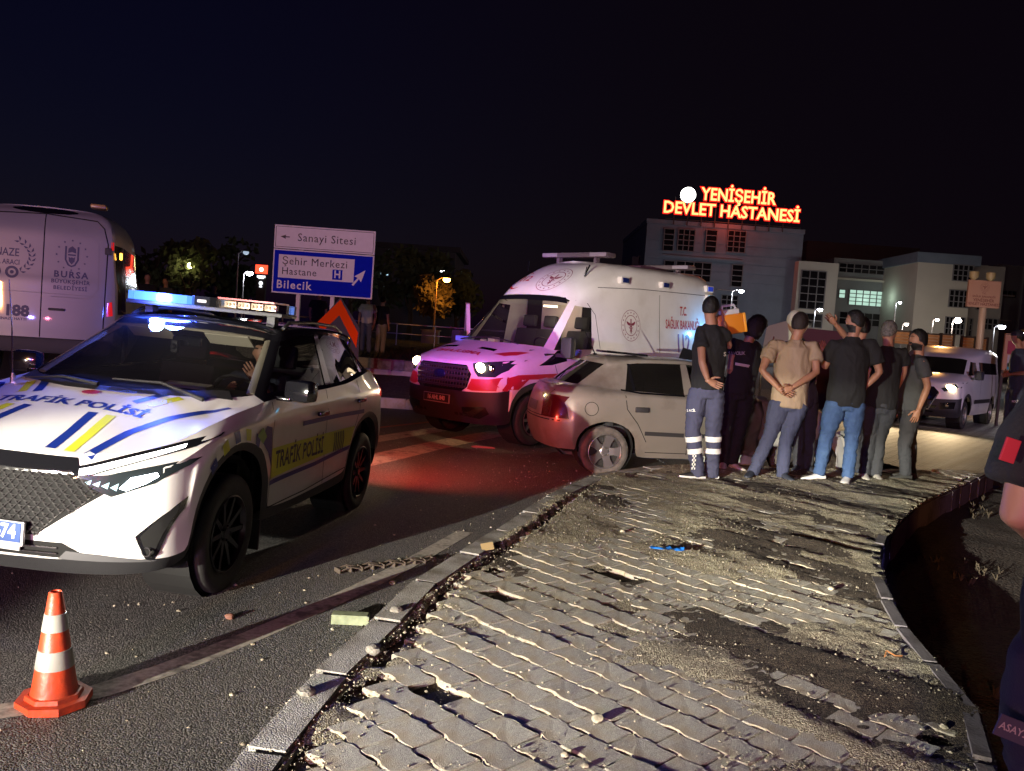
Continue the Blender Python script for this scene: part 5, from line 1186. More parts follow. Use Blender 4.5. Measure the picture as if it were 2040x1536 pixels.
def small_van():
    s0 = (10.0395, 20.6843, -2.24655)
    P = vehicle_root('minivan', s0[0], s0[1], s0[2], .015, 0, 0, 'silver white minivan with one headlight glaring behind the bearded man', 'van')
    def wp(G):
        x = G[..., 0]; z = G[..., 2]
        G[..., 0] = np.where(x > -1.3, x, -1.3 + (x + 1.3) * .78); G[..., 1] *= .96
        G[..., 2] = np.where(z < 1.35, z * .95, 1.2825 + (z - 1.35) * .50); return G
    body = mat('silver_white_paint', (.75, .74, .75), .3, .1, coat=.6)
    ob, bvh = van_shell(P, wp, body=body, glassm=TINT)
    D = lambda n, vf, to3, d, m, off=.004, cell=.1: decal(n, vf, to3, d, bvh, m, P, off, cell)
    m = MB(); m.bx(-3.9, .55, -.82, .82, .30, .42)
    for x in (0, -3.21):
        for s in (1, -1): m.lathe([(.42, -.32), (.42, -.02)], 20, Matrix.Translation((x, s * .92, .40)) @ Matrix.Rotation(-s * math.pi / 2, 4, 'X'))
    m.build('underbody', DARKVOID, P)
    D('grille', poly2d([(-.40, .98), (.40, .98), (.52, .86), (.40, .66), (-.40, .66), (-.52, .86)]), FRONT, (-1, 0, 0), BLACKP)
    D('lower_grille', poly2d([(-.5, .55), (.5, .55), (.42, .38), (-.42, .38)]), FRONT, (-1, 0, 0), BLACKP)
    hit = lambda u, v, o: bvh.ray_cast(Vector((3, u, v)), Vector((-1, 0, 0)))[0] + Vector((o, 0, 0))
    m = MB(); m.tube([hit(u, v, .05) for u, v in ((-.52, .85), (-.40, .60), (-.34, .46), (0, .44), (.34, .46), (.40, .60), (.52, .85))], .022, 8); m.build('nudge_bar', CHROME, P, 60)
    for s in (1, -1):
        D('headlight', poly2d([(s * .55, .95), (s * .62, .88), (s * .90, .98), (s * .93, 1.12), (s * .74, 1.05)]), FRONT, (-1, 0, 0), mat('lamp_housing', (.03, .04, .045), .15))
        h = hit(s * .72, .98, .02)
        m = MB(); m.ball(h, .10, 14, (.3, 1.25, .6)); m.build('headlight_beam', emi('glare', (1, .72, .38), 45) if s > 0 else emi('glare_far', (1, .72, .38), 30), P, 180)
        lamp('headlight_spot', 'SPOT', tuple(h + Vector((.12, 0, 0))), 330, (1, .74, .42), .06, None, 100, .7, P).rotation_euler = Vector((1, 0, -.09)).to_track_quat('-Z', 'Y').to_euler()
        D('fog_recess', poly2d([(s * .55, .62), (s * .86, .66), (s * .84, .50), (s * .56, .46)]), FRONT, (-1, 0, 0), BLACKP)
        m = MB(); m.ball(hit(s * .70, .57, .005), .05, 10, (.4, 1, 1)); m.build('fog_lamp', CHROME, P, 180)
        d = (0, -s, 0)
        D('rub_strip', poly2d([(-.75, .60), (-2.75, .60), (-2.75, .70), (-.75, .70)]), SIDE(s), d, PLAST, .012)
        D('side_glass', poly2d([(-1.5, 1.33), (-1.5, 1.62), (-3.6, 1.62), (-3.6, 1.33)]), SIDE(s), d, TINT)
        D('shut_line', strip2d([(-1.40, .5), (-1.42, 1.3)], .012), SIDE(s), d, DARKVOID)
        m = MB(); m.box((-.42, s * 1.08, 1.30), (.12, .20, .22), bev=.04); m.box((-.42, s * .97, 1.22), (.07, .14, .05)); m.build('wing_mirror', PLAST, P, 50)
        for x in (0, -3.21): wheel(P, x, s * .925, .335, .215, .215, (5, .07, .07), RUBBER, SILV)
    return P
MINI = small_van()
# ------------------------------------------------------------------ wrecked silver hatchback
def hatchback():
    th = .17631; ax = (1.0602 + 2.61 * math.cos(th), 11.1683 + 2.61 * math.sin(th))
    P = vehicle_root('wrecked_hatchback', ax[0], ax[1], th, -.1245 + .0527, 0, .0202, 'dusty silver hatchback wrecked at the front beside the crowd', 'car')
    r0 = [(.78,0,.2),(.75,.4,.2),(.66,.65,.2),(.52,.77,.21),(.40,.81,.24),(.36,.83,.42),(.24,.84,.58),(0,.845,.645),(-.24,.84,.58),(-.36,.83,.42),(-.40,.81,.22),(-.9,.80,.2),(-1.45,.80,.2),(-2.0,.80,.2),(-2.2,.81,.22),(-2.25,.835,.44),(-2.38,.845,.58),(-2.61,.85,.64),(-2.85,.845,.57),(-2.97,.83,.42),(-3.0,.80,.28),(-3.2,.66,.28),(-3.29,.33,.28),(-3.31,0,.28)]
    r1 = [(.82,0,.35),(.79,.4,.35),(.70,.67,.35),(.56,.80,.36),(.45,.83,.38),(.41,.845,.5),(.27,.852,.67),(0,.857,.73),(-.27,.852,.67),(-.41,.845,.5),(-.45,.83,.36),(-.9,.825,.34),(-1.45,.825,.34),(-2.0,.828,.34),(-2.15,.835,.36),(-2.21,.85,.48),(-2.34,.857,.66),(-2.61,.862,.72),(-2.88,.857,.65),(-3.02,.845,.5),(-3.07,.82,.42),(-3.26,.68,.42),(-3.35,.34,.42),(-3.37,0,.42)]
    r2 = [(.80,0,.55),(.77,.4,.55),(.69,.68,.56),(.55,.81,.57),(.46,.838,.58),(.40,.85,.63),(.28,.858,.74),(0,.862,.79),(-.28,.858,.74),(-.42,.852,.64),(-.5,.845,.56),(-.9,.845,.52),(-1.45,.845,.52),(-2.0,.846,.53),(-2.12,.85,.56),(-2.19,.855,.62),(-2.33,.86,.72),(-2.61,.865,.78),(-2.88,.86,.71),(-3.02,.85,.64),(-3.1,.825,.62),(-3.29,.69,.61),(-3.38,.35,.60),(-3.40,0,.60)]
    r3 = [(.74,0,.70),(.71,.4,.70),(.62,.66,.71),(.48,.77,.74),(.38,.80,.77),(.30,.81,.79),(.18,.82,.82),(-.02,.825,.84),(-.2,.83,.86),(-.36,.835,.87),(-.5,.84,.88),(-.9,.845,.90),(-1.45,.847,.92),(-2.0,.848,.94),(-2.12,.848,.945),(-2.2,.848,.95),(-2.36,.846,.955),(-2.6,.84,.96),(-2.85,.82,.96),(-3.0,.79,.95),(-3.1,.75,.94),(-3.24,.62,.93),(-3.32,.32,.925),(-3.34,0,.92)]
    r4 = [(.62,0,.76),(.60,.35,.76),(.5,.58,.77),(.36,.68,.80),(.26,.71,.83),(.18,.72,.85),(.08,.73,.87),(-.08,.745,.89),(-.24,.755,.91),(-.4,.77,.925),(-.55,.785,.94),(-.9,.80,.955),(-1.45,.805,.97),(-2.0,.805,.99),(-2.12,.804,.995),(-2.22,.80,1.0),(-2.4,.79,1.01),(-2.6,.775,1.02),(-2.82,.75,1.03),(-2.97,.715,1.04),(-3.06,.66,1.045),(-3.17,.54,1.05),(-3.22,.28,1.05),(-3.23,0,1.05)]
    r5 = [(.1,0,.89),(.1,.22,.888),(.06,.4,.885),(-.02,.5,.89),(-.1,.55,.9),(-.16,.58,.905),(-.23,.60,.91),(-.33,.64,.92),(-.42,.67,.93),(-.52,.70,.94),(-.6,.76,.95),(-.9,.785,.965),(-1.45,.79,.98),(-2.0,.79,1.0),(-2.12,.788,1.005),(-2.22,.784,1.01),(-2.4,.774,1.02),(-2.6,.758,1.03),(-2.8,.73,1.045),(-2.93,.69,1.055),(-3.01,.63,1.06),(-3.10,.51,1.065),(-3.15,.26,1.07),(-3.16,0,1.07)]
    r6 = [(-.35,0,.97),(-.36,.2,.97),(-.38,.35,.968),(-.42,.46,.965),(-.46,.52,.963),(-.5,.56,.962),(-.53,.6,.96),(-.57,.64,.958),(-.61,.67,.96),(-.66,.70,.962),(-.74,.745,.965),(-.95,.77,.975),(-1.45,.775,.99),(-2.0,.775,1.01),(-2.12,.773,1.015),(-2.22,.77,1.02),(-2.38,.76,1.03),(-2.56,.742,1.045),(-2.74,.71,1.06),(-2.87,.665,1.07),(-2.95,.60,1.075),(-3.03,.48,1.08),(-3.07,.25,1.085),(-3.08,0,1.085)]
    r7 = [(-1.12,0,1.37),(-1.125,.15,1.37),(-1.135,.28,1.368),(-1.15,.37,1.365),(-1.16,.42,1.362),(-1.17,.45,1.36),(-1.18,.48,1.357),(-1.195,.505,1.353),(-1.21,.525,1.35),(-1.225,.545,1.345),(-1.28,.59,1.335),(-1.42,.61,1.36),(-1.62,.615,1.375),(-2.0,.612,1.37),(-2.1,.61,1.366),(-2.2,.606,1.36),(-2.32,.60,1.345),(-2.44,.59,1.325),(-2.5,.57,1.31),(-2.56,.54,1.31),(-2.6,.5,1.33),(-2.68,.4,1.345),(-2.72,.2,1.352),(-2.73,0,1.355)]
    r8 = [(x - (.07 if i < 10 else (.03 if i < 12 else 0)) + (.04 if i > 19 else 0), y * .94, z + .045) for i, (x, y, z) in enumerate(r7)]
    r9 = [(p[0] - .12 if i < 10 else max(p[0], -2.55), p[1] * .55, 1.437) for i, p in enumerate(r8)]
    rc = [(p[0], 0, 1.447) for p in r9]
    SB = mat('dusty_silver_paint', (.27, .25, .215), .36, .35, coat=.35, var=.06, vscale=2, dark=(.13, .10, .075), damt=.6, dscale=1.7)
    def region(i, j, s):
        if i in (0, 1) and j >= 19: return 'bump'
        if i == 6:
            if j < 9: return 'ws'
            if 10 <= j < 12: return 'f%d' % s if s > 0 else None
            if 12 <= j < 16: return 'r%d' % s
            if j >= 20: return 'hw'
        if i in (3, 4) and j < 9: return 'bonnet'
        if i in (0, 1, 2) and j < 3: return 'nose'
        return 'body'
    mats = {'bump': ('rear_bumper', SB), 'ws': ('windscreen', glass('cracked_glass', (.4, .42, .42), 1, .25)), 'hw': ('rear_window', TINT), 'bonnet': ('crumpled_bonnet', SB), 'nose': ('crushed_nose', PLAST), 'body': ('body', SB)}
    for s in (1, -1): mats['f%d' % s] = ('door_window', TINT); mats['r%d' % s] = ('door_window', TINT)
    def wp(G):
        for idx in np.ndindex(G.shape[:2]):
            x, y, z = G[idx]; a = min(max((x + 1.0) / 1.2, 0), 1)
            if a > 0:
                n_ = noise.noise_vector(Vector((x * 3.2, y * 3.2, z * 3.2)))
                G[idx] = (x + a * (n_.x * .14 - .22 * a), y * (1 - .06 * a) + a * n_.y * .10, z + a * (n_.z * .10 + .05 * math.sin(x * 9)))
            elif -3.0 < x < -1.9:   # dents over the rear arch
                n_ = noise.noise(Vector((x * 4, z * 4, 3.3))); G[idx][1] = y - .020 * max(0, n_) * (1 if y > .5 else 0)
        return G
    ob, bvh = shell([r0, r1, r2, r3, r4, r5, r6, r7, r8, r9, rc], region, mats, P, sharp=(6, 7), warp=wp)
    D = lambda n, vf, to3, d, m, off=.004, cell=.08: decal(n, vf, to3, d, bvh, m, P, off, cell)
    m = MB(); m.bx(-3.1, .3, -.7, .7, .24, .30)
    for x in (0, -2.61):
        for s in (1, -1): m.lathe([(.36, -.30), (.36, -.02)], 20, Matrix.Translation((x, s * .82, .32)) @ Matrix.Rotation(-s * math.pi / 2, 4, 'X'))
    m.build('underbody', DARKVOID, P)
    for s in (1, -1): seat(P, -1.55, s * .36, .45, .6)
    m = MB(); m.box((-2.3, 0, .5), (.45, 1.2, .14), bev=.04); m.box((-2.55, 0, .78), (.12, 1.2, .55), Matrix.Rotation(R(-12), 4, 'Y'), bev=.05); m.build('rear_seat', SEATM, P, 50)
    m = MB(); m.box((-.80, 0, .86), (.4, 1.3, .2), bev=.05); m.build('dashboard', INTER, P, 50)
    m = MB(); m.ball((-1.05, -.35, .95), .24, 16, (.7, 1.05, .95)); m.build('airbag', mat('airbag', (.75, .73, .68), .8, bump=1, bscale=12), P, 180)
    for s in (1, -1):
        d = (0, -s, 0); to = SIDE(s)
        S_ = lambda n, vf, m_, off=.004: D(n, vf, to, d, m_, off)
        S_('b_pillar', poly2d([(-1.50, 1.0), (-1.62, 1.0), (-1.64, 1.37), (-1.56, 1.37)]), SB, .006)
        S_('glass_divider', poly2d([(-2.25, 1.02), (-2.29, 1.02), (-2.33, 1.35), (-2.30, 1.35)]), BLACKP, .006)
        S_('window_seal', strip2d([(-1.62, .985), (-2.2, 1.0), (-2.44, 1.03)], .02), BLACKP, .006)
        for q in ([(-1.56, .25), (-1.57, .7), (-1.56, 1.0)], [(-2.10, .40), (-2.22, .62), (-2.37, .80), (-2.40, 1.0)], [(-.62, .3), (-.6, .9)], [(-.6, .26), (-2.1, .27)]):
            S_('shut_line', strip2d(q, .009), DARKVOID, .002)
        S_('rub_strip', strip2d([(-1.62, .50), (-2.13, .51)], .05), PLAST, .012)
        S_('rub_strip', strip2d([(-.66, .50), (-1.50, .50)], .05), PLAST, .012)
        m = MB(); m.box((-2.18, s * .86, .80), (.18, .035, .065), bev=.015); m.build('door_handle', PLAST, P, 40)
        m = MB(); m.box((-1.42, s * .86, .79), (.18, .035, .065), bev=.015); m.build('door_handle', PLAST, P, 40)
        TL = mat('tail_lens', (.055, .003, .004), .25, coat=.8)
        D('tail_lamp', poly2d([(-3.09, .655), (-3.12, .80), (-3.18, .93), (-3.32, .93), (-3.36, .655)]), to, d, TL, .008, .025)
        D('tail_lamp', poly2d([(s * .60, .93), (s * .54, .67), (s * .74, .655), (s * .77, .92)]), lambda u, v: (-6, u, v), (1, 0, 0), TL, .008, .025)
    D('bumper_line', strip2d([(-.78, .628), (.78, .628)], .014), lambda u, v: (-6, u, v), (1, 0, 0), DARKVOID, .004)
    D('hatch_line', strip2d([(-.60, 1.04), (-.52, .93), (-.50, .66), (.50, .66), (.52, .93), (.60, 1.04)], .010), lambda u, v: (-6, u, v), (1, 0, 0), DARKVOID, .004)
    D('spoiler_edge', strip2d([(-.55, 1.055), (0, 1.06), (.55, 1.055)], .03), lambda u, v: (-6, u, v), (1, 0, 0), SB, .02)
    S_ = None
    D('fuel_flap', xf2d(ring2d(.078, .085, 24), 1, (-2.82, .79)), SIDE(-1), (0, 1, 0), DARKVOID)
    D('number_plate', poly2d([(-.26, .70), (.26, .70), (.26, .82), (-.26, .82)]), lambda u, v: (-6, u, v), (1, 0, 0), mat('plate_unlit', (.05, .045, .045), .5), .006)
    m = MB(); m.box((-3.06, .1, 1.08), (.03, .34, .03), Matrix.Rotation(R(0), 4, 'Z')); m.build('rear_wiper', PLAST, P)
    m = MB(); m.tube([(-2.58, 0, 1.44), (-2.74, 0, 1.74)], [.008, .003], 6); m.ball((-2.58, 0, 1.44), .03, 8, (1, .6, .5)); m.build('roof_aerial', BLACKP, P)
    m = MB(); m.box((-2.30, -.25, 1.475), (.55, .5, .03), Matrix.Rotation(R(3), 4, 'Y'), bev=.012); m.build('loose_roof_trim', BLACKP, P)
    m = MB(); m.prism([(0, 0), (.55, -.05), (.6, 0), (.05, .14)], 0, .012, Matrix.Translation((-1.65, -.58, 1.45)) @ Matrix.Rotation(R(90), 4, 'X')); m.build('peeled_roof_rail', BLACKP, P)
    wr = (5, .085, .07)
    for x in (-2.61, 0):
        for s in (1, -1):
            wheel(P, x - (.06 if x == 0 else 0), s * (.82 if x < -1 else .80), .305, .20, .215, wr, mat('dusty_rubber', (.11, .10, .09), .9, var=.4, vscale=12, bump=.4, bscale=60), SILV, z=.265 if x < -1 else .295, flat=.04, steer=0 if x < -1 else R(14))
    # front right: door hanging open and buckled, wing torn, liner dragging
    def rag(name, grid, amp, m_, seed, th_=.006):
        q = np.array(grid, float); q = pchip(q, 6); q = pchip(q.transpose(1, 0, 2), 6).transpose(1, 0, 2); nA, nB = q.shape[:2]; V = []
        for a in range(nA):
            for b_ in range(nB):
                p = Vector(q[a, b_]); n_ = noise.noise_vector(p * 7 + Vector((seed, 0, 0))); e = 1 + .8 * (a in (0, nA - 1) or b_ in (0, nB - 1)); V.append(tuple(p + n_ * amp * e))
        F = [(a * nB + b_, a * nB + b_ + 1, (a + 1) * nB + b_ + 1, (a + 1) * nB + b_) for a in range(nA - 1) for b_ in range(nB - 1)]
        o = from_vf(name, V, F, m_, P, 40); md = o.modifiers.new('thick', 'SOLIDIFY'); md.thickness = th_; return o
    rag('buckled_door', [[(-.62, -.86, .95), (-1.0, -1.02, 1.0), (-1.40, -1.02, .98)], [(-.60, -.88, .62), (-1.0, -1.10, .60), (-1.42, -1.08, .60)], [(-.64, -.86, .30), (-1.0, -1.02, .27), (-1.40, -1.0, .28)]], .05, SB, 1)
    rag('door_lining', [[(-.75, -.84, .80), (-1.3, -.88, .82)], [(-.75, -.80, .34), (-1.3, -.84, .34)]], .03, mat('pale_lining', (.42, .46, .42), .8), 2)
    rag('torn_wing', [[(.35, -.80, .80), (.0, -.90, .86), (-.5, -.88, .88)], [(.45, -.90, .55), (.25, -1.0, .72), (-.48, -.98, .62)], [(.55, -.92, .40), (.38, -.96, .52), (-.5, -.92, .40)]], .05, mat('bare_bright_panel', (.62, .60, .56), .4, .3), 3)
    rag('hanging_liner', [[(.30, -.86, .58), (.62, -.90, .62)], [(.38, -.92, .30), (.66, -.94, .32)], [(.36, -.98, .06), (.60, -1.0, .04)]], .04, mat('grey_liner', (.30, .29, .28), .8), 4)
    rag('bent_window_frame', [[(-.70, -.78, .98), (-1.0, -.80, 1.16), (-1.35, -.84, 1.38)], [(-.74, -.80, .94), (-1.04, -.82, 1.11), (-1.38, -.86, 1.33)]], .012, CHROME, 5, .02)
    rag('crushed_sill', [[(-.5, -.86, .30), (-1.0, -.92, .27), (-1.5, -.86, .28)], [(-.5, -.90, .20), (-1.0, -.98, .16), (-1.5, -.88, .19)]], .03, mat('pale_lining', (.42, .46, .42), .8), 6)
    m = MB(); m.tube([(-1.95, -.86, .20), (-1.80, -.95, .12), (-1.62, -.93, .10), (-1.52, -.9, .16)], .008, 6); m.build('dangling_cable', BLACKP, P)
    return P
HATCH = hatchback()
# ------------------------------------------------------------------ people
SKIN = mat('skin', (.34, .17, .105), .55, var=.08, vscale=20)
def remesh(mb, vox, name, m, parent, wr=0.0, ws=9.0, extra=None, smooth_it=4, dec=None, sag=(1, 1, 1)):
    """fuse overlapping tubes into one continuous skin; wr = cloth fold height"""
    me = bpy.data.meshes.new('t'); bmesh.ops.recalc_face_normals(mb.b, faces=mb.b.faces[:]); mb.b.to_mesh(me); mb.b.free()
    o = bpy.data.objects.new('t', me); C.objects.link(o)
    r_ = o.modifiers.new('r', 'REMESH'); r_.mode = 'VOXEL'; r_.voxel_size = vox
    sm = o.modifiers.new('s', 'SMOOTH'); sm.iterations = smooth_it; sm.factor = .5
    if dec: d_ = o.modifiers.new('d', 'DECIMATE'); d_.ratio = dec
    dg = bpy.context.evaluated_depsgraph_get(); dg.update()
    me2 = bpy.data.meshes.new_from_object(o.evaluated_get(dg)); bpy.data.objects.remove(o); bpy.data.meshes.remove(me)
    if wr:
        me2.update(); nn = [v.normal.copy() for v in me2.vertices]
        for v, n_ in zip(me2.vertices, nn):
            p = v.co
            q = Vector((p.x * ws * sag[0], p.y * ws * sag[1], p.z * ws * sag[2]))
            f = noise.noise(q) + .5 * noise.noise(q * 2.1 + Vector((5, 2, 1)))
            v.co = p + n_ * (wr * (1 - 2 * abs(f)) )
    if extra is not None:
        b = bmesh.new(); b.from_mesh(me2); me3 = bpy.data.meshes.new('e'); bmesh.ops.recalc_face_normals(extra.b, faces=extra.b.faces[:]); extra.b.to_mesh(me3); extra.b.free(); b.from_mesh(me3); b.to_mesh(me2); b.free(); bpy.data.meshes.remove(me3)
    me2.name = name; me2.materials.clear()
    return link(name, me2, m, parent, 180)
def hand(mb, Wp, d, n, th, curl=.5, sc=1.0, spread=.06):
    """palm and five bent fingers: d finger direction, n palm normal, th thumb side"""
    d = Vector(d).normalized(); n = Vector(n); n = (n - d * n.dot(d)).normalized(); t2 = d.cross(n)
    th = t2 if t2.dot(Vector(th)) > 0 else -t2; Wp = Vector(Wp)
    def ring(c_, a, b_): return [c_ + th * (math.cos(2 * math.pi * k / 8) * a) + n * (math.sin(2 * math.pi * k / 8) * b_) for k in range(8)]
    secs = [(-.02, .026, .021), (.015, .030, .019), (.05, .041, .016), (.085, .043, .014), (.10, .038, .010)]
    rings = [[mb.b.verts.new(p) for p in ring(Wp + d * (x * sc), a * sc, b_ * sc)] for x, a, b_ in secs]
    for A, B in zip(rings, rings[1:]):
        for k in range(8): mb.b.faces.new((A[k], A[(k + 1) % 8], B[(k + 1) % 8], B[k]))
    mb.b.faces.new(rings[0][::-1]); mb.b.faces.new(rings[-1])
    for k, L in enumerate((.072, .082, .076, .058)):
        off = .031 - .0205 * k; p = Wp + d * (.088 * sc) + th * (off * sc); dd = (d + th * (off / .03 * spread)).normalized(); pts = [p]; a = curl * .5
        for j, fr in enumerate((.45, .30, .25)):
            a2 = a * (.7 + j * .8); v = dd * math.cos(a2) + n * math.sin(a2); p = p + v * (L * fr * sc); pts.append(p)
        mb.tube(pts, [.0095 * sc, .009 * sc, .008 * sc, .006 * sc], 6)
    p = Wp + d * (.028 * sc) + th * (.028 * sc)
    v = (d * .65 + th * .75 + n * .25).normalized(); v2 = (d * .9 + th * .35 + n * (.25 + curl * .3)).normalized()
    mb.tube([p, p + v * .04 * sc, p + v * .04 * sc + v2 * .032 * sc, p + v * .04 * sc + v2 * .055 * sc], [.014 * sc, .0115 * sc, .010 * sc, .007 * sc], 6)
def shoe(name, heel, dirv, m, parent, L=.28, sole=None):
    heel = Vector(heel); d = Vector((dirv[0], dirv[1], 0)).normalized(); q = Vector((-d.y, d.x, 0)); mb = MB()
    secs = [(0, .030, .075), (.04, .037, .092), (.10, .040, .085), (.16, .046, .062), (.22, .046, .045), (.26, .036, .036), (.285, .014, .026)]
    rings = []
    for x, w_, h_ in secs:
        c_ = heel + d * (x - .07) * L / .28
        rings.append([mb.b.verts.new(c_ + q * (w_ * math.cos(a)) + Vector((0, 0, h_ * (.5 + .5 * math.sin(a)) if math.sin(a) > -.7 else 0)) ) for a in [2 * math.pi * k / 10 for k in range(10)]])
    for A, B in zip(rings, rings[1:]):
        for k in range(10): mb.b.faces.new((A[k], A[(k + 1) % 10], B[(k + 1) % 10], B[k]))
    mb.b.faces.new(rings[0][::-1]); mb.b.faces.new(rings[-1])
    so = mb.build(name, m, parent, 60)
    if sole is not None:
        mb = MB(); out = [(x, w_ + .006) for x, w_, _ in secs]
        poly = [heel + d * (x - .073) * L / .28 + q * w_ for x, w_ in out] + [heel + d * (x - .073) * L / .28 - q * w_ for x, w_ in out[::-1]]
        mb.prism([(p.x, p.y) for p in poly], heel.z - .004, heel.z + .024); mb.build('sole', sole, so, 30)
    return so
def person(label, base, facing, J, top=None, legs=None, shoes=None, hair=None, group=None, skin=SKIN, vox=.012, sleeve=.62, wide=1.0, look=None, tilt=(0, 0), hands=('relax', 'relax'), toes=None, sole=None, hairlen=0, belly=0.0, shirt_hem=.03, beard=None, cap=None, legw=1.0, parts=None, tuck=False, cut=None):
    """J: world positions of the joints; body, shirt, trousers, hair and shoes are built round them"""
    P = empty('person', tuple(base), label=label, cat='person', group=group); O = Vector(base)
    J = {k: Vector(v) - O for k, v in J.items()}
    f = Vector((math.cos(facing), math.sin(facing), 0)); rgt = Vector((f.y, -f.x, 0))
    lf = f if look is None else Vector((math.cos(look), math.sin(look), 0)); lr = Vector((lf.y, -lf.x, 0))
    sL, sR = J['sL'], J['sR']; hip = J['hip']; nk = J['neck']; hd = J['head']
    ax = (sR - sL).normalized() if (sR - sL).dot(rgt) > 0 else (sL - sR).normalized()
    ax = (ax * .5 + rgt * .5).normalized()
    sw = (sR - sL).length / 2
    w = wide; chest = hip.lerp(nk, .62); waist = hip.lerp(nk, .30); upper = hip.lerp(nk, .86)
    Hd = (hd - nk).length; hs = max(.9, min(1.12, Hd / .165))
    hup = (Vector((0, 0, 1)) + lf * tilt[0] + lr * tilt[1]).normalized(); hf = (lf - hup * lf.dot(hup)).normalized(); hr_ = hf.cross(hup)
    HM = Matrix(((hr_.x, hf.x, hup.x, hd.x), (hr_.y, hf.y, hup.y, hd.y), (hr_.z, hf.z, hup.z, hd.z), (0, 0, 0, 1))) @ Matrix.Scale(hs, 4)
    # ---- continuous body
    b = MB()
    b.tube([hip - Vector((0, 0, .05)), waist, chest, upper, upper.lerp(nk, .7)], [(.12 * w, .09 * w), (.12 * w, .085), (.15 * w, .10), (.14 * w, .08), (.06, .06)], 14, ref=ax)
    b.tube([upper.lerp(nk, .3), nk, HM @ Vector((0, -.015, -.07))], [.066, .060, .057], 12)
    b.ball((0, 0, 0), 1, 20, (.076, .093, .112), HM)                    # skull
    b.ball((0, .028, -.062), 1, 14, (.056, .062, .062), HM)             # jaw
    b.ball((0, .098, -.018), 1, 8, (.014, .020, .024), HM)              # nose
    b.ball((0, .075, -.055), 1, 8, (.028, .018, .016), HM)              # mouth
    for s in (1, -1): b.ball((s * .078, -.005, -.012), 1, 8, (.010, .020, .031), HM)
    ex = MB()
    for sd, el, wr_, sg in (('sL', 'eL', 'wL', -1), ('sR', 'eR', 'wR', 1)):
        s_, e_, w_ = J[sd], J[el], J[wr_]
        b.tube([s_.lerp(nk, .25), s_, s_.lerp(e_, .5), e_, e_.lerp(w_, .3), e_.lerp(w_, .7), w_], [.045, .052 * w, .047 * w, .040, .042, .034, .027], 10)
    for sd, el, wr_, hk, sg, hm in (('sL', 'eL', 'wL', 'hL', -1, hands[0]), ('sR', 'eR', 'wR', 'hR', 1, hands[1])):
        w_ = J[wr_]; e_ = J[el]; d = (J[hk] - w_) if hk in J else (w_ - e_)
        if hm == 'none': continue
        if isinstance(hm, tuple): n_, th_, cu = hm
        else: n_, th_, cu = -ax * sg if hm == 'relax' else f, f, (.55 if hm == 'relax' else .2)
        hand(ex, w_, d, n_, th_, cu)
    for k in ('L', 'R'):
        if 'k' + k in J: b.tube([hip, J['k' + k], J['a' + k]], [.06, .04, .035], 8)
    body = remesh(b, vox, 'body', skin, P, extra=ex, dec=None)
    # ---- face
    DK = mat('eye_dark', (.01, .008, .008), .3); LIP = mat('lips', (.25, .09, .075), .5)
    if vox < .015:
        for s in (1, -1):
            m = MB(); m.ball((s * .031, .083, .012), 1, 8, (.013, .007, .0075), HM); m.build('eye', DK, P, 180)
            m = MB(); m.tube([HM @ Vector((s * .014, .092, .030)), HM @ Vector((s * .034, .088, .036)), HM @ Vector((s * .052, .070, .029))], [.004, .005, .003], 5); m.build('eyebrow', hair or DK, P)
        m = MB(); m.tube([HM @ Vector((-.024, .086, -.052)), HM @ Vector((0, .094, -.054)), HM @ Vector((.024, .086, -.052))], [.002, .005, .002], 6); m.build('mouth', LIP, P)
    # ---- hair / beard / cap
    def skull(name, m_, cond, grow, disp=.004, sc=(.076, .093, .112), c0=(0, 0, 0), n=44):
        q = bmesh.new(); bmesh.ops.create_uvsphere(q, u_segments=n, v_segments=n // 2 + 3, radius=1)
        bmesh.ops.delete(q, geom=[v for v in q.verts if not cond(v.co)], context='VERTS')
        for v in q.verts:
            p = v.co; g = grow(p) if callable(grow) else grow
            e = Vector((p.x * (sc[0] + g), p.y * (sc[1] + g), p.z * (sc[2] + g))) + Vector(c0); e += p * noise.noise(p * 9) * disp
            v.co = HM @ e
        me = bpy.data.meshes.new(name); q.to_mesh(me); q.free(); o = link(name, me, m_, P, 180); md = o.modifiers.new('thick', 'SOLIDIFY'); return o
    if hair is not None:
        if hairlen: hfun = lambda p: min(p.z + .95, (.30 - p.y) * 1.2 if p.z < .42 else 1, 1) if not p.z > .6 else 1
        else: hfun = lambda p: p.z - float(np.interp(p.y, [-1, -.4, -.1, .25, .45, .8, 1], [-.62, -.5, -.25, -.15, .35, .62, .7]))
        big = .024 if hairlen else .0085
        skull('hair', hair, lambda p: True, lambda p: (big * min(1, hfun(p) / .14) + (.02 * max(0, -p.z) if hairlen else .005 * max(0, p.z))) if hfun(p) > 0 else -.035 * min(1, -hfun(p) / .08), .012 if hairlen else .006)
    if beard is not None:
        body.data.materials.append(beard); inv = HM.inverted()
        for q in body.data.polygons:
            c_ = inv @ q.center
            if -.118 < c_.z < -.036 - .25 * max(0, .05 - c_.y) and c_.y > -.025 and abs(c_.x) < .075 and not (abs(c_.x) < .018 and -.060 < c_.z < -.047) or (abs(c_.x) < .032 and -.046 < c_.z < -.026 and c_.y > .07): q.material_index = 1
    if cap is not None:
        skull('cap', cap, lambda p: p.z > .12, .012, 0)
        m = MB(); m.prism([(-.06, .07), (-.045, .14), (0, .165), (.045, .14), (.06, .07)], .030, .038, HM); m.build('cap_peak', cap, P)
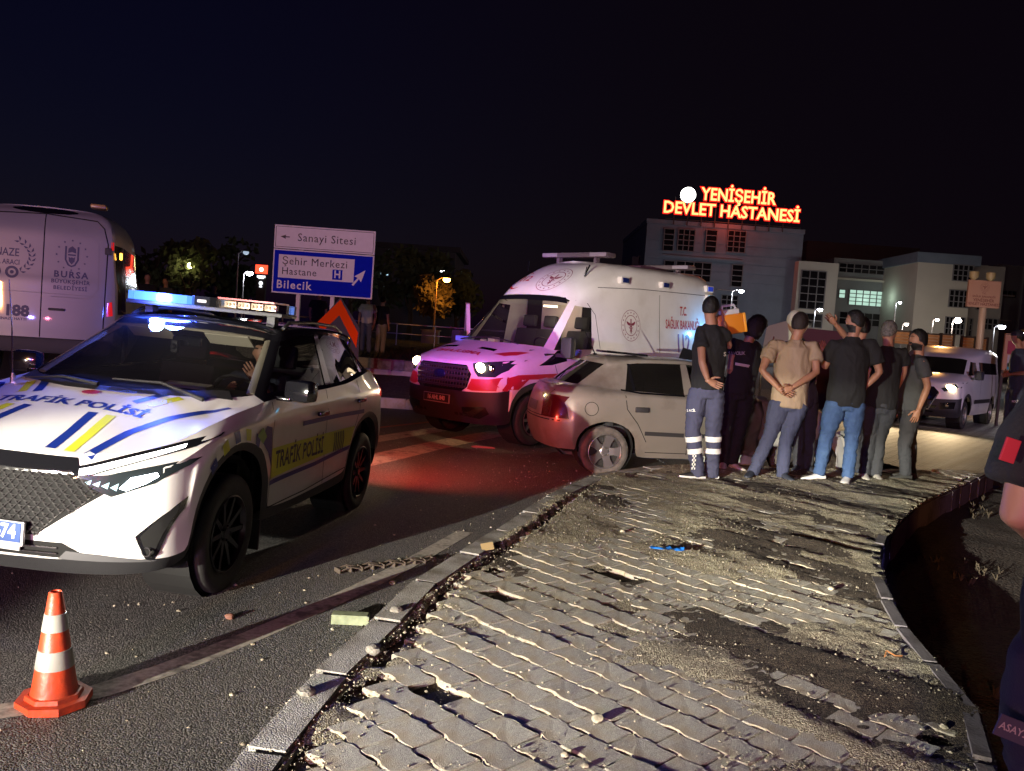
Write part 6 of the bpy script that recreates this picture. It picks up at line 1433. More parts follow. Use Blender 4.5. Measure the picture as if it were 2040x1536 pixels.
    # ---- shirt
    if top is not None:
        hem = hip + Vector((0, 0, -shirt_hem)) if not tuck else hip + Vector((0, 0, .06))
        t = MB()
        t.tube([hem, hip.lerp(nk, .12), waist, chest, upper, upper.lerp(nk, .55), upper.lerp(nk, .95)], [(.168 * w, .125 * w), (.172 * w, .13 * w + belly), (.165 * w, .122 * w + belly), (.180 * w, .128 * w), (.152 * w, .105 * w), (.098, .082), (.066, .066)], 20, ref=ax)
        for s_, e_ in ((sL, J['eL']), (sR, J['eR'])):
            if sleeve > 1:
                w_ = J['wL'] if s_ is sL else J['wR']; t.tube([s_.lerp(upper, .45), s_, s_.lerp(e_, .5), e_, w_], [.07, .068, .064, .056, .042], 12)
            elif sleeve > 0: t.tube([s_.lerp(upper, .5), s_.lerp(upper, .08), s_.lerp(e_, sleeve * .5), s_.lerp(e_, sleeve)], [.066 * w, .068 * w, .070 * w, .072 * w], 12)
            else: t.tube([s_.lerp(upper, .5), s_.lerp(upper, .1)], [.07, .06], 12)
        so = remesh(t, vox, 'shirt', top, P, .009, 6, sag=(1.2, 1.2, .6), smooth_it=3)
    # ---- trousers
    if legs is not None and 'kL' in J:
        t = MB(); t.tube([hip + Vector((0, 0, .07)), hip, hip - Vector((0, 0, .09))], [(.150 * w, .112 * w), (.165 * w, .125 * w), (.13 * w, .11)], 18, ref=ax)
        for k, sg in (('L', -1), ('R', 1)):
            kn, an = J['k' + k], J['a' + k]; h0 = hip + ax * (sg * .085 * w) - Vector((0, 0, .02))
            t.tube([h0, h0.lerp(kn, .35), kn, kn.lerp(an, .5), an - Vector((0, 0, .02))], [.100 * w, .093 * w * legw, .070 * legw, .067 * legw, .060 * legw], 14)
        remesh(t, vox, 'trousers', legs, P, .009, 6, sag=(.9, .9, 1.9), smooth_it=3)
    if shoes is not None and 'aL' in J:
        for k, tv in (('L', 0), ('R', 1)):
            a = J['a' + k]; dv = (toes[tv] if toes else (f.x, f.y)); z0 = J.get('g' + k, Vector((0, 0, 0))).z
            shoe('shoe', (a.x, a.y, z0), dv, shoes, P, sole=sole)
    return P
def pj(Y, **k):
    """joints from photo pixels (u, v[, dy]) at distance Y"""
    return {n: at(v[0], v[1], Y + (v[2] if len(v) > 2 else 0)) for n, v in k.items()}
HAIRD = mat('dark_hair', (.006, .005, .0045), .5, bump=.8, bscale=120); HAIRG = mat('grey_hair', (.14, .13, .12), .6, bump=1, bscale=90, dark=(.015, .012, .01), damt=.9, dscale=40)
BLK = mat('black_cotton', (.009, .009, .010), .9, fold=.03, bump=.25, bscale=120); NVY = mat('navy_twill', (.055, .058, .105), .85, fold=.03, bump=.3, bscale=220)
BEIGE = mat('beige_polo', (.33, .245, .165), .88, fold=.03, bump=.3, bscale=200); JEAN = mat('blue_denim', (.035, .075, .175), .85, fold=.03, bump=.35, bscale=250, dark=(.065, .125, .24), damt=.5, dscale=6)
DKJ = mat('dark_denim', (.045, .052, .10), .85, fold=.03, bump=.35, bscale=250); CHAR = mat('charcoal_cotton', (.05, .055, .06), .9, fold=.03, bump=.3, bscale=150)
CHARC = mat('charcoal_jeans', (.035, .036, .042), .88, fold=.03, bump=.3, bscale=220); WSH = mat('white_leather', (.72, .71, .68), .5); DSH = mat('dark_shoe', (.03, .035, .05), .55)
REFL = mat('reflective_tape', (.80, .80, .76), .35, emit=(1, 1, .95), estr=.0)
def up(P, *names): return [c_ for c_ in P.children if c_.name.split('.')[0] in names]
def wrapband(P, src, c0, c1, h, m, name, off=.006, zz=None):
    """band of tape round a garment: copies the strip of the garment between two heights"""
    me = src.data; b = bmesh.new(); b.from_mesh(me); ax = (Vector(c1) - Vector(c0)).normalized(); c0 = Vector(c0)
    for co, no in ((c0, -ax), (c0 + ax * h, ax)):
        bmesh.ops.bisect_plane(b, geom=b.verts[:] + b.edges[:] + b.faces[:], plane_co=co, plane_no=no, clear_outer=True)
    b.normal_update()
    far = [v for v in b.verts if (v.co - c0 - ax * (v.co - c0).dot(ax)).length > .14]
    bmesh.ops.delete(b, geom=far, context='VERTS')
    for v in b.verts: v.co += v.normal * off
    m2 = bpy.data.meshes.new(name); b.to_mesh(m2); b.free(); return link(name, m2, m, P, 180)
def backprint(P, src, txts, m, Y, name='print'):
    """lettering on a garment: txts = (string, u, v, height px, sx) in photo pixels, cast on the cloth"""
    bv = BVHTree.FromPolygons([src.matrix_world @ v.co + P.location for v in src.data.vertices] if False else [v.co + P.location for v in src.data.vertices], [tuple(p.vertices) for p in src.data.polygons])
    for s, u0, v0, hp, sx in txts:
        c_ = at(u0, v0, Y - .6); k = (Y - .6) / FPX; vf = text2d(s, 1.35 * hp * k, bold=.03, sx=sx)
        o = decal(name, vf, lambda a, b_: c_ + rt * a + upv * b_, (c_ - Vector((0, 0, CAM_H))).normalized(), bv, m, P, .004, .02)
        o.data.transform(Matrix.Translation(-P.location))

CROWD = 'onlookers and rescuers gathered round the wrecked car'
# paramedic, back to the camera, hand on hip
Y = 8.86; g = on(1385, 955, pz)
pm_ = person('paramedic in black shirt and navy trousers with reflective bands, hand on hip', (g.x, g.y, g.z), R(70),
    pj(Y, head=(1416, 613), neck=(1417, 645), sL=(1396, 659), sR=(1440, 661), eL=(1399, 722, -.20), wL=(1410, 757, -.22), hL=(1436, 771, -.22), eR=(1452, 690, .05), wR=(1441, 640, .22), hR=(1438, 622, .25), hip=(1408, 775), kL=(1380, 860), kR=(1421, 862, .05), aL=(1391, 944), aR=(1418, 946, .10)),
    BLK, NVY, mat('black_trainer', (.02, .02, .022), .6), HAIRD, CROWD, sleeve=.55, wide=.98, look=R(62), hands=(((.3, -.9, .2), (0, 0, 1), .5), 'relax'), toes=((-1, -.15), (-.7, .1)), sole=WSH, legw=1.12, shirt_hem=.0)
tr = up(pm_, 'trousers')[0]
for k in ('L', 'R'):
    kn = at(*((1380, 860) if k == 'L' else (1421, 862)), Y) - pm_.location; an = at(*((1391, 944) if k == 'L' else (1418, 946)), Y) - pm_.location
    for t in (.10, .38): wrapband(pm_, tr, kn.lerp(an, t), an, .055, REFL, 'reflective_band')
bt = MB()
for i in range(9):
    for j in range(3):
        if (i + j) % 2 == 0: bt.box((j * .013 - .013, 0, -i * .022), (.013, .004, .022))
kn = at(1384, 900, Y - .085) - pm_.location
bt.b.transform(Matrix.Translation(kn)); bt.build('checker_tape', REFL, pm_)
backprint(pm_, tr, [('112 ACİL', 1374, 818, 5, .9)], REFL, Y)
backprint(pm_, up(pm_, 'shirt')[0], [('S', 1444, 706, 9, 1)], mat('print_white', (.6, .58, .52), .6), Y)
# orange case held up beside his head
m = MB(); m.box((0, 0, 0), (.30, .16, .22), bev=.04)
c_ = at(1453, 646, 9.15); M_ = Matrix.Translation(c_) @ Matrix.Rotation(R(-12), 4, 'Y')
cs = m.build('equipment_case', mat('orange_plastic', (.62, .22, .02), .35), None, 40); cs.matrix_world = M_
mark(cs, 'orange carrying case held up beside the paramedic with hand on hip', 'case')
q = MB(); q.box((.01, 0, .13), (.20, .13, .06), bev=.02); q.tube([(-.07, 0, .15), (-.05, 0, .20), (.07, 0, .20), (.09, 0, .15)], .014, 6); q.build('lid', mat('pale_grey_plastic', (.5, .52, .56), .4), cs, 40)
q = MB(); q.box((.152, 0, 0), (.03, .15, .21), bev=.012); q.build('rim', mat('amber_rim', (.8, .36, .03), .4), cs, 40)
# officer in a black vest, dark bobbed hair, looking down
Y = 9.75; g = on(1450, 928, pz)
p_ = person('person with dark bobbed hair in black lettered vest looking down at notes', (g.x, g.y, g.z), R(60),
    pj(Y, head=(1507, 652), neck=(1490, 682), sL=(1462, 682), sR=(1503, 686, .1), eL=(1455, 735, -.05), wL=(1462, 775, .12), eR=(1508, 712, .30), wR=(1532, 690, .45), hR=(1540, 680, .5), hip=(1472, 780), kL=(1448, 850), kR=(1474, 855), aL=(1441, 925), aR=(1458, 921)),
    BLK, BLK, mat('pale_trainer', (.5, .47, .42), .6), HAIRD, CROWD, sleeve=.45, hairlen=1, look=R(35), tilt=(.45, .1), toes=((-.3, -1), (.5, -.8)))
backprint(p_, up(p_, 'shirt')[0], [('SAVCILIK', 1468, 704, 7, .9)], mat('print_dim', (.30, .28, .30), .6), Y)
wrapband(p_, up(p_, 'shirt')[0], at(1478, 730, Y) - p_.location, at(1480, 720, Y) - p_.location, .03, mat('vest_tape', (.42, .40, .38), .5), 'vest_tape')
# man in beige polo with hands clasped behind
Y = 9.25; g = on(1528, 953, pz)
p_ = person('man in beige polo shirt and dark jeans with hands clasped behind back', (g.x, g.y, g.z), R(82),
    pj(Y, head=(1594, 645), neck=(1585, 676), sL=(1538, 690), sR=(1622, 692), eL=(1518, 738, -.10), wL=(1552, 774, -.17), hL=(1568, 783, -.19), eR=(1626, 742, -.10), wR=(1578, 772, -.20), hR=(1560, 780, -.22), hip=(1572, 800), kL=(1534, 868), kR=(1566, 876), aL=(1499, 940), aR=(1558, 946)),
    BEIGE, DKJ, DSH, mat('brown_hair', (.016, .009, .007), .6, bump=.8, bscale=120), CROWD, wide=1.12, sleeve=.55, look=R(55), hands=(((0, -1, 0), (0, 0, 1), .7), ((0, -1, 0), (0, 0, 1), .9)), shirt_hem=.06, toes=((-.5, -.8), (.3, -.95)))
# person with pale hair mostly hidden behind him
Y = 10.0; g = on(1602, 942, pz)
person('pale haired person in dark trousers half hidden behind the man in beige polo', (g.x, g.y, g.z), R(95),
    pj(Y, head=(1584, 641), neck=(1590, 674), sL=(1562, 690), sR=(1624, 690), eL=(1556, 740), wL=(1560, 780), eR=(1622, 740), wR=(1618, 782), hip=(1600, 798), kL=(1590, 865), kR=(1612, 868), aL=(1592, 930), aR=(1610, 932)),
    CHAR, CHARC, DSH, mat('white_hair', (.50, .47, .38), .7, bump=.6, bscale=100), CROWD, toes=((-.6, -.8), (.2, -1)))
# man in black T-shirt, blue jeans, white trainers
Y = 9.3; g = on(1652, 958, pz)
p_ = person('man in black T-shirt and blue jeans with white trainers', (g.x, g.y, g.z), R(92),
    pj(Y, head=(1703, 640), neck=(1699, 671), sL=(1660, 690), sR=(1738, 688), eL=(1642, 732, .05), wL=(1643, 706, .18), hL=(1640, 688, .2), eR=(1752, 742, -.03), wR=(1725, 770, .02), hR=(1716, 787, .03), hip=(1684, 800), kL=(1646, 872), kR=(1697, 874), aL=(1632, 942), aR=(1689, 948)),
    BLK, JEAN, WSH, HAIRD, CROWD, wide=1.17, sleeve=.68, look=R(150), beard=HAIRD, hands=(((-.2, .9, 0), (1, 0, 0), .45), 'relax'), sole=mat('sole_grey', (.5, .49, .46), .7), shirt_hem=.05, toes=((-1, -.25), (-.55, -.85)), belly=.02)
# man behind him raising an arm into the light
Y = 10.1; g = on(1712, 940, pz)
person('man mostly hidden behind the black T-shirt, raising a lit forearm', (g.x, g.y, g.z), R(115),
    pj(Y, head=(1716, 652), neck=(1712, 682), sL=(1690, 696), sR=(1742, 698), eL=(1686, 672, -.15), wL=(1664, 645, -.2), hL=(1648, 628, -.22), eR=(1748, 745), wR=(1744, 785), hip=(1716, 808), kL=(1706, 870), kR=(1724, 872), aL=(1704, 936), aR=(1722, 938)),
    BLK, CHARC, DSH, HAIRD, CROWD, wide=.92, hands=(((-.4, -.8, -.2), (0, 0, 1), .25), 'relax'), sleeve=.5)
# grey haired man in black
Y = 9.72; g = on(1744, 956, pz)
person('grey haired man in black shirt and charcoal jeans seen from behind', (g.x, g.y, g.z), R(80),
    pj(Y, head=(1771, 660), neck=(1769, 690), sL=(1738, 703), sR=(1800, 703), eL=(1732, 748), wL=(1735, 790), eR=(1800, 742, .05), wR=(1786, 776, .1), hip=(1753, 808), kL=(1733, 872), kR=(1751, 874), aL=(1722, 940), aR=(1745, 944)),
    BLK, CHARC, mat('pale_trainer', (.5, .47, .42), .6), HAIRG, CROWD, sleeve=.6, look=R(40), toes=((-.2, -1), (-.1, -1)), wide=1.05)
# bearded man in grey T-shirt facing left
Y = 9.95; g = on(1798, 954, pz)
p_ = person('bearded man in charcoal T-shirt and dark jeans facing left', (g.x, g.y, g.z), R(176),
    pj(Y, head=(1829, 677), neck=(1830, 707), sL=(1836, 722, -.19), sR=(1824, 722, .19), eL=(1848, 770, -.22), wL=(1830, 816, -.22), eR=(1808, 770, .22), wR=(1796, 806, .25), hip=(1813, 816), kL=(1802, 884, -.08), kR=(1813, 880, .1), aL=(1804, 944, -.1), aR=(1814, 938, .12)),
    CHAR, CHARC, mat('dark_walking_shoe', (.05, .05, .048), .7), HAIRD, CROWD, beard=HAIRD, look=R(182), sleeve=.60, wide=1.05, belly=.03, toes=((-1, -.2), (-1, .1)), shirt_hem=.05)
# policeman by the minivan
Y = 15.3; g = Vector((at(2008, 890, Y).x, Y, gz(at(2008, 890, Y).x, Y)))
NP = mat('police_navy', (.03, .035, .06), .8, fold=.03, bump=.3, bscale=150)
p_ = person('policeman in navy uniform and cap standing beside the minivan', g, R(165),
    pj(Y, head=(2027, 672), neck=(2032, 694), sL=(2042, 704, -.1), sR=(2024, 704, .15), eL=(2046, 742, -.2), wL=(2012, 746, -.3), eR=(2018, 740, .2), wR=(2006, 742, .1), hip=(2026, 772), kL=(2022, 828, -.05), kR=(2010, 826, .1), aL=(2030, 884), aR=(2002, 882)),
    NP, NP, DSH, HAIRD, 'police officers', cap=mat('cap_navy', (.02, .022, .04), .8), vox=.014, wide=1.1, toes=((-1, -.2), (-1, -.3)), legw=1.2)
backprint(p_, up(p_, 'trousers')[0], [('POLİS', 2023, 800, 4.5, .9)], mat('print_white', (.6, .58, .52), .6), Y)
# policeman cut by the right edge of the frame, close to the camera
Y = 1.75; zc = lambda u, v, dy=0: at(u, v, Y + dy)
g = Vector((at(2200, 1500, Y).x, Y, pz(1.3, Y)))
p_ = person('policeman in dark uniform close by, elbow bent, cut by the picture edge', g, R(100),
    dict(head=g + Vector((0, .03, 1.68)), neck=g + Vector((0, 0, 1.50)), sL=zc(2100, 800), sR=g + Vector((.25, 0, 1.42)), eL=zc(2030, 1028, -.02), wL=zc(2140, 1085, .22), eR=g + Vector((.28, 0, 1.1)), wR=g + Vector((.2, .2, 1.1)), hip=g + Vector((.0, 0, .93)), kL=g + Vector((-.06, .02, .50)), kR=g + Vector((.12, 0, .5)), aL=g + Vector((-.05, 0, .09)), aR=g + Vector((.14, 0, .09))),
    BLK, mat('dark_navy_twill', (.014, .016, .030), .85, bump=.3, bscale=200), DSH, HAIRD, 'police officers', vox=.012, wide=1.12, legw=1.2, sleeve=.74)
m = MB(); c_ = zc(2012, 897, -.085) - g; m.box(c_, (.030, .006, .048), Matrix.Rotation(R(14), 4, 'Y'), bev=.002); m.build('sleeve_patch', mat('patch_red', (.42, .02, .03), .7), p_)
m = MB(); c_ = zc(2022, 1455, -.11) - g; Mq = Matrix.Translation(c_) @ Matrix.Rotation(R(18), 4, 'Y') @ Matrix.Rotation(R(90), 4, 'X'); m.prism([(-.04, -.022), (.04, -.022), (.04, .022), (-.04, .022)], 0, .004, Mq); pt = m.build('pocket_patch', mat('patch_dark', (.05, .05, .06), .6), p_)
text_obj('patch_lettering', 'ASAYİŞ', Mq @ Matrix.Translation((0, 0, .0045)), mat('thread', (.35, .32, .25), .6), pt, size=.021, bold=.01, ext=.0008)
# onlookers on the raised island behind
IG = 'onlookers standing on the dark island'
def bystander(label, u, vh, vf, Y, z0, top, legs, face=-90, shirt_u=None, **k):
    hu = at(u, vh, Y); b0 = Vector((hu.x, Y, z0)); H = hu.z + .10 - z0; s = H / 1.78; f = Vector((math.cos(R(face)), math.sin(R(face)), 0)); r_ = Vector((f.y, -f.x, 0))
    q = lambda a, c_, z: b0 + r_ * (a * s) + f * (c_ * s) + Vector((0, 0, z * s))
    return person(label, b0, R(face), dict(head=q(0, .02, 1.67), neck=q(0, 0, 1.50), sL=q(-.19, 0, 1.44), sR=q(.19, 0, 1.44), eL=q(-.25, -.03, 1.15), wL=q(-.24, .05, .90), eR=q(.25, -.03, 1.15), wR=q(.24, .05, .90), hip=q(0, 0, .95), kL=q(-.1, .02, .5), kR=q(.1, .02, .5), aL=q(-.11, -.02, .09), aR=q(.11, -.02, .09)), top, legs, DSH, HAIRD, IG, vox=.022, **k)
bystander('man in white T-shirt and dark trousers standing beneath the road sign', 734, 594, 706, 24.6, PLZ, mat('white_cotton', (.55, .50, .42), .9), mat('slate_trousers', (.10, .10, .13), .9), -100)
bystander('man in dark shirt and grey trousers standing right of the white T-shirt', 763, 598, 708, 24.9, PLZ, BLK, mat('grey_trousers', (.22, .21, .20), .9), 60)
bystander('person in black behind the left post of the road sign', 636, 586, 700, 25.2, PLZ, BLK, BLK, -60)
bystander('person in dark clothes beyond the clear half of the light bar', 427, 574, 690, 24.0, PLZ, CHAR, BLK, -80)
bystander('person in dark clothes beyond the lit blue beacon', 331, 560, 690, 24.5, PLZ, CHAR, BLK, -100)
bystander('person in dark clothes nearest to the funeral van', 294, 552, 690, 24.2, PLZ, BLK, BLK, -70)
# driver of the police car, hand raised behind the windscreen
MW = POL.matrix_world
def cw(x, y, z): return MW @ Vector((x, y, z))
c_ = lambda *a: cw(*a)
p_ = person('police driver seated at the wheel with an open hand raised', c_(-1.5, .38, .62), -1.687,
    dict(head=c_(-1.50, .38, 1.40), neck=c_(-1.52, .38, 1.25), sL=c_(-1.50, .58, 1.18), sR=c_(-1.48, .18, 1.18), eL=c_(-1.25, .64, .98), wL=c_(-1.12, .52, 1.20), hL=c_(-1.12, .40, 1.33), eR=c_(-1.30, .12, .98), wR=c_(-1.12, .28, 1.10), hip=c_(-1.48, .38, .75)),
    NP, None, None, HAIRD, 'police officers', sleeve=.7, vox=.012, hands=(((.3, -.9, .1), (0, 0, 1), .15), 'relax'))
m = MB(); q = c_(-1.42, .685, 1.12) - p_.location; m.prism([(-.04, .0), (-.03, .045), (.03, .045), (.04, 0), (0, -.02)], 0, .006, Matrix.Translation(q) @ MW.to_3x3().to_4x4() @ Matrix.Rotation(R(-90), 4, 'X') @ Matrix.Rotation(R(180), 4, 'Z')); m.build('sleeve_badge', mat('badge_pale', (.6, .58, .45), .6), p_)
# ------------------------------------------------------------------ hospital
def build_hospital():
    D0 = 100.0
    def wz(u, v, Y=D0): p = at(u, v, Y); return p.x, p.z
    z5 = lambda a, b_: (1230 + a / 2.5185, 340 + b_ / 2.5185)
    CLAD = mat('blue_grey_cladding', (.16, .19, .25), .6, var=.12, vscale=.6); CREAM = mat('cream_render', (.50, .46, .40), .85, var=.06, vscale=.4); GREYC = mat('grey_render', (.20, .20, .21), .85, var=.08, vscale=.4)
    FRM = mat('window_frame', (.17, .16, .17), .5); PANE = glass('window_glass', (.05, .05, .06), 1.0)
    PANE = mat('dark_window_glass', (.012, .010, .012), .08, spec=.7)
    LITP = mat('lit_window_glass', (.02, .02, .02), .2, emit=(.62, .95, .78), estr=.75)
    H = empty('hospital_building', (wz(*z5(560, 800))[0], D0, 0), label='state hospital with blue grey cladding tower, cream bays and red lit roof lettering', cat='building')
    o = Vector(H.location)
    def block(name, u0, v0, u1, v1, y, dep, m, zb=0.0, fit=True):
        """volume whose front top-left and right-bottom corners sit at the given photo pixels at distance y"""
        x0, zt = wz(u0, v0, y); x1, _ = wz(u1, v1, y); b = MB(); b.bx(x0 - o.x, x1 - o.x, y - D0, y + dep - D0, zb - o.z, zt - o.z); return b.build(name, m, H)
    def win(cx0, cz0, cx1, cz1, nx, nz, y, pane=PANE, open_=None, fr=.09):
        w = MB(); d = y - D0 - .10
        for i in range(nx + 1):
            x = cx0 + (cx1 - cx0) * i / nx; w.box((x - o.x, d, (cz0 + cz1) / 2), (fr, .16, cz1 - cz0 + fr))
        for j in range(nz + 1):
            z = cz0 + (cz1 - cz0) * j / nz
            w.box(((cx0 + cx1) / 2 - o.x, d + .012, z), (cx1 - cx0 + fr * .9, .13, fr))
        wo = w.build('window', FRM, H)
        for i in range(nx):
            for j in range(nz):
                q = MB(); x0 = cx0 + (cx1 - cx0) * i / nx; x1 = cx0 + (cx1 - cx0) * (i + 1) / nx; a0 = cz0 + (cz1 - cz0) * j / nz; a1 = cz0 + (cz1 - cz0) * (j + 1) / nz
                q.box(((x0 + x1) / 2 - o.x, d + .05, (a0 + a1) / 2), (x1 - x0 - .02, .02, a1 - a0 - .02)); q.build('pane', pane, wo)
        return wo
    def zwin(a0, b0, a1, b1, nx, nz, y, **k):
        x0, z1 = wz(*z5(a0, b0), y); x1, z0 = wz(*z5(a1, b1), y); xm = [wz(*z5(a0, b1), y)[0], wz(*z5(a1, b0), y)[0]]
        return win(min((x0 + xm[0]) / 2, 9e9), z0, (x1 + xm[1]) / 2, z1, nx, nz, y, **k)
    # tower
    block('tower', *z5(150, 262), *z5(918, 500), D0, 22, CLAD)
    x0, zt = wz(*z5(150, 262)); x1, _ = wz(*z5(918, 500))
    # cladding courses, each joint recessed between courses
    for k in range(14):
        z = zt - .9 - k * 1.05; b = MB(); b.bx(x0 - o.x + .02, x1 - o.x - .02, -.06, -.001, z - .98, z); b.build('cladding_course', CLAD, H)
    b = MB(); b.bx(x0 - o.x - .1, x1 - o.x + .1, -.15, 22, zt, zt + .5); b.build('parapet', CLAD, H)
    yT = D0 - .10
    for a0, a1 in ((232, 282), (303, 386), (443, 497), (552, 642)): zwin(a0, 290 + (a0 - 232) * .03, a1, 404 + (a0 - 232) * .03, 1 if a1 - a0 < 60 else 3, 4, yT)
    def bandp(a0, b0, a1, b1, y, m=CREAM, name='cream_band', th=.35):
        xx0, z1 = wz(*z5(a0, b0), y); xx1, z0 = wz(*z5(a1, b1), y); b = MB(); b.bx(xx0 - o.x, xx1 - o.x, y - D0 - th, y - D0 - .02, min(z0, z1), max(z0, z1)); b.build(name, m, H)
    bandp(228, 421, 628, 450, yT); zwin(232, 450, 282, 560, 1, 3, yT); zwin(292, 452, 468, 560, 4, 3, yT); zwin(572, 470, 626, 585, 1, 4, yT)
    bandp(500, 596, 610, 606, yT); zwin(520, 622, 602, 700, 3, 3, yT)
    # side annex, left
    block('annex', *z5(76, 430), *z5(150, 500), D0 + 4, 12, GREYC); zwin(104, 415 + 15, 146, 470, 1, 1, D0 + 3.9)
    # framed cream bay
    y2 = D0 - 1.5
    block('cream_bay', *z5(912, 452), *z5(1090, 700), y2, 14, CREAM); zwin(915, 498, 1040, 700, 3, 5, y2); zwin(905, 712, 1025, 790, 3, 2, y2)
    # recessed middle wing with lit windows
    y3 = D0 + 6
    block('middle_wing', *z5(1090, 436), *z5(1425, 600), y3, 10, GREYC); block('set_back_storey', *z5(955, 350), *z5(1515, 430), D0 + 18, 10, mat('dark_render', (.10, .08, .08), .9))
    zwin(1110, 462, 1412, 530, 8, 2, y3); bandp(1096, 535, 1414, 568, y3); zwin(1110, 595, 1142, 640, 1, 2, y3, pane=LITP); zwin(1160, 595, 1402, 690, 7, 4, y3, pane=LITP); zwin(1110, 705, 1400, 790, 7, 2, y3)
    lamp('ward_light', 'POINT', (wz(*z5(1280, 640), y3)[0], y3 - 3, wz(*z5(1280, 640), y3)[1]), 60, (.7, 1, .85), .5)
    block('grey_column', *z5(1425, 455), *z5(1484, 600), D0 + 2, 8, GREYC)
    # right wing, cream with three window bays
    y4 = D0 - 3
    block('right_wing', *z5(1512, 446), *z5(1760, 700), y4, 16, CREAM); block('right_return', *z5(1760, 470), *z5(1925, 700), y4 + 2.5, 14, mat('warm_grey_render', (.30, .27, .25), .85))
    xx0, zz = wz(*z5(1506, 402), y4); xx1, _ = wz(*z5(1825, 440), y4); b = MB(); b.bx(xx0 - o.x, xx1 - o.x, y4 - D0 - .1, y4 - D0 + 16, zz - 1.25, zz - .1); b.build('parapet', CLAD, H)
    zwin(1682, 470, 1782, 558, 4, 3, y4); zwin(1662, 597, 1758, 690, 4, 3, y4); zwin(1642, 732, 1738, 826, 5, 3, y4); zwin(1762, 742, 1776, 830, 1, 3, y4 + 2.4)
    zwin(1800, 640, 1850, 700, 2, 2, y4 + 2.4); zwin(1830, 740, 1905, 800, 3, 2, y4 + 2.4)
    block('far_block', *z5(1920, 470), *z5(2035, 600), D0 + 8, 14, GREYC); zwin(1930, 600, 2000, 640, 3, 1, D0 + 7.9); bandp(1900, 620, 1985, 634, D0 + 7.8); bandp(1880, 745, 1970, 756, D0 + 7.8)
    # roof lettering on a frame
    GL = emi('sign_letters', (1.0, .50, .16), 2.2); RB = emi('sign_rim', (1.0, .012, .008), 1.6)
    def sign(txt, a0, a1, bm, hpx, zoff=0):
        (xa, za), (xb, zb_) = wz(*z5(a0, bm[0])), wz(*z5(a1, bm[1])); L = math.hypot(xb - xa, zb_ - za); v, f = text2d(txt, 1.0, bold=.025); w_ = v[:, 0].max() - v[:, 0].min(); hh = hpx / 2.5185 * D0 / FPX / .73
        sx = L / (w_ * hh); Mx = Matrix.Translation(((xa + xb) / 2 - o.x, -.6, (za + zb_) / 2)) @ Matrix.Rotation(R(90), 4, 'X')
        text_obj('sign_rim', txt, Mx @ Matrix.Translation((0, 0, -.12)), RB, H, size=hh, bold=.075, sx=sx, ext=.1)
        return text_obj('sign_letters', txt, Mx, GL, H, size=hh, bold=.014, sx=sx, ext=.12)
    sign('YENİŞEHİR', 412, 790, (140, 132), 62); sign('DEVLET HASTANESİ', 226, 906, (212, 212), 60)
    xa, za = wz(*z5(351, 125)); b = MB(); b.lathe([(.001, .25), (1.0, .25), (1.02, 0), (.001, 0)], 32, Matrix.Translation((xa - o.x, -.4, za)) @ Matrix.Rotation(R(90), 4, 'X') @ Matrix.Scale(37 / 2.5185 * D0 / FPX, 4)); b.build('sign_disc', emi('white_disc', (1, .97, .9), 6), H)
    b = MB()
    for k in range(9):
        x = x0 + 3 + k * (x1 - x0 - 4) / 9; b.bx(x - o.x - .05, x - o.x + .05, -.35, -.25, zt, zt + 3.2)
    for z in (zt + .6, zt + 2.4): b.bx(x0 + 2 - o.x, x1 - o.x - .5, -.30, -.22, z, z + .08)
    b.build('sign_frame', PLAST, H)
    # glow of the sign on the facade
    lamp('sign_glow', 'POINT', (wz(*z5(560, 212))[0], D0 - 2.5, zt + 1.5), 500, (1, .10, .04), 1.5)
    return H
HOSP = build_hospital()

# ------------------------------------------------------------------ lamps of the hospital grounds
def street_lamp(label, u, v, Y, col, e, r=.18, arm=.6, zg=0.0, side=-1, glow=30, group='white lamps in the hospital grounds', pole_c=(.35, .33, .34)):
    p = at(u, v, Y); b0 = Vector((p.x + side * arm, Y, zg))
    P = empty('street_lamp', b0, label=label, cat='street lamp', group=group)
    m = MB(); h = p.z - zg; m.tube([(0, 0, 0), (0, 0, h * .5), (0, 0, h - .1)], [.07, .055, .04], 8); m.tube([(0, 0, h - .1), (-side * arm * .5, 0, h + .12), (-side * arm, 0, h + .10)], .03, 6); m.lathe([(.12, 0), (.12, .05), (.07, .3)], 10)
    m.build('pole', mat('lamp_pole%s' % str(pole_c), pole_c, .5, .3), P, 50)
    m = MB(); m.lathe([(r * .9, .05), (r * .8, .14), (.05, .2), (.001, .2)], 14, Matrix.Translation((-side * arm, 0, h + .02))); m.build('lamp_head', PLAST, P, 50)
    m = MB(); m.ball((-side * arm, 0, h), r * .8, 14, (1, 1, .8)); m.build('lamp_bulb', emi('bulb%s%d' % (str(col), glow), col, glow), P, 180)
    lamp('lamp_light', 'POINT', (-side * arm, -.05, h - .3), e, col, .2, parent=P)
    return P
Wc = (.85, .93, 1.0)
street_lamp('bright white lamp on a tall pole in front of the blue grey tower', 1477, 580, 84, Wc, 772, 0.31, .9, glow=40)
street_lamp('white lamp beside the raised lit forearm', 1634, 617, 84, Wc, 475, 0.28, .5, glow=40)
street_lamp('small white lamp in front of the grey column', 1793, 603, 88, Wc, 178, 0.19, .4, glow=30)
street_lamp('white lamp low above the grey haired man', 1806, 646, 84, (1, .86, .72), 237, 0.24, .4, glow=35)
street_lamp('small lamp left of the brightest lamp before the cream wing', 1867, 637, 84, (1, .86, .72), 267, 0.22, .4, glow=35)
street_lamp('brightest white lamp before the lower window of the cream wing', 1908, 638.5, 84, (1, .86, .72), 1247, 0.43, .5, glow=45)
street_lamp('white lamp right of the billboard pole', 1996, 651, 55, Wc, 130, .26, .5, glow=40)
street_lamp('dazzling white lamp cut by the right picture edge', 2044, 668, 28, (1, .96, .9), 120, .32, .4, glow=40, side=1)
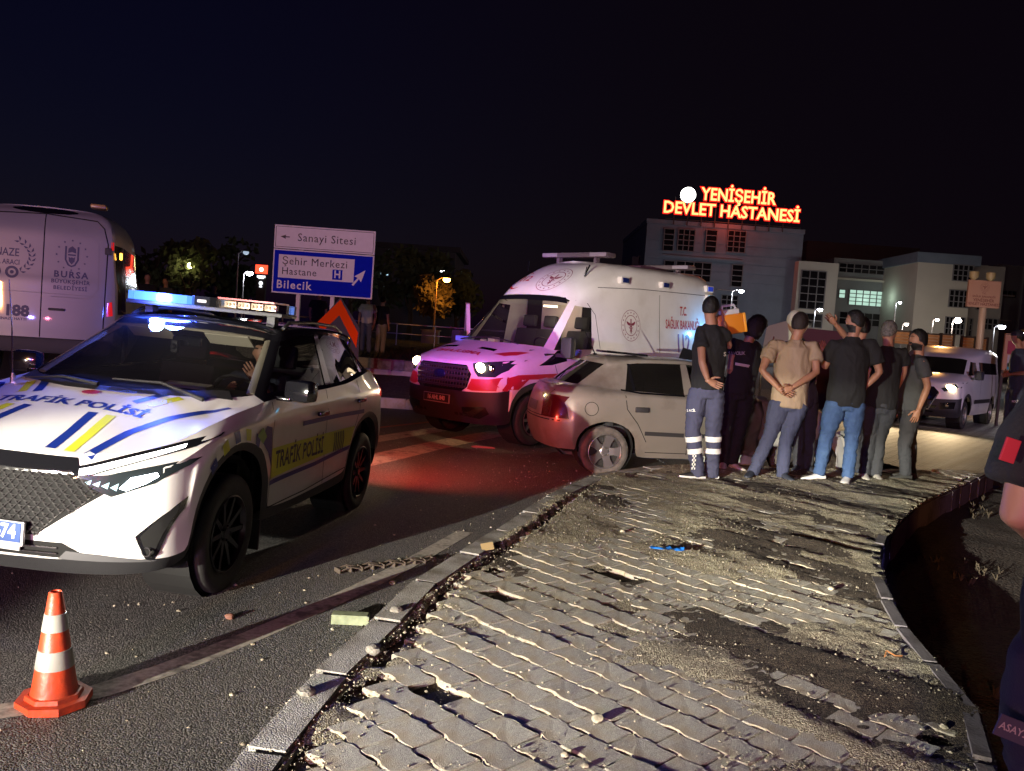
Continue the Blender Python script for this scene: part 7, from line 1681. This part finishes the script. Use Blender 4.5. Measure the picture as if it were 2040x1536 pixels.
street_lamp('orange sodium lamp on a pole left of the ambulance', 890, 557, 52, (1, .42, .06), 200, .28, .6, .4, glow=45, group='lamps left of the ambulance', pole_c=(.45, .25, .1))
street_lamp('small white lamp above the orange sodium lamp', 882, 539, 75, Wc, 60, .26, .4, .4, glow=30, group='lamps left of the ambulance')
street_lamp('white lamp left of the red totem sign', 497, 544, 60, Wc, 110, .30, .4, .4, glow=30, group='lamps left of the ambulance')
street_lamp('unlit looking grey lamp high on the pole above the totem sign', 490, 503, 58, (.4, .5, .65), 4, .25, .5, .4, glow=1, group='lamps left of the ambulance')

# ------------------------------------------------------------------ road signs on the island
def road_sign():
    Y = 18.0; tl, tr, bl, br = at(548, 447, Y), at(752, 461, Y), at(541, 582, Y), at(738, 597, Y)
    cx = (tl.x + tr.x + bl.x + br.x) / 4; w = ((tr - tl).length + (br - bl).length) / 2; zt = (tl.z + tr.z) / 2; zb = (bl.z + br.z) / 2
    z0 = islz(cx, Y) - .03
    P = empty('road_sign', (cx, Y, z0), label='blue and white direction sign on two posts behind the police car', cat='road sign')
    BL = mat('sign_blue', (.008, .02, .58), .95, var=.04, spec=.05); WH = mat('sign_white', (.80, .76, .80), .5, var=.04); BK = mat('sign_black', (.015, .012, .03), .5)
    h = zt - zb; hs = h * .345; gap = .012
    for u in (-.24, .10):
        m = MB(); m.bx(u * w - .04, u * w + .04, .05, .13, -.2, zt - z0 - .1); m.build('post', mat('sign_post', (.45, .40, .43), .5, .3), P)
    def plate(name, x0, x1, a0, a1, edge, fill, par=P, y=0.0):
        b = MB(); b.box(((x0 + x1) / 2, y, (a0 + a1) / 2), (x1 - x0, .03, a1 - a0), bev=.008); o = b.build(name, edge, par)
        if fill is not None:
            q = MB(); t = .028; q.box(((x0 + x1) / 2, y - .0165, (a0 + a1) / 2), (x1 - x0 - 2 * t, .003, a1 - a0 - 2 * t)); q.build('plate_face', fill, o)
        return o
    T = zt - z0; B_ = zb - z0
    up_ = plate('upper_panel', -w / 2, w / 2, T - hs, T, WH, None)
    q = MB()
    for x0, x1, a0, a1 in ((-w/2+.03, w/2-.03, T-.04, T-.03), (-w/2+.03, w/2-.03, T-hs+.03, T-hs+.04), (-w/2+.03, -w/2+.04, T-hs+.03, T-.03), (w/2-.04, w/2-.03, T-hs+.03, T-.03)): q.bx(x0, x1, -.018, -.014, a0, a1)
    q.build('border_line', BK, up_)
    lo = plate('lower_panel', -w / 2, w / 2, B_, T - hs - gap, WH, BL)
    TX = lambda s, x, z, size, m, par, bold=.0, sx=.97, sp=1.10, al='LEFT', y=-.019: text_obj('lettering', s, Matrix.Translation((x, y, z)) @ Matrix.Rotation(R(90), 4, 'X'), m, par, size=size, bold=bold, sx=sx, space=sp, align=al, ext=.002)
    TX('Sanayi Sitesi', -w * .27, T - hs * .5, .235, BK, up_)
    def arrow(x, z, a, s, m, par, y=-.019):
        pts = [(0, -.045), (.5, -.045), (.42, -.20), (.58, -.20), (1.0, 0), (.58, .20), (.42, .20), (.5, .045), (0, .045)]
        pts = [(0, -.05), (.45, -.05), (.40, -.22), (1.0, 0), (.40, .22), (.45, .05), (0, .05)]
        c_, s_ = math.cos(a), math.sin(a); b = MB(); b.prism([((p[0] * c_ - p[1] * s_) * s, (p[0] * s_ + p[1] * c_) * s) for p in pts], 0, .002, Matrix.Translation((x, y, z)) @ Matrix.Rotation(R(90), 4, 'X')); b.build('arrow', m, par)
    arrow(-w * .345, T - hs * .5, math.pi, .20, BK, up_)
    ip = plate('inner_panel', -w * .445, w * .31, B_ + h * .225, T - hs - gap - h * .075, WH, None, lo, -.004)
    TX('Şehir Merkezi', -w * .41, B_ + h * .475, .225, BK, ip, y=-.023); TX('Hastane', -w * .41, B_ + h * .325, .215, BK, ip, y=-.023)
    hb = MB(); hb.box((w * .145, -.0205, B_ + h * .325), (.21, .003, .21)); hp = hb.build('hospital_symbol', BL, ip)
    TX('H', w * .145, B_ + h * .325, .22, WH, hp, bold=.03, al='CENTER', y=-.024, sx=.9)
    TX('Bilecik', -w * .455, B_ + h * .125, .24, WH, lo, bold=.018, sp=1.18)
    arrow(w * .30, B_ + h * .19, R(52), .42, WH, lo)
    return P
road_sign()
def chevron_sign():
    Y = 17.4; ap = at(679, 597, Y); z0 = islz(ap.x, Y) - .03
    P = empty('chevron_sign', (ap.x, Y, z0), label='orange red chevron board pointing up below the direction sign', cat='road sign')
    px = Y / FPX; T = ap.z - z0
    q = lambda u, v: ((u - 679) * px + (v - 597) * px * .0725, T - (v - 597) * px)
    board = [q(679, 592), q(716, 650), q(712, 722), q(640, 722), q(630, 650)]
    b = MB(); b.prism(board, 0, .02, Matrix.Translation((0, .004, 0)) @ Matrix.Rotation(R(90), 4, 'X')); b.build('board', mat('board_black', (.02, .015, .03), .6), P)
    b = MB(); b.prism([q(679, 597), q(713, 660), q(709, 690), q(676, 628), q(640, 665), q(632, 645)], 0, .006, Matrix.Translation((0, -.018, 0)) @ Matrix.Rotation(R(90), 4, 'X')); b.build('chevron', mat('chevron_orange', (.95, .085, .008), .95, spec=0), P)
    b = MB(); b.bx(-.03, .03, .03, .08, 0, T - .1); b.build('post', mat('sign_post', (.45, .40, .43), .5, .3), P)
chevron_sign()

# ------------------------------------------------------------------ more of the background
def totem():
    Y = 58; p = at(521, 537, Y); s = Y / FPX
    P = empty('totem_sign', (p.x, Y, .4), label='lit red and white totem sign beyond the light bar', cat='sign')
    h = p.z - .4
    m = MB(); m.bx(-.30, .30, .05, .3, 0, h - .3); m.bx(-13 * s, 13 * s, .02, .3, h - .3, h + 10 * s); m.build('totem_body', PLAST, P)
    m = MB(); m.bx(-12 * s, 12 * s, -.02, .02, h - 8 * s, h + 9 * s); m.build('red_panel', emi('totem_red', (1, .05, .02), 3.5), P)
    v = join2d(ring2d(0, 4.2 * s, 20)); m = from_vf('emblem', [(a, -.03, h + b_) for a, b_ in v[0]], v[1], emi('totem_white', (1, .85, .8), 3), P)
    m = MB(); m.bx(-8 * s, 8 * s, -.02, .02, h - 16 * s, h - 12 * s); m.bx(-5 * s, 5 * s, -.02, .02, h - 18 * s, h - 16 * s); m.build('white_panel', emi('totem_white2', (.9, .95, 1), 2.5), P)
    m = MB(); m.ball((0, 0, h - 27 * s), 4 * s, 10, (1, .2, 1)); m.bx(-2.5 * s, 2.5 * s, -.02, .02, h - 35 * s, h - 32 * s); m.build('lower_symbol', emi('totem_white2', (.9, .95, 1), 2.5), P, 60)
totem()
def leafy(name, label, u, v, Y, r, h, m, n=900, zg=.4, group='dark trees behind the junction', ls=.28):
    p = at(u, v, Y); P = empty(name, (p.x, Y, zg), label=label, cat='tree', group=group); hh = p.z - zg
    t = MB(); rr = random.Random(int(u * 7 + v)); t.tube([(0, 0, -.2), (.1, 0, hh * .4), (-.05, .1, hh * .8), (0, 0, hh + h * .2)], [r * .09, r * .07, r * .045, .03], 8)
    for k in range(7):
        a = rr.random() * 6.28; t.tube([(0, 0, hh * .5 + k * h * .08), (math.cos(a) * r * .4, math.sin(a) * r * .4, hh * .7 + k * h * .1), (math.cos(a) * r * .75, math.sin(a) * r * .75, hh * .85 + k * h * .1)], [r * .035, r * .022, .015], 5)
    t.build('trunk', mat('bark', (.07, .05, .035), .9, bump=.6, bscale=20), P, 60)
    V = []; F = []; cl = [(rr.uniform(-.7, .7), rr.uniform(-.7, .7), rr.uniform(-.75, .85), rr.uniform(.25, .5)) for _ in range(16)]
    for _ in range(n):
        c_ = rr.choice(cl); d = Vector((rr.gauss(0, 1), rr.gauss(0, 1), rr.gauss(0, 1))).normalized() * c_[3] * rr.random() ** .4
        q = Vector(((c_[0] + d.x) * r, (c_[1] + d.y) * r, hh + (c_[2] + d.z) * h * .5)); a = Vector((rr.gauss(0, 1), rr.gauss(0, 1), rr.gauss(0, 1))).normalized() * ls * rr.uniform(.6, 1.3); b_ = a.orthogonal().normalized() * ls * .5
        k = len(V); V += [tuple(q - a), tuple(q + b_), tuple(q + a), tuple(q - b_)]; F.append((k, k + 1, k + 2, k + 3))
    from_vf('crown', V, F, m, P); return P
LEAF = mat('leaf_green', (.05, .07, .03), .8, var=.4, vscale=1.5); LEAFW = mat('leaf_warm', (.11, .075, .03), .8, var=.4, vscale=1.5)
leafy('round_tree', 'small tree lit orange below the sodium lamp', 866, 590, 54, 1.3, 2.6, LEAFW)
leafy('round_tree', 'tree with a lamp glowing through its leaves above the light bar', 378, 526, 50, 1.6, 3.2, LEAF)
for (u, v, Y, r, h, lb) in ((820, 560, 66, 3.0, 5, 'dark tree between the direction sign and the ambulance'), (910, 590, 60, 2.0, 3, 'dark low tree touching the ambulance wing mirror'), (310, 545, 70, 3.5, 5, 'dark tree beside the funeral van'), (450, 550, 80, 4, 6, 'dark tree behind the totem sign'), (700, 560, 75, 3, 5, 'dark tree hidden behind the direction sign')):
    leafy('dark_tree', lb, u, v, Y, r, h, LEAF, 700, .2, ls=.4)
lamp('tree_lamp', 'POINT', tuple(at(380, 528, 48.5)), 22, (1, .8, .3), .3)
m = MB(); m.ball((0, 0, 0), .16, 10); q = m.build('bulb', emi('tree_bulb', (1, .82, .35), 30), None, 180); q.location = at(379, 529, 49.2); q.name = 'garden_lamp'
mark(q, 'yellow lamp shining through the tree above the light bar', 'lamp')
# dark apartment building behind the direction sign
def dark_building():
    Y = 85; a, b_ = at(748, 492, Y), at(905, 540, Y)
    P = empty('apartment_building', ((a.x + b_.x) / 2, Y, .2), label='dark apartment block with two lit windows behind the direction sign', cat='building'); o = P.location
    m = MB(); m.bx(a.x - o.x, b_.x - o.x, 0, 14, -.4, a.z - .2); m.build('wall', mat('dark_plaster', (.07, .06, .075), .9, var=.2, vscale=.3), P)
    m = MB(); m.bx(a.x - o.x - .5, b_.x - o.x + .5, -.5, 14.5, a.z - .2, a.z + .3); m.build('roof', mat('dark_roof', (.05, .04, .05), .9), P)
    for u, v, w_, h_, lit in ((770, 541, 9, 17, 1), (757, 541, 6, 12, .3), (766, 577, 5, 16, 1.4), (800, 545, 9, 15, 0), (830, 552, 9, 15, 0), (800, 580, 9, 15, 0), (860, 560, 9, 15, 0)):
        p = at(u, v, Y); s = Y / FPX; q = MB(); q.box((p.x - o.x, -.04, p.z - .2), (w_ * s, .12, h_ * s)); wo = q.build('window', mat('frame_dark', (.12, .11, .12), .6), P)
        for k in (-1, 1):
            q = MB(); q.box((p.x - o.x + k * w_ * s * .24, -.11, p.z - .2), (w_ * s * .40, .03, h_ * s * .88)); q.build('pane', emi('lit_pane%s' % lit, (.55, .85, 1), lit) if lit else mat('dark_window_glass', (.012, .010, .012), .08), wo)
dark_building()
# pale kiosk block and railing beneath the sodium lamp
p = at(860, 608, 50); P = empty('transformer_kiosk', (p.x, 50, .6), label='pale square kiosk below the orange sodium lamp', cat='kiosk')
m = MB(); m.bx(-.5, .5, 0, 1, -.2, .75, .03); m.build('cabinet', mat('kiosk_pale', (.45, .42, .34), .8), P); m = MB(); m.bx(-.56, .56, -.06, 1.06, .75, .83); m.build('lid', mat('kiosk_pale', (.45, .42, .34), .8), P)
P = empty('railing', (at(790, 600, 40).x, 40, PLZ), label='thin metal railing running along the far edge of the island', cat='railing')
m = MB(); m.tube([(-13, 0, 1.0), (6, 0, 1.0)], .035, 6); m.build('rail', mat('rail_steel', (.3, .3, .32), .4, .7), P); m = MB(); m.tube([(-13, 0, .55), (6, 0, .55)], .025, 6); m.build('rail', mat('rail_steel', (.3, .3, .32), .4, .7), P)
for k in range(11):
    m = MB(); m.tube([(-12.5 + k * 1.8, 0, 0), (-12.5 + k * 1.8, 0, 1.0)], .03, 6); m.build('rail_post', mat('rail_steel', (.3, .3, .32), .4, .7), P)
# billboard on a pole at the right
def billboard():
    Y = 32; tl, tr, bl, br = at(1929, 557, Y), at(1992, 562, Y), at(1924, 612, Y), at(1989, 615, Y); cx = (tl.x + br.x) / 2; w = 64 * Y / FPX; h = (tl.z + tr.z - bl.z - br.z) / 2
    P = empty('billboard', (cx, Y, 0), label='pinkish hospital board with round emblem on a tall pole at the right', cat='sign'); zc_ = (tl.z + br.z) / 2
    m = MB(); m.tube([(.1, .1, 0), (.1, .1, zc_)], .13, 12); m.build('pole', mat('board_pole', (.40, .30, .25), .5), P, 60)
    m = MB(); m.box((0, 0, zc_), (w, .12, h), bev=.02); bd = m.build('panel', mat('board_pink', (.40, .24, .20), .7), P)
    IK = mat('board_ink', (.16, .05, .05), .7)
    fm = lambda n, vf: from_vf(n, [(a, -.064, zc_ + b_) for a, b_ in vf[0]], vf[1], IK, bd)
    fm('emblem', xf2d(crest(.17), 1, (0, h * .25)))
    for t, z, s in (('T.C.', .02, .09), ('SAĞLIK BAKANLIĞI', -.10, .10), ('YENİŞEHİR', -.24, .15), ('DEVLET HASTANESİ', -.38, .14)): fm('lettering', xf2d(text2d(t, s, bold=.02), 1, (0, h * z)))
    for u in (-.25, .12):
        m = MB(); m.lathe([(.06, 0), (.16, .1), (.17, .3), (.001, .3)], 12, Matrix.Translation((u * w * 1.4, 0, zc_ + h / 2))); m.build('floodlight', mat('flood_case', (.35, .30, .18), .5), P, 50)
billboard()
# low timber planters in a row behind the minivan
WOOD = mat('orange_wood', (.42, .20, .08), .7, var=.2, vscale=3)
lamp('yard_light', 'POINT', tuple(at(1880, 560, 27)), 260, (1, .45, .12), .2)
for n_, (u0, u1, v) in enumerate(((1780, 1812, 672), (1845, 1872, 678), (1874, 1899, 679), (1915, 1941, 684), (1943, 1966, 686))):
    Y = 34; a, b_ = at(u0, v, Y), at(u1, v + 2, Y); w = b_.x - a.x
    P = empty('planter_box', ((a.x + b_.x) / 2, Y, 0), label='%s of the timber panels in a row behind the minivan, counted from the bearded man' % ['first', 'second', 'third', 'fourth', 'fifth'][n_], cat='planter', group='timber panels behind the minivan')
    zc_ = a.z; hh = 24 * Y / FPX
    for k in range(4):
        m = MB(); m.box((0, 0, zc_ - hh / 2 + hh * (k + .5) / 4), (w, .05, hh / 4 - .015)); m.build('plank', WOOD, P)
    for s in (-1, 1):
        m = MB(); m.bx(s * w / 2 - .04, s * w / 2 + .04, -.05, .05, 0, zc_ + hh * .65); m.build('post', mat('dark_post', (.05, .03, .025), .7), P)
    m = MB(); m.bx(-w / 2, w / 2, -.06, .06, zc_ + hh / 2, zc_ + hh / 2 + .05); m.build('top_rail', mat('dark_post', (.05, .03, .025), .7), P)
# pale tent roof with maroon wall behind the crowd
def canopy():
    Y = 24; q = lambda u, v, dy=0: at(u, v, Y + dy); P = empty('canopy', (q(1600, 700).x, Y, 0), label='pale tent canopy with maroon side wall behind the crowd', cat='tent'); o = P.location
    pts = [q(1528, 650), q(1585, 634), q(1590, 690), q(1520, 690)]; bk = [q(1528, 650, 3), q(1585, 634, 3), q(1590, 690, 3), q(1520, 690, 3)]
    V = [tuple(p - o) for p in pts + bk]; from_vf('tent_roof', V, [(0, 1, 2, 3), (4, 7, 6, 5), (0, 4, 5, 1), (1, 5, 6, 2), (2, 6, 7, 3), (3, 7, 4, 0)], mat('tent_pale', (.55, .58, .42), .8), P)
    pts = [q(1592, 652), q(1690, 662), q(1700, 830), q(1590, 830)]; bk = [q(1592, 652, .3), q(1690, 662, .3), q(1700, 830, .3), q(1590, 830, .3)]
    V = [tuple(p - o) for p in pts + bk]; from_vf('tent_wall', V, [(0, 1, 2, 3), (4, 7, 6, 5), (0, 4, 5, 1), (1, 5, 6, 2), (2, 6, 7, 3), (3, 7, 4, 0)], mat('tent_maroon', (.06, .012, .025), .9), P)
    for u in (1524, 1588, 1690):
        p = q(u, 690); m = MB(); m.tube([(p.x - o.x, .1, 0), (p.x - o.x, .1, p.z)], .035, 8); m.build('tent_pole', CHROME, P)
canopy()
# shop board at the right edge behind the policeman
Y = 22; a, b_ = at(2004, 664, Y), at(2036, 740, Y); P = empty('poster_board', ((a.x + b_.x) / 2, Y, 0), label='orange toned poster board behind the policeman at the right', cat='sign'); w = b_.x - a.x
m = MB(); m.bx(-w / 2, w / 2, 0, .06, b_.z, a.z, .01); bd = m.build('panel', mat('poster_orange', (.45, .24, .12), .7), P)
for x0, x1, z0, z1, cc in ((-.35, .05, .45, .8, (.30, .03, .05)), (-.30, .12, .10, .42, (.45, .42, .38)), (-.28, .06, .02, .2, (.05, .35, .38))):
    m = MB(); hh = a.z - b_.z; m.bx(x0 * w, x1 * w, -.006, -.002, b_.z + z0 * hh, b_.z + z1 * hh); m.build('print', mat('poster%s' % str(cc), cc, .7), bd)
for s in (-1, 1):
    m = MB(); m.bx(s * w * .4 - .03, s * w * .4 + .03, .07, .12, 0, b_.z + .3); m.build('post', mat('dark_post', (.05, .03, .025), .7), P)

# ------------------------------------------------------------------ small things on the ground
def cone():
    g = on(108, 1400, rz); P = empty('traffic_cone', (g.x, g.y, g.z + .002), label='orange and white traffic cone on the asphalt before the police car', cat='traffic cone')
    OR = mat('cone_orange', (.50, .05, .014), .45, var=.12, vscale=12, dark=(.12, .04, .03), damt=.6, dscale=9, bump=.2, bscale=40); WT = mat('cone_sleeve', (.29, .28, .255), .4, dark=(.25, .22, .18), damt=.6, dscale=12)
    px = (g - Vector((0, 0, CAM_H))).dot(fw) / FPX; m = MB()
    oc = [(.145 * math.cos(R(22.5 + 45 * k)), .145 * math.sin(R(22.5 + 45 * k))) for k in range(8)]
    m.prism(oc, 0, .032); m.lathe([(.112, .03), (.108, .05), (.098, .052)], 8, Matrix.Rotation(R(22.5), 4, 'Z')); m.build('base', OR, P, 30)
    m = MB(); m.lathe([(.092, .045), (.085, .075), (.026, .47), (.022, .475), (.018, .47), (.016, .38)], 36); m.build('cone_body', OR, P, 40)
    for z0, z1 in ((.16, .235), (.315, .385)):
        r_ = lambda z: .085 - (z - .075) * (.085 - .026) / .395 + .0022
        m = MB(); m.lathe([(r_(z0) - .002, z0 - .001), (r_(z0), z0), (r_(z1), z1), (r_(z1) - .002, z1 + .001)], 36); m.build('sleeve', WT, P, 40)
    P.rotation_euler = (R(1.5), R(-1), R(12))
cone()
def debris(name, label, cat, u, v, fn, build, group=None, dz_=0.0):
    g = on(u, v, fn); o = build(); o.name = name; o.location = (g.x, g.y, g.z + dz_); return mark(o, label, cat, group)
def trim_():
    m = MB(); a = Vector((0, 0, .02)); b_ = on(862, 1118, rz) - on(672, 1142, rz); b_.z = 0; t = b_.normalized(); q = Vector((-t.y, t.x, 0)); n = 9; L = b_.length
    for s in (-.03, .03): m.tube([a + t * (L * k / n) + q * s + Vector((0, 0, .02 * (k % 2))) for k in range(n + 1)], .006, 5)
    for k in range(n + 1): m.box(a + t * (L * k / n), (.010, .08, .030), Matrix.Rotation(math.atan2(t.y, t.x), 4, 'Z'), bev=.003)
    return m.build('t', mat('trim_pale', (.085, .065, .05), .7), None)
debris('broken_trim', 'broken ladder shaped plastic trim lying on the road by the kerb', 'debris', 672, 1142, rz, trim_)
def blockk():
    m = MB(); m.box((0, 0, .03), (.20, .075, .055), Matrix.Rotation(R(4), 4, 'Z'), bev=.004); m.box((.10, .0, .03), (.012, .06, .045), Matrix.Rotation(R(4), 4, 'Z')); return m.build('t', mat('pale_green_block', (.20, .23, .14), .8, var=.3, vscale=20), None)
debris('plastic_block', 'pale green box lying in the gutter against the kerb', 'debris', 697, 1242, rz, blockk)
def glove():
    V = []; F = []
    for i in range(13):
        for j in range(7):
            p = Vector((i * .02 - .12, j * .014 - .04, 0)); V.append((p.x + .01 * noise.noise(p * 40), p.y * (1 - .3 * abs(i - 6) / 6), .018 + .028 * abs(noise.noise(p * 22 + Vector((3, 1, 2))))))
    F = [(i * 7 + j, (i + 1) * 7 + j, (i + 1) * 7 + j + 1, i * 7 + j + 1) for i in range(12) for j in range(6)]
    return from_vf('t', V, F, mat('bright_blue_film', (.02, .17, .62), .4), None, 180)
debris('latex_glove', 'crumpled bright blue glove dropped on the pavers', 'glove', 1328, 1100, pz, glove, dz_=.004)
def stone(s, seed, m_):
    b = MB(); bmesh.ops.create_icosphere(b.b, subdivisions=2, radius=s)
    for v in b.b.verts: v.co = v.co * (1 + .35 * noise.noise(v.co * (1.4 / s) + Vector((seed, 0, 0)))); v.co.z = v.co.z * .65 + s * .4
    return b.build('t', m_, None, 40)
for k, (u, v, s, fn, lb) in enumerate(((458, 1232, .028, rz, 'reddish stone shard on the worn paint line of the road'), (782, 1163, .024, rz, 'yellowish stone on the road near the kerb'), (1240, 1060, .020, pz, 'white pebble casting a long shadow on the pavers'), (1190, 1436, .026, pz, 'grey lump of concrete at a paver corner'), (1125, 1506, .016, pz, 'cream pebble near the bottom of the pavement'), (1166, 1528, .014, pz, 'small white pebble at the bottom edge of the pavement'), (1880, 1450, .016, pz, 'pale pebble beside the policeman leg'), (1655, 1175, .022, pz, 'flat white stone among dark grit on the pavement'), (790, 1220, .034, pz, 'broken kerb lump standing in the joint'), (745, 1300, .04, pz, 'white crumbled kerb fragment on the kerb edge'), (610, 1385, .036, pz, 'crumbled concrete heap on the near kerb'))):
    o = stone(s, k * 3.1, mat('grey_lump', (.20, .185, .16), .9, var=.4, vscale=30, bump=1, bscale=50) if k > 7 else PEB if k else mat('red_stone', (.22, .10, .07), .8)); g = on(u, v, fn); o.name = 'stone'; o.location = (g.x, g.y, g.z); o.rotation_euler = (0, 0, k * 1.3); mark(o, lb, 'stone', 'single stones on the ground')
def ringlet():
    m = MB(); m.tube([(-.16, 0, .012), (-.10, .035, .02), (.12, .03, .014), (.16, 0, .012), (.10, -.02, .012), (-.12, -.03, .012), (-.16, 0, .012)], .008, 6); return m.build('t', mat('pink_plastic', (.5, .18, .14), .4), None)
debris('plastic_loop', 'thin pink plastic loop lying on the road between the vehicles', 'debris', 962, 893, rz, ringlet)
def glint():
    x = random.uniform(-2.5, 1.0); y = random.uniform(9, 15.5); return (x, y, rz(x, y))
pebbles('debris', 900, glint, mat('glass_crumbs', (.6, .6, .6), .15, .3), .004, .010, 'glass crumbs and small wreckage scattered on the road')
def edgew():
    V = [(0, 0, 0), (.05, .01, .01), (.04, .05, .03), (-.01, .04, .02)]; return from_vf('t', [(x * 1.6, y * 1.6, z * 1.6 + .006) for x, y, z in V], [(0, 1, 2, 3)], mat('leaf_scrap', (.35, .25, .12), .7), None)
debris('scrap', 'tan scrap lying on the kerb joint', 'debris', 960, 1100, pz, edgew)
debris('cable_scrap', 'small wire scrap with a bright tip on the dark gravel', 'debris', 1762, 1312, pz, lambda: MB().tube([(0, 0, .01), (.02, .03, .03), (.06, .02, .012), (.10, .03, .01)], .004, 5).build('t', mat('wire_copper', (.55, .25, .10), .3, .5), None))
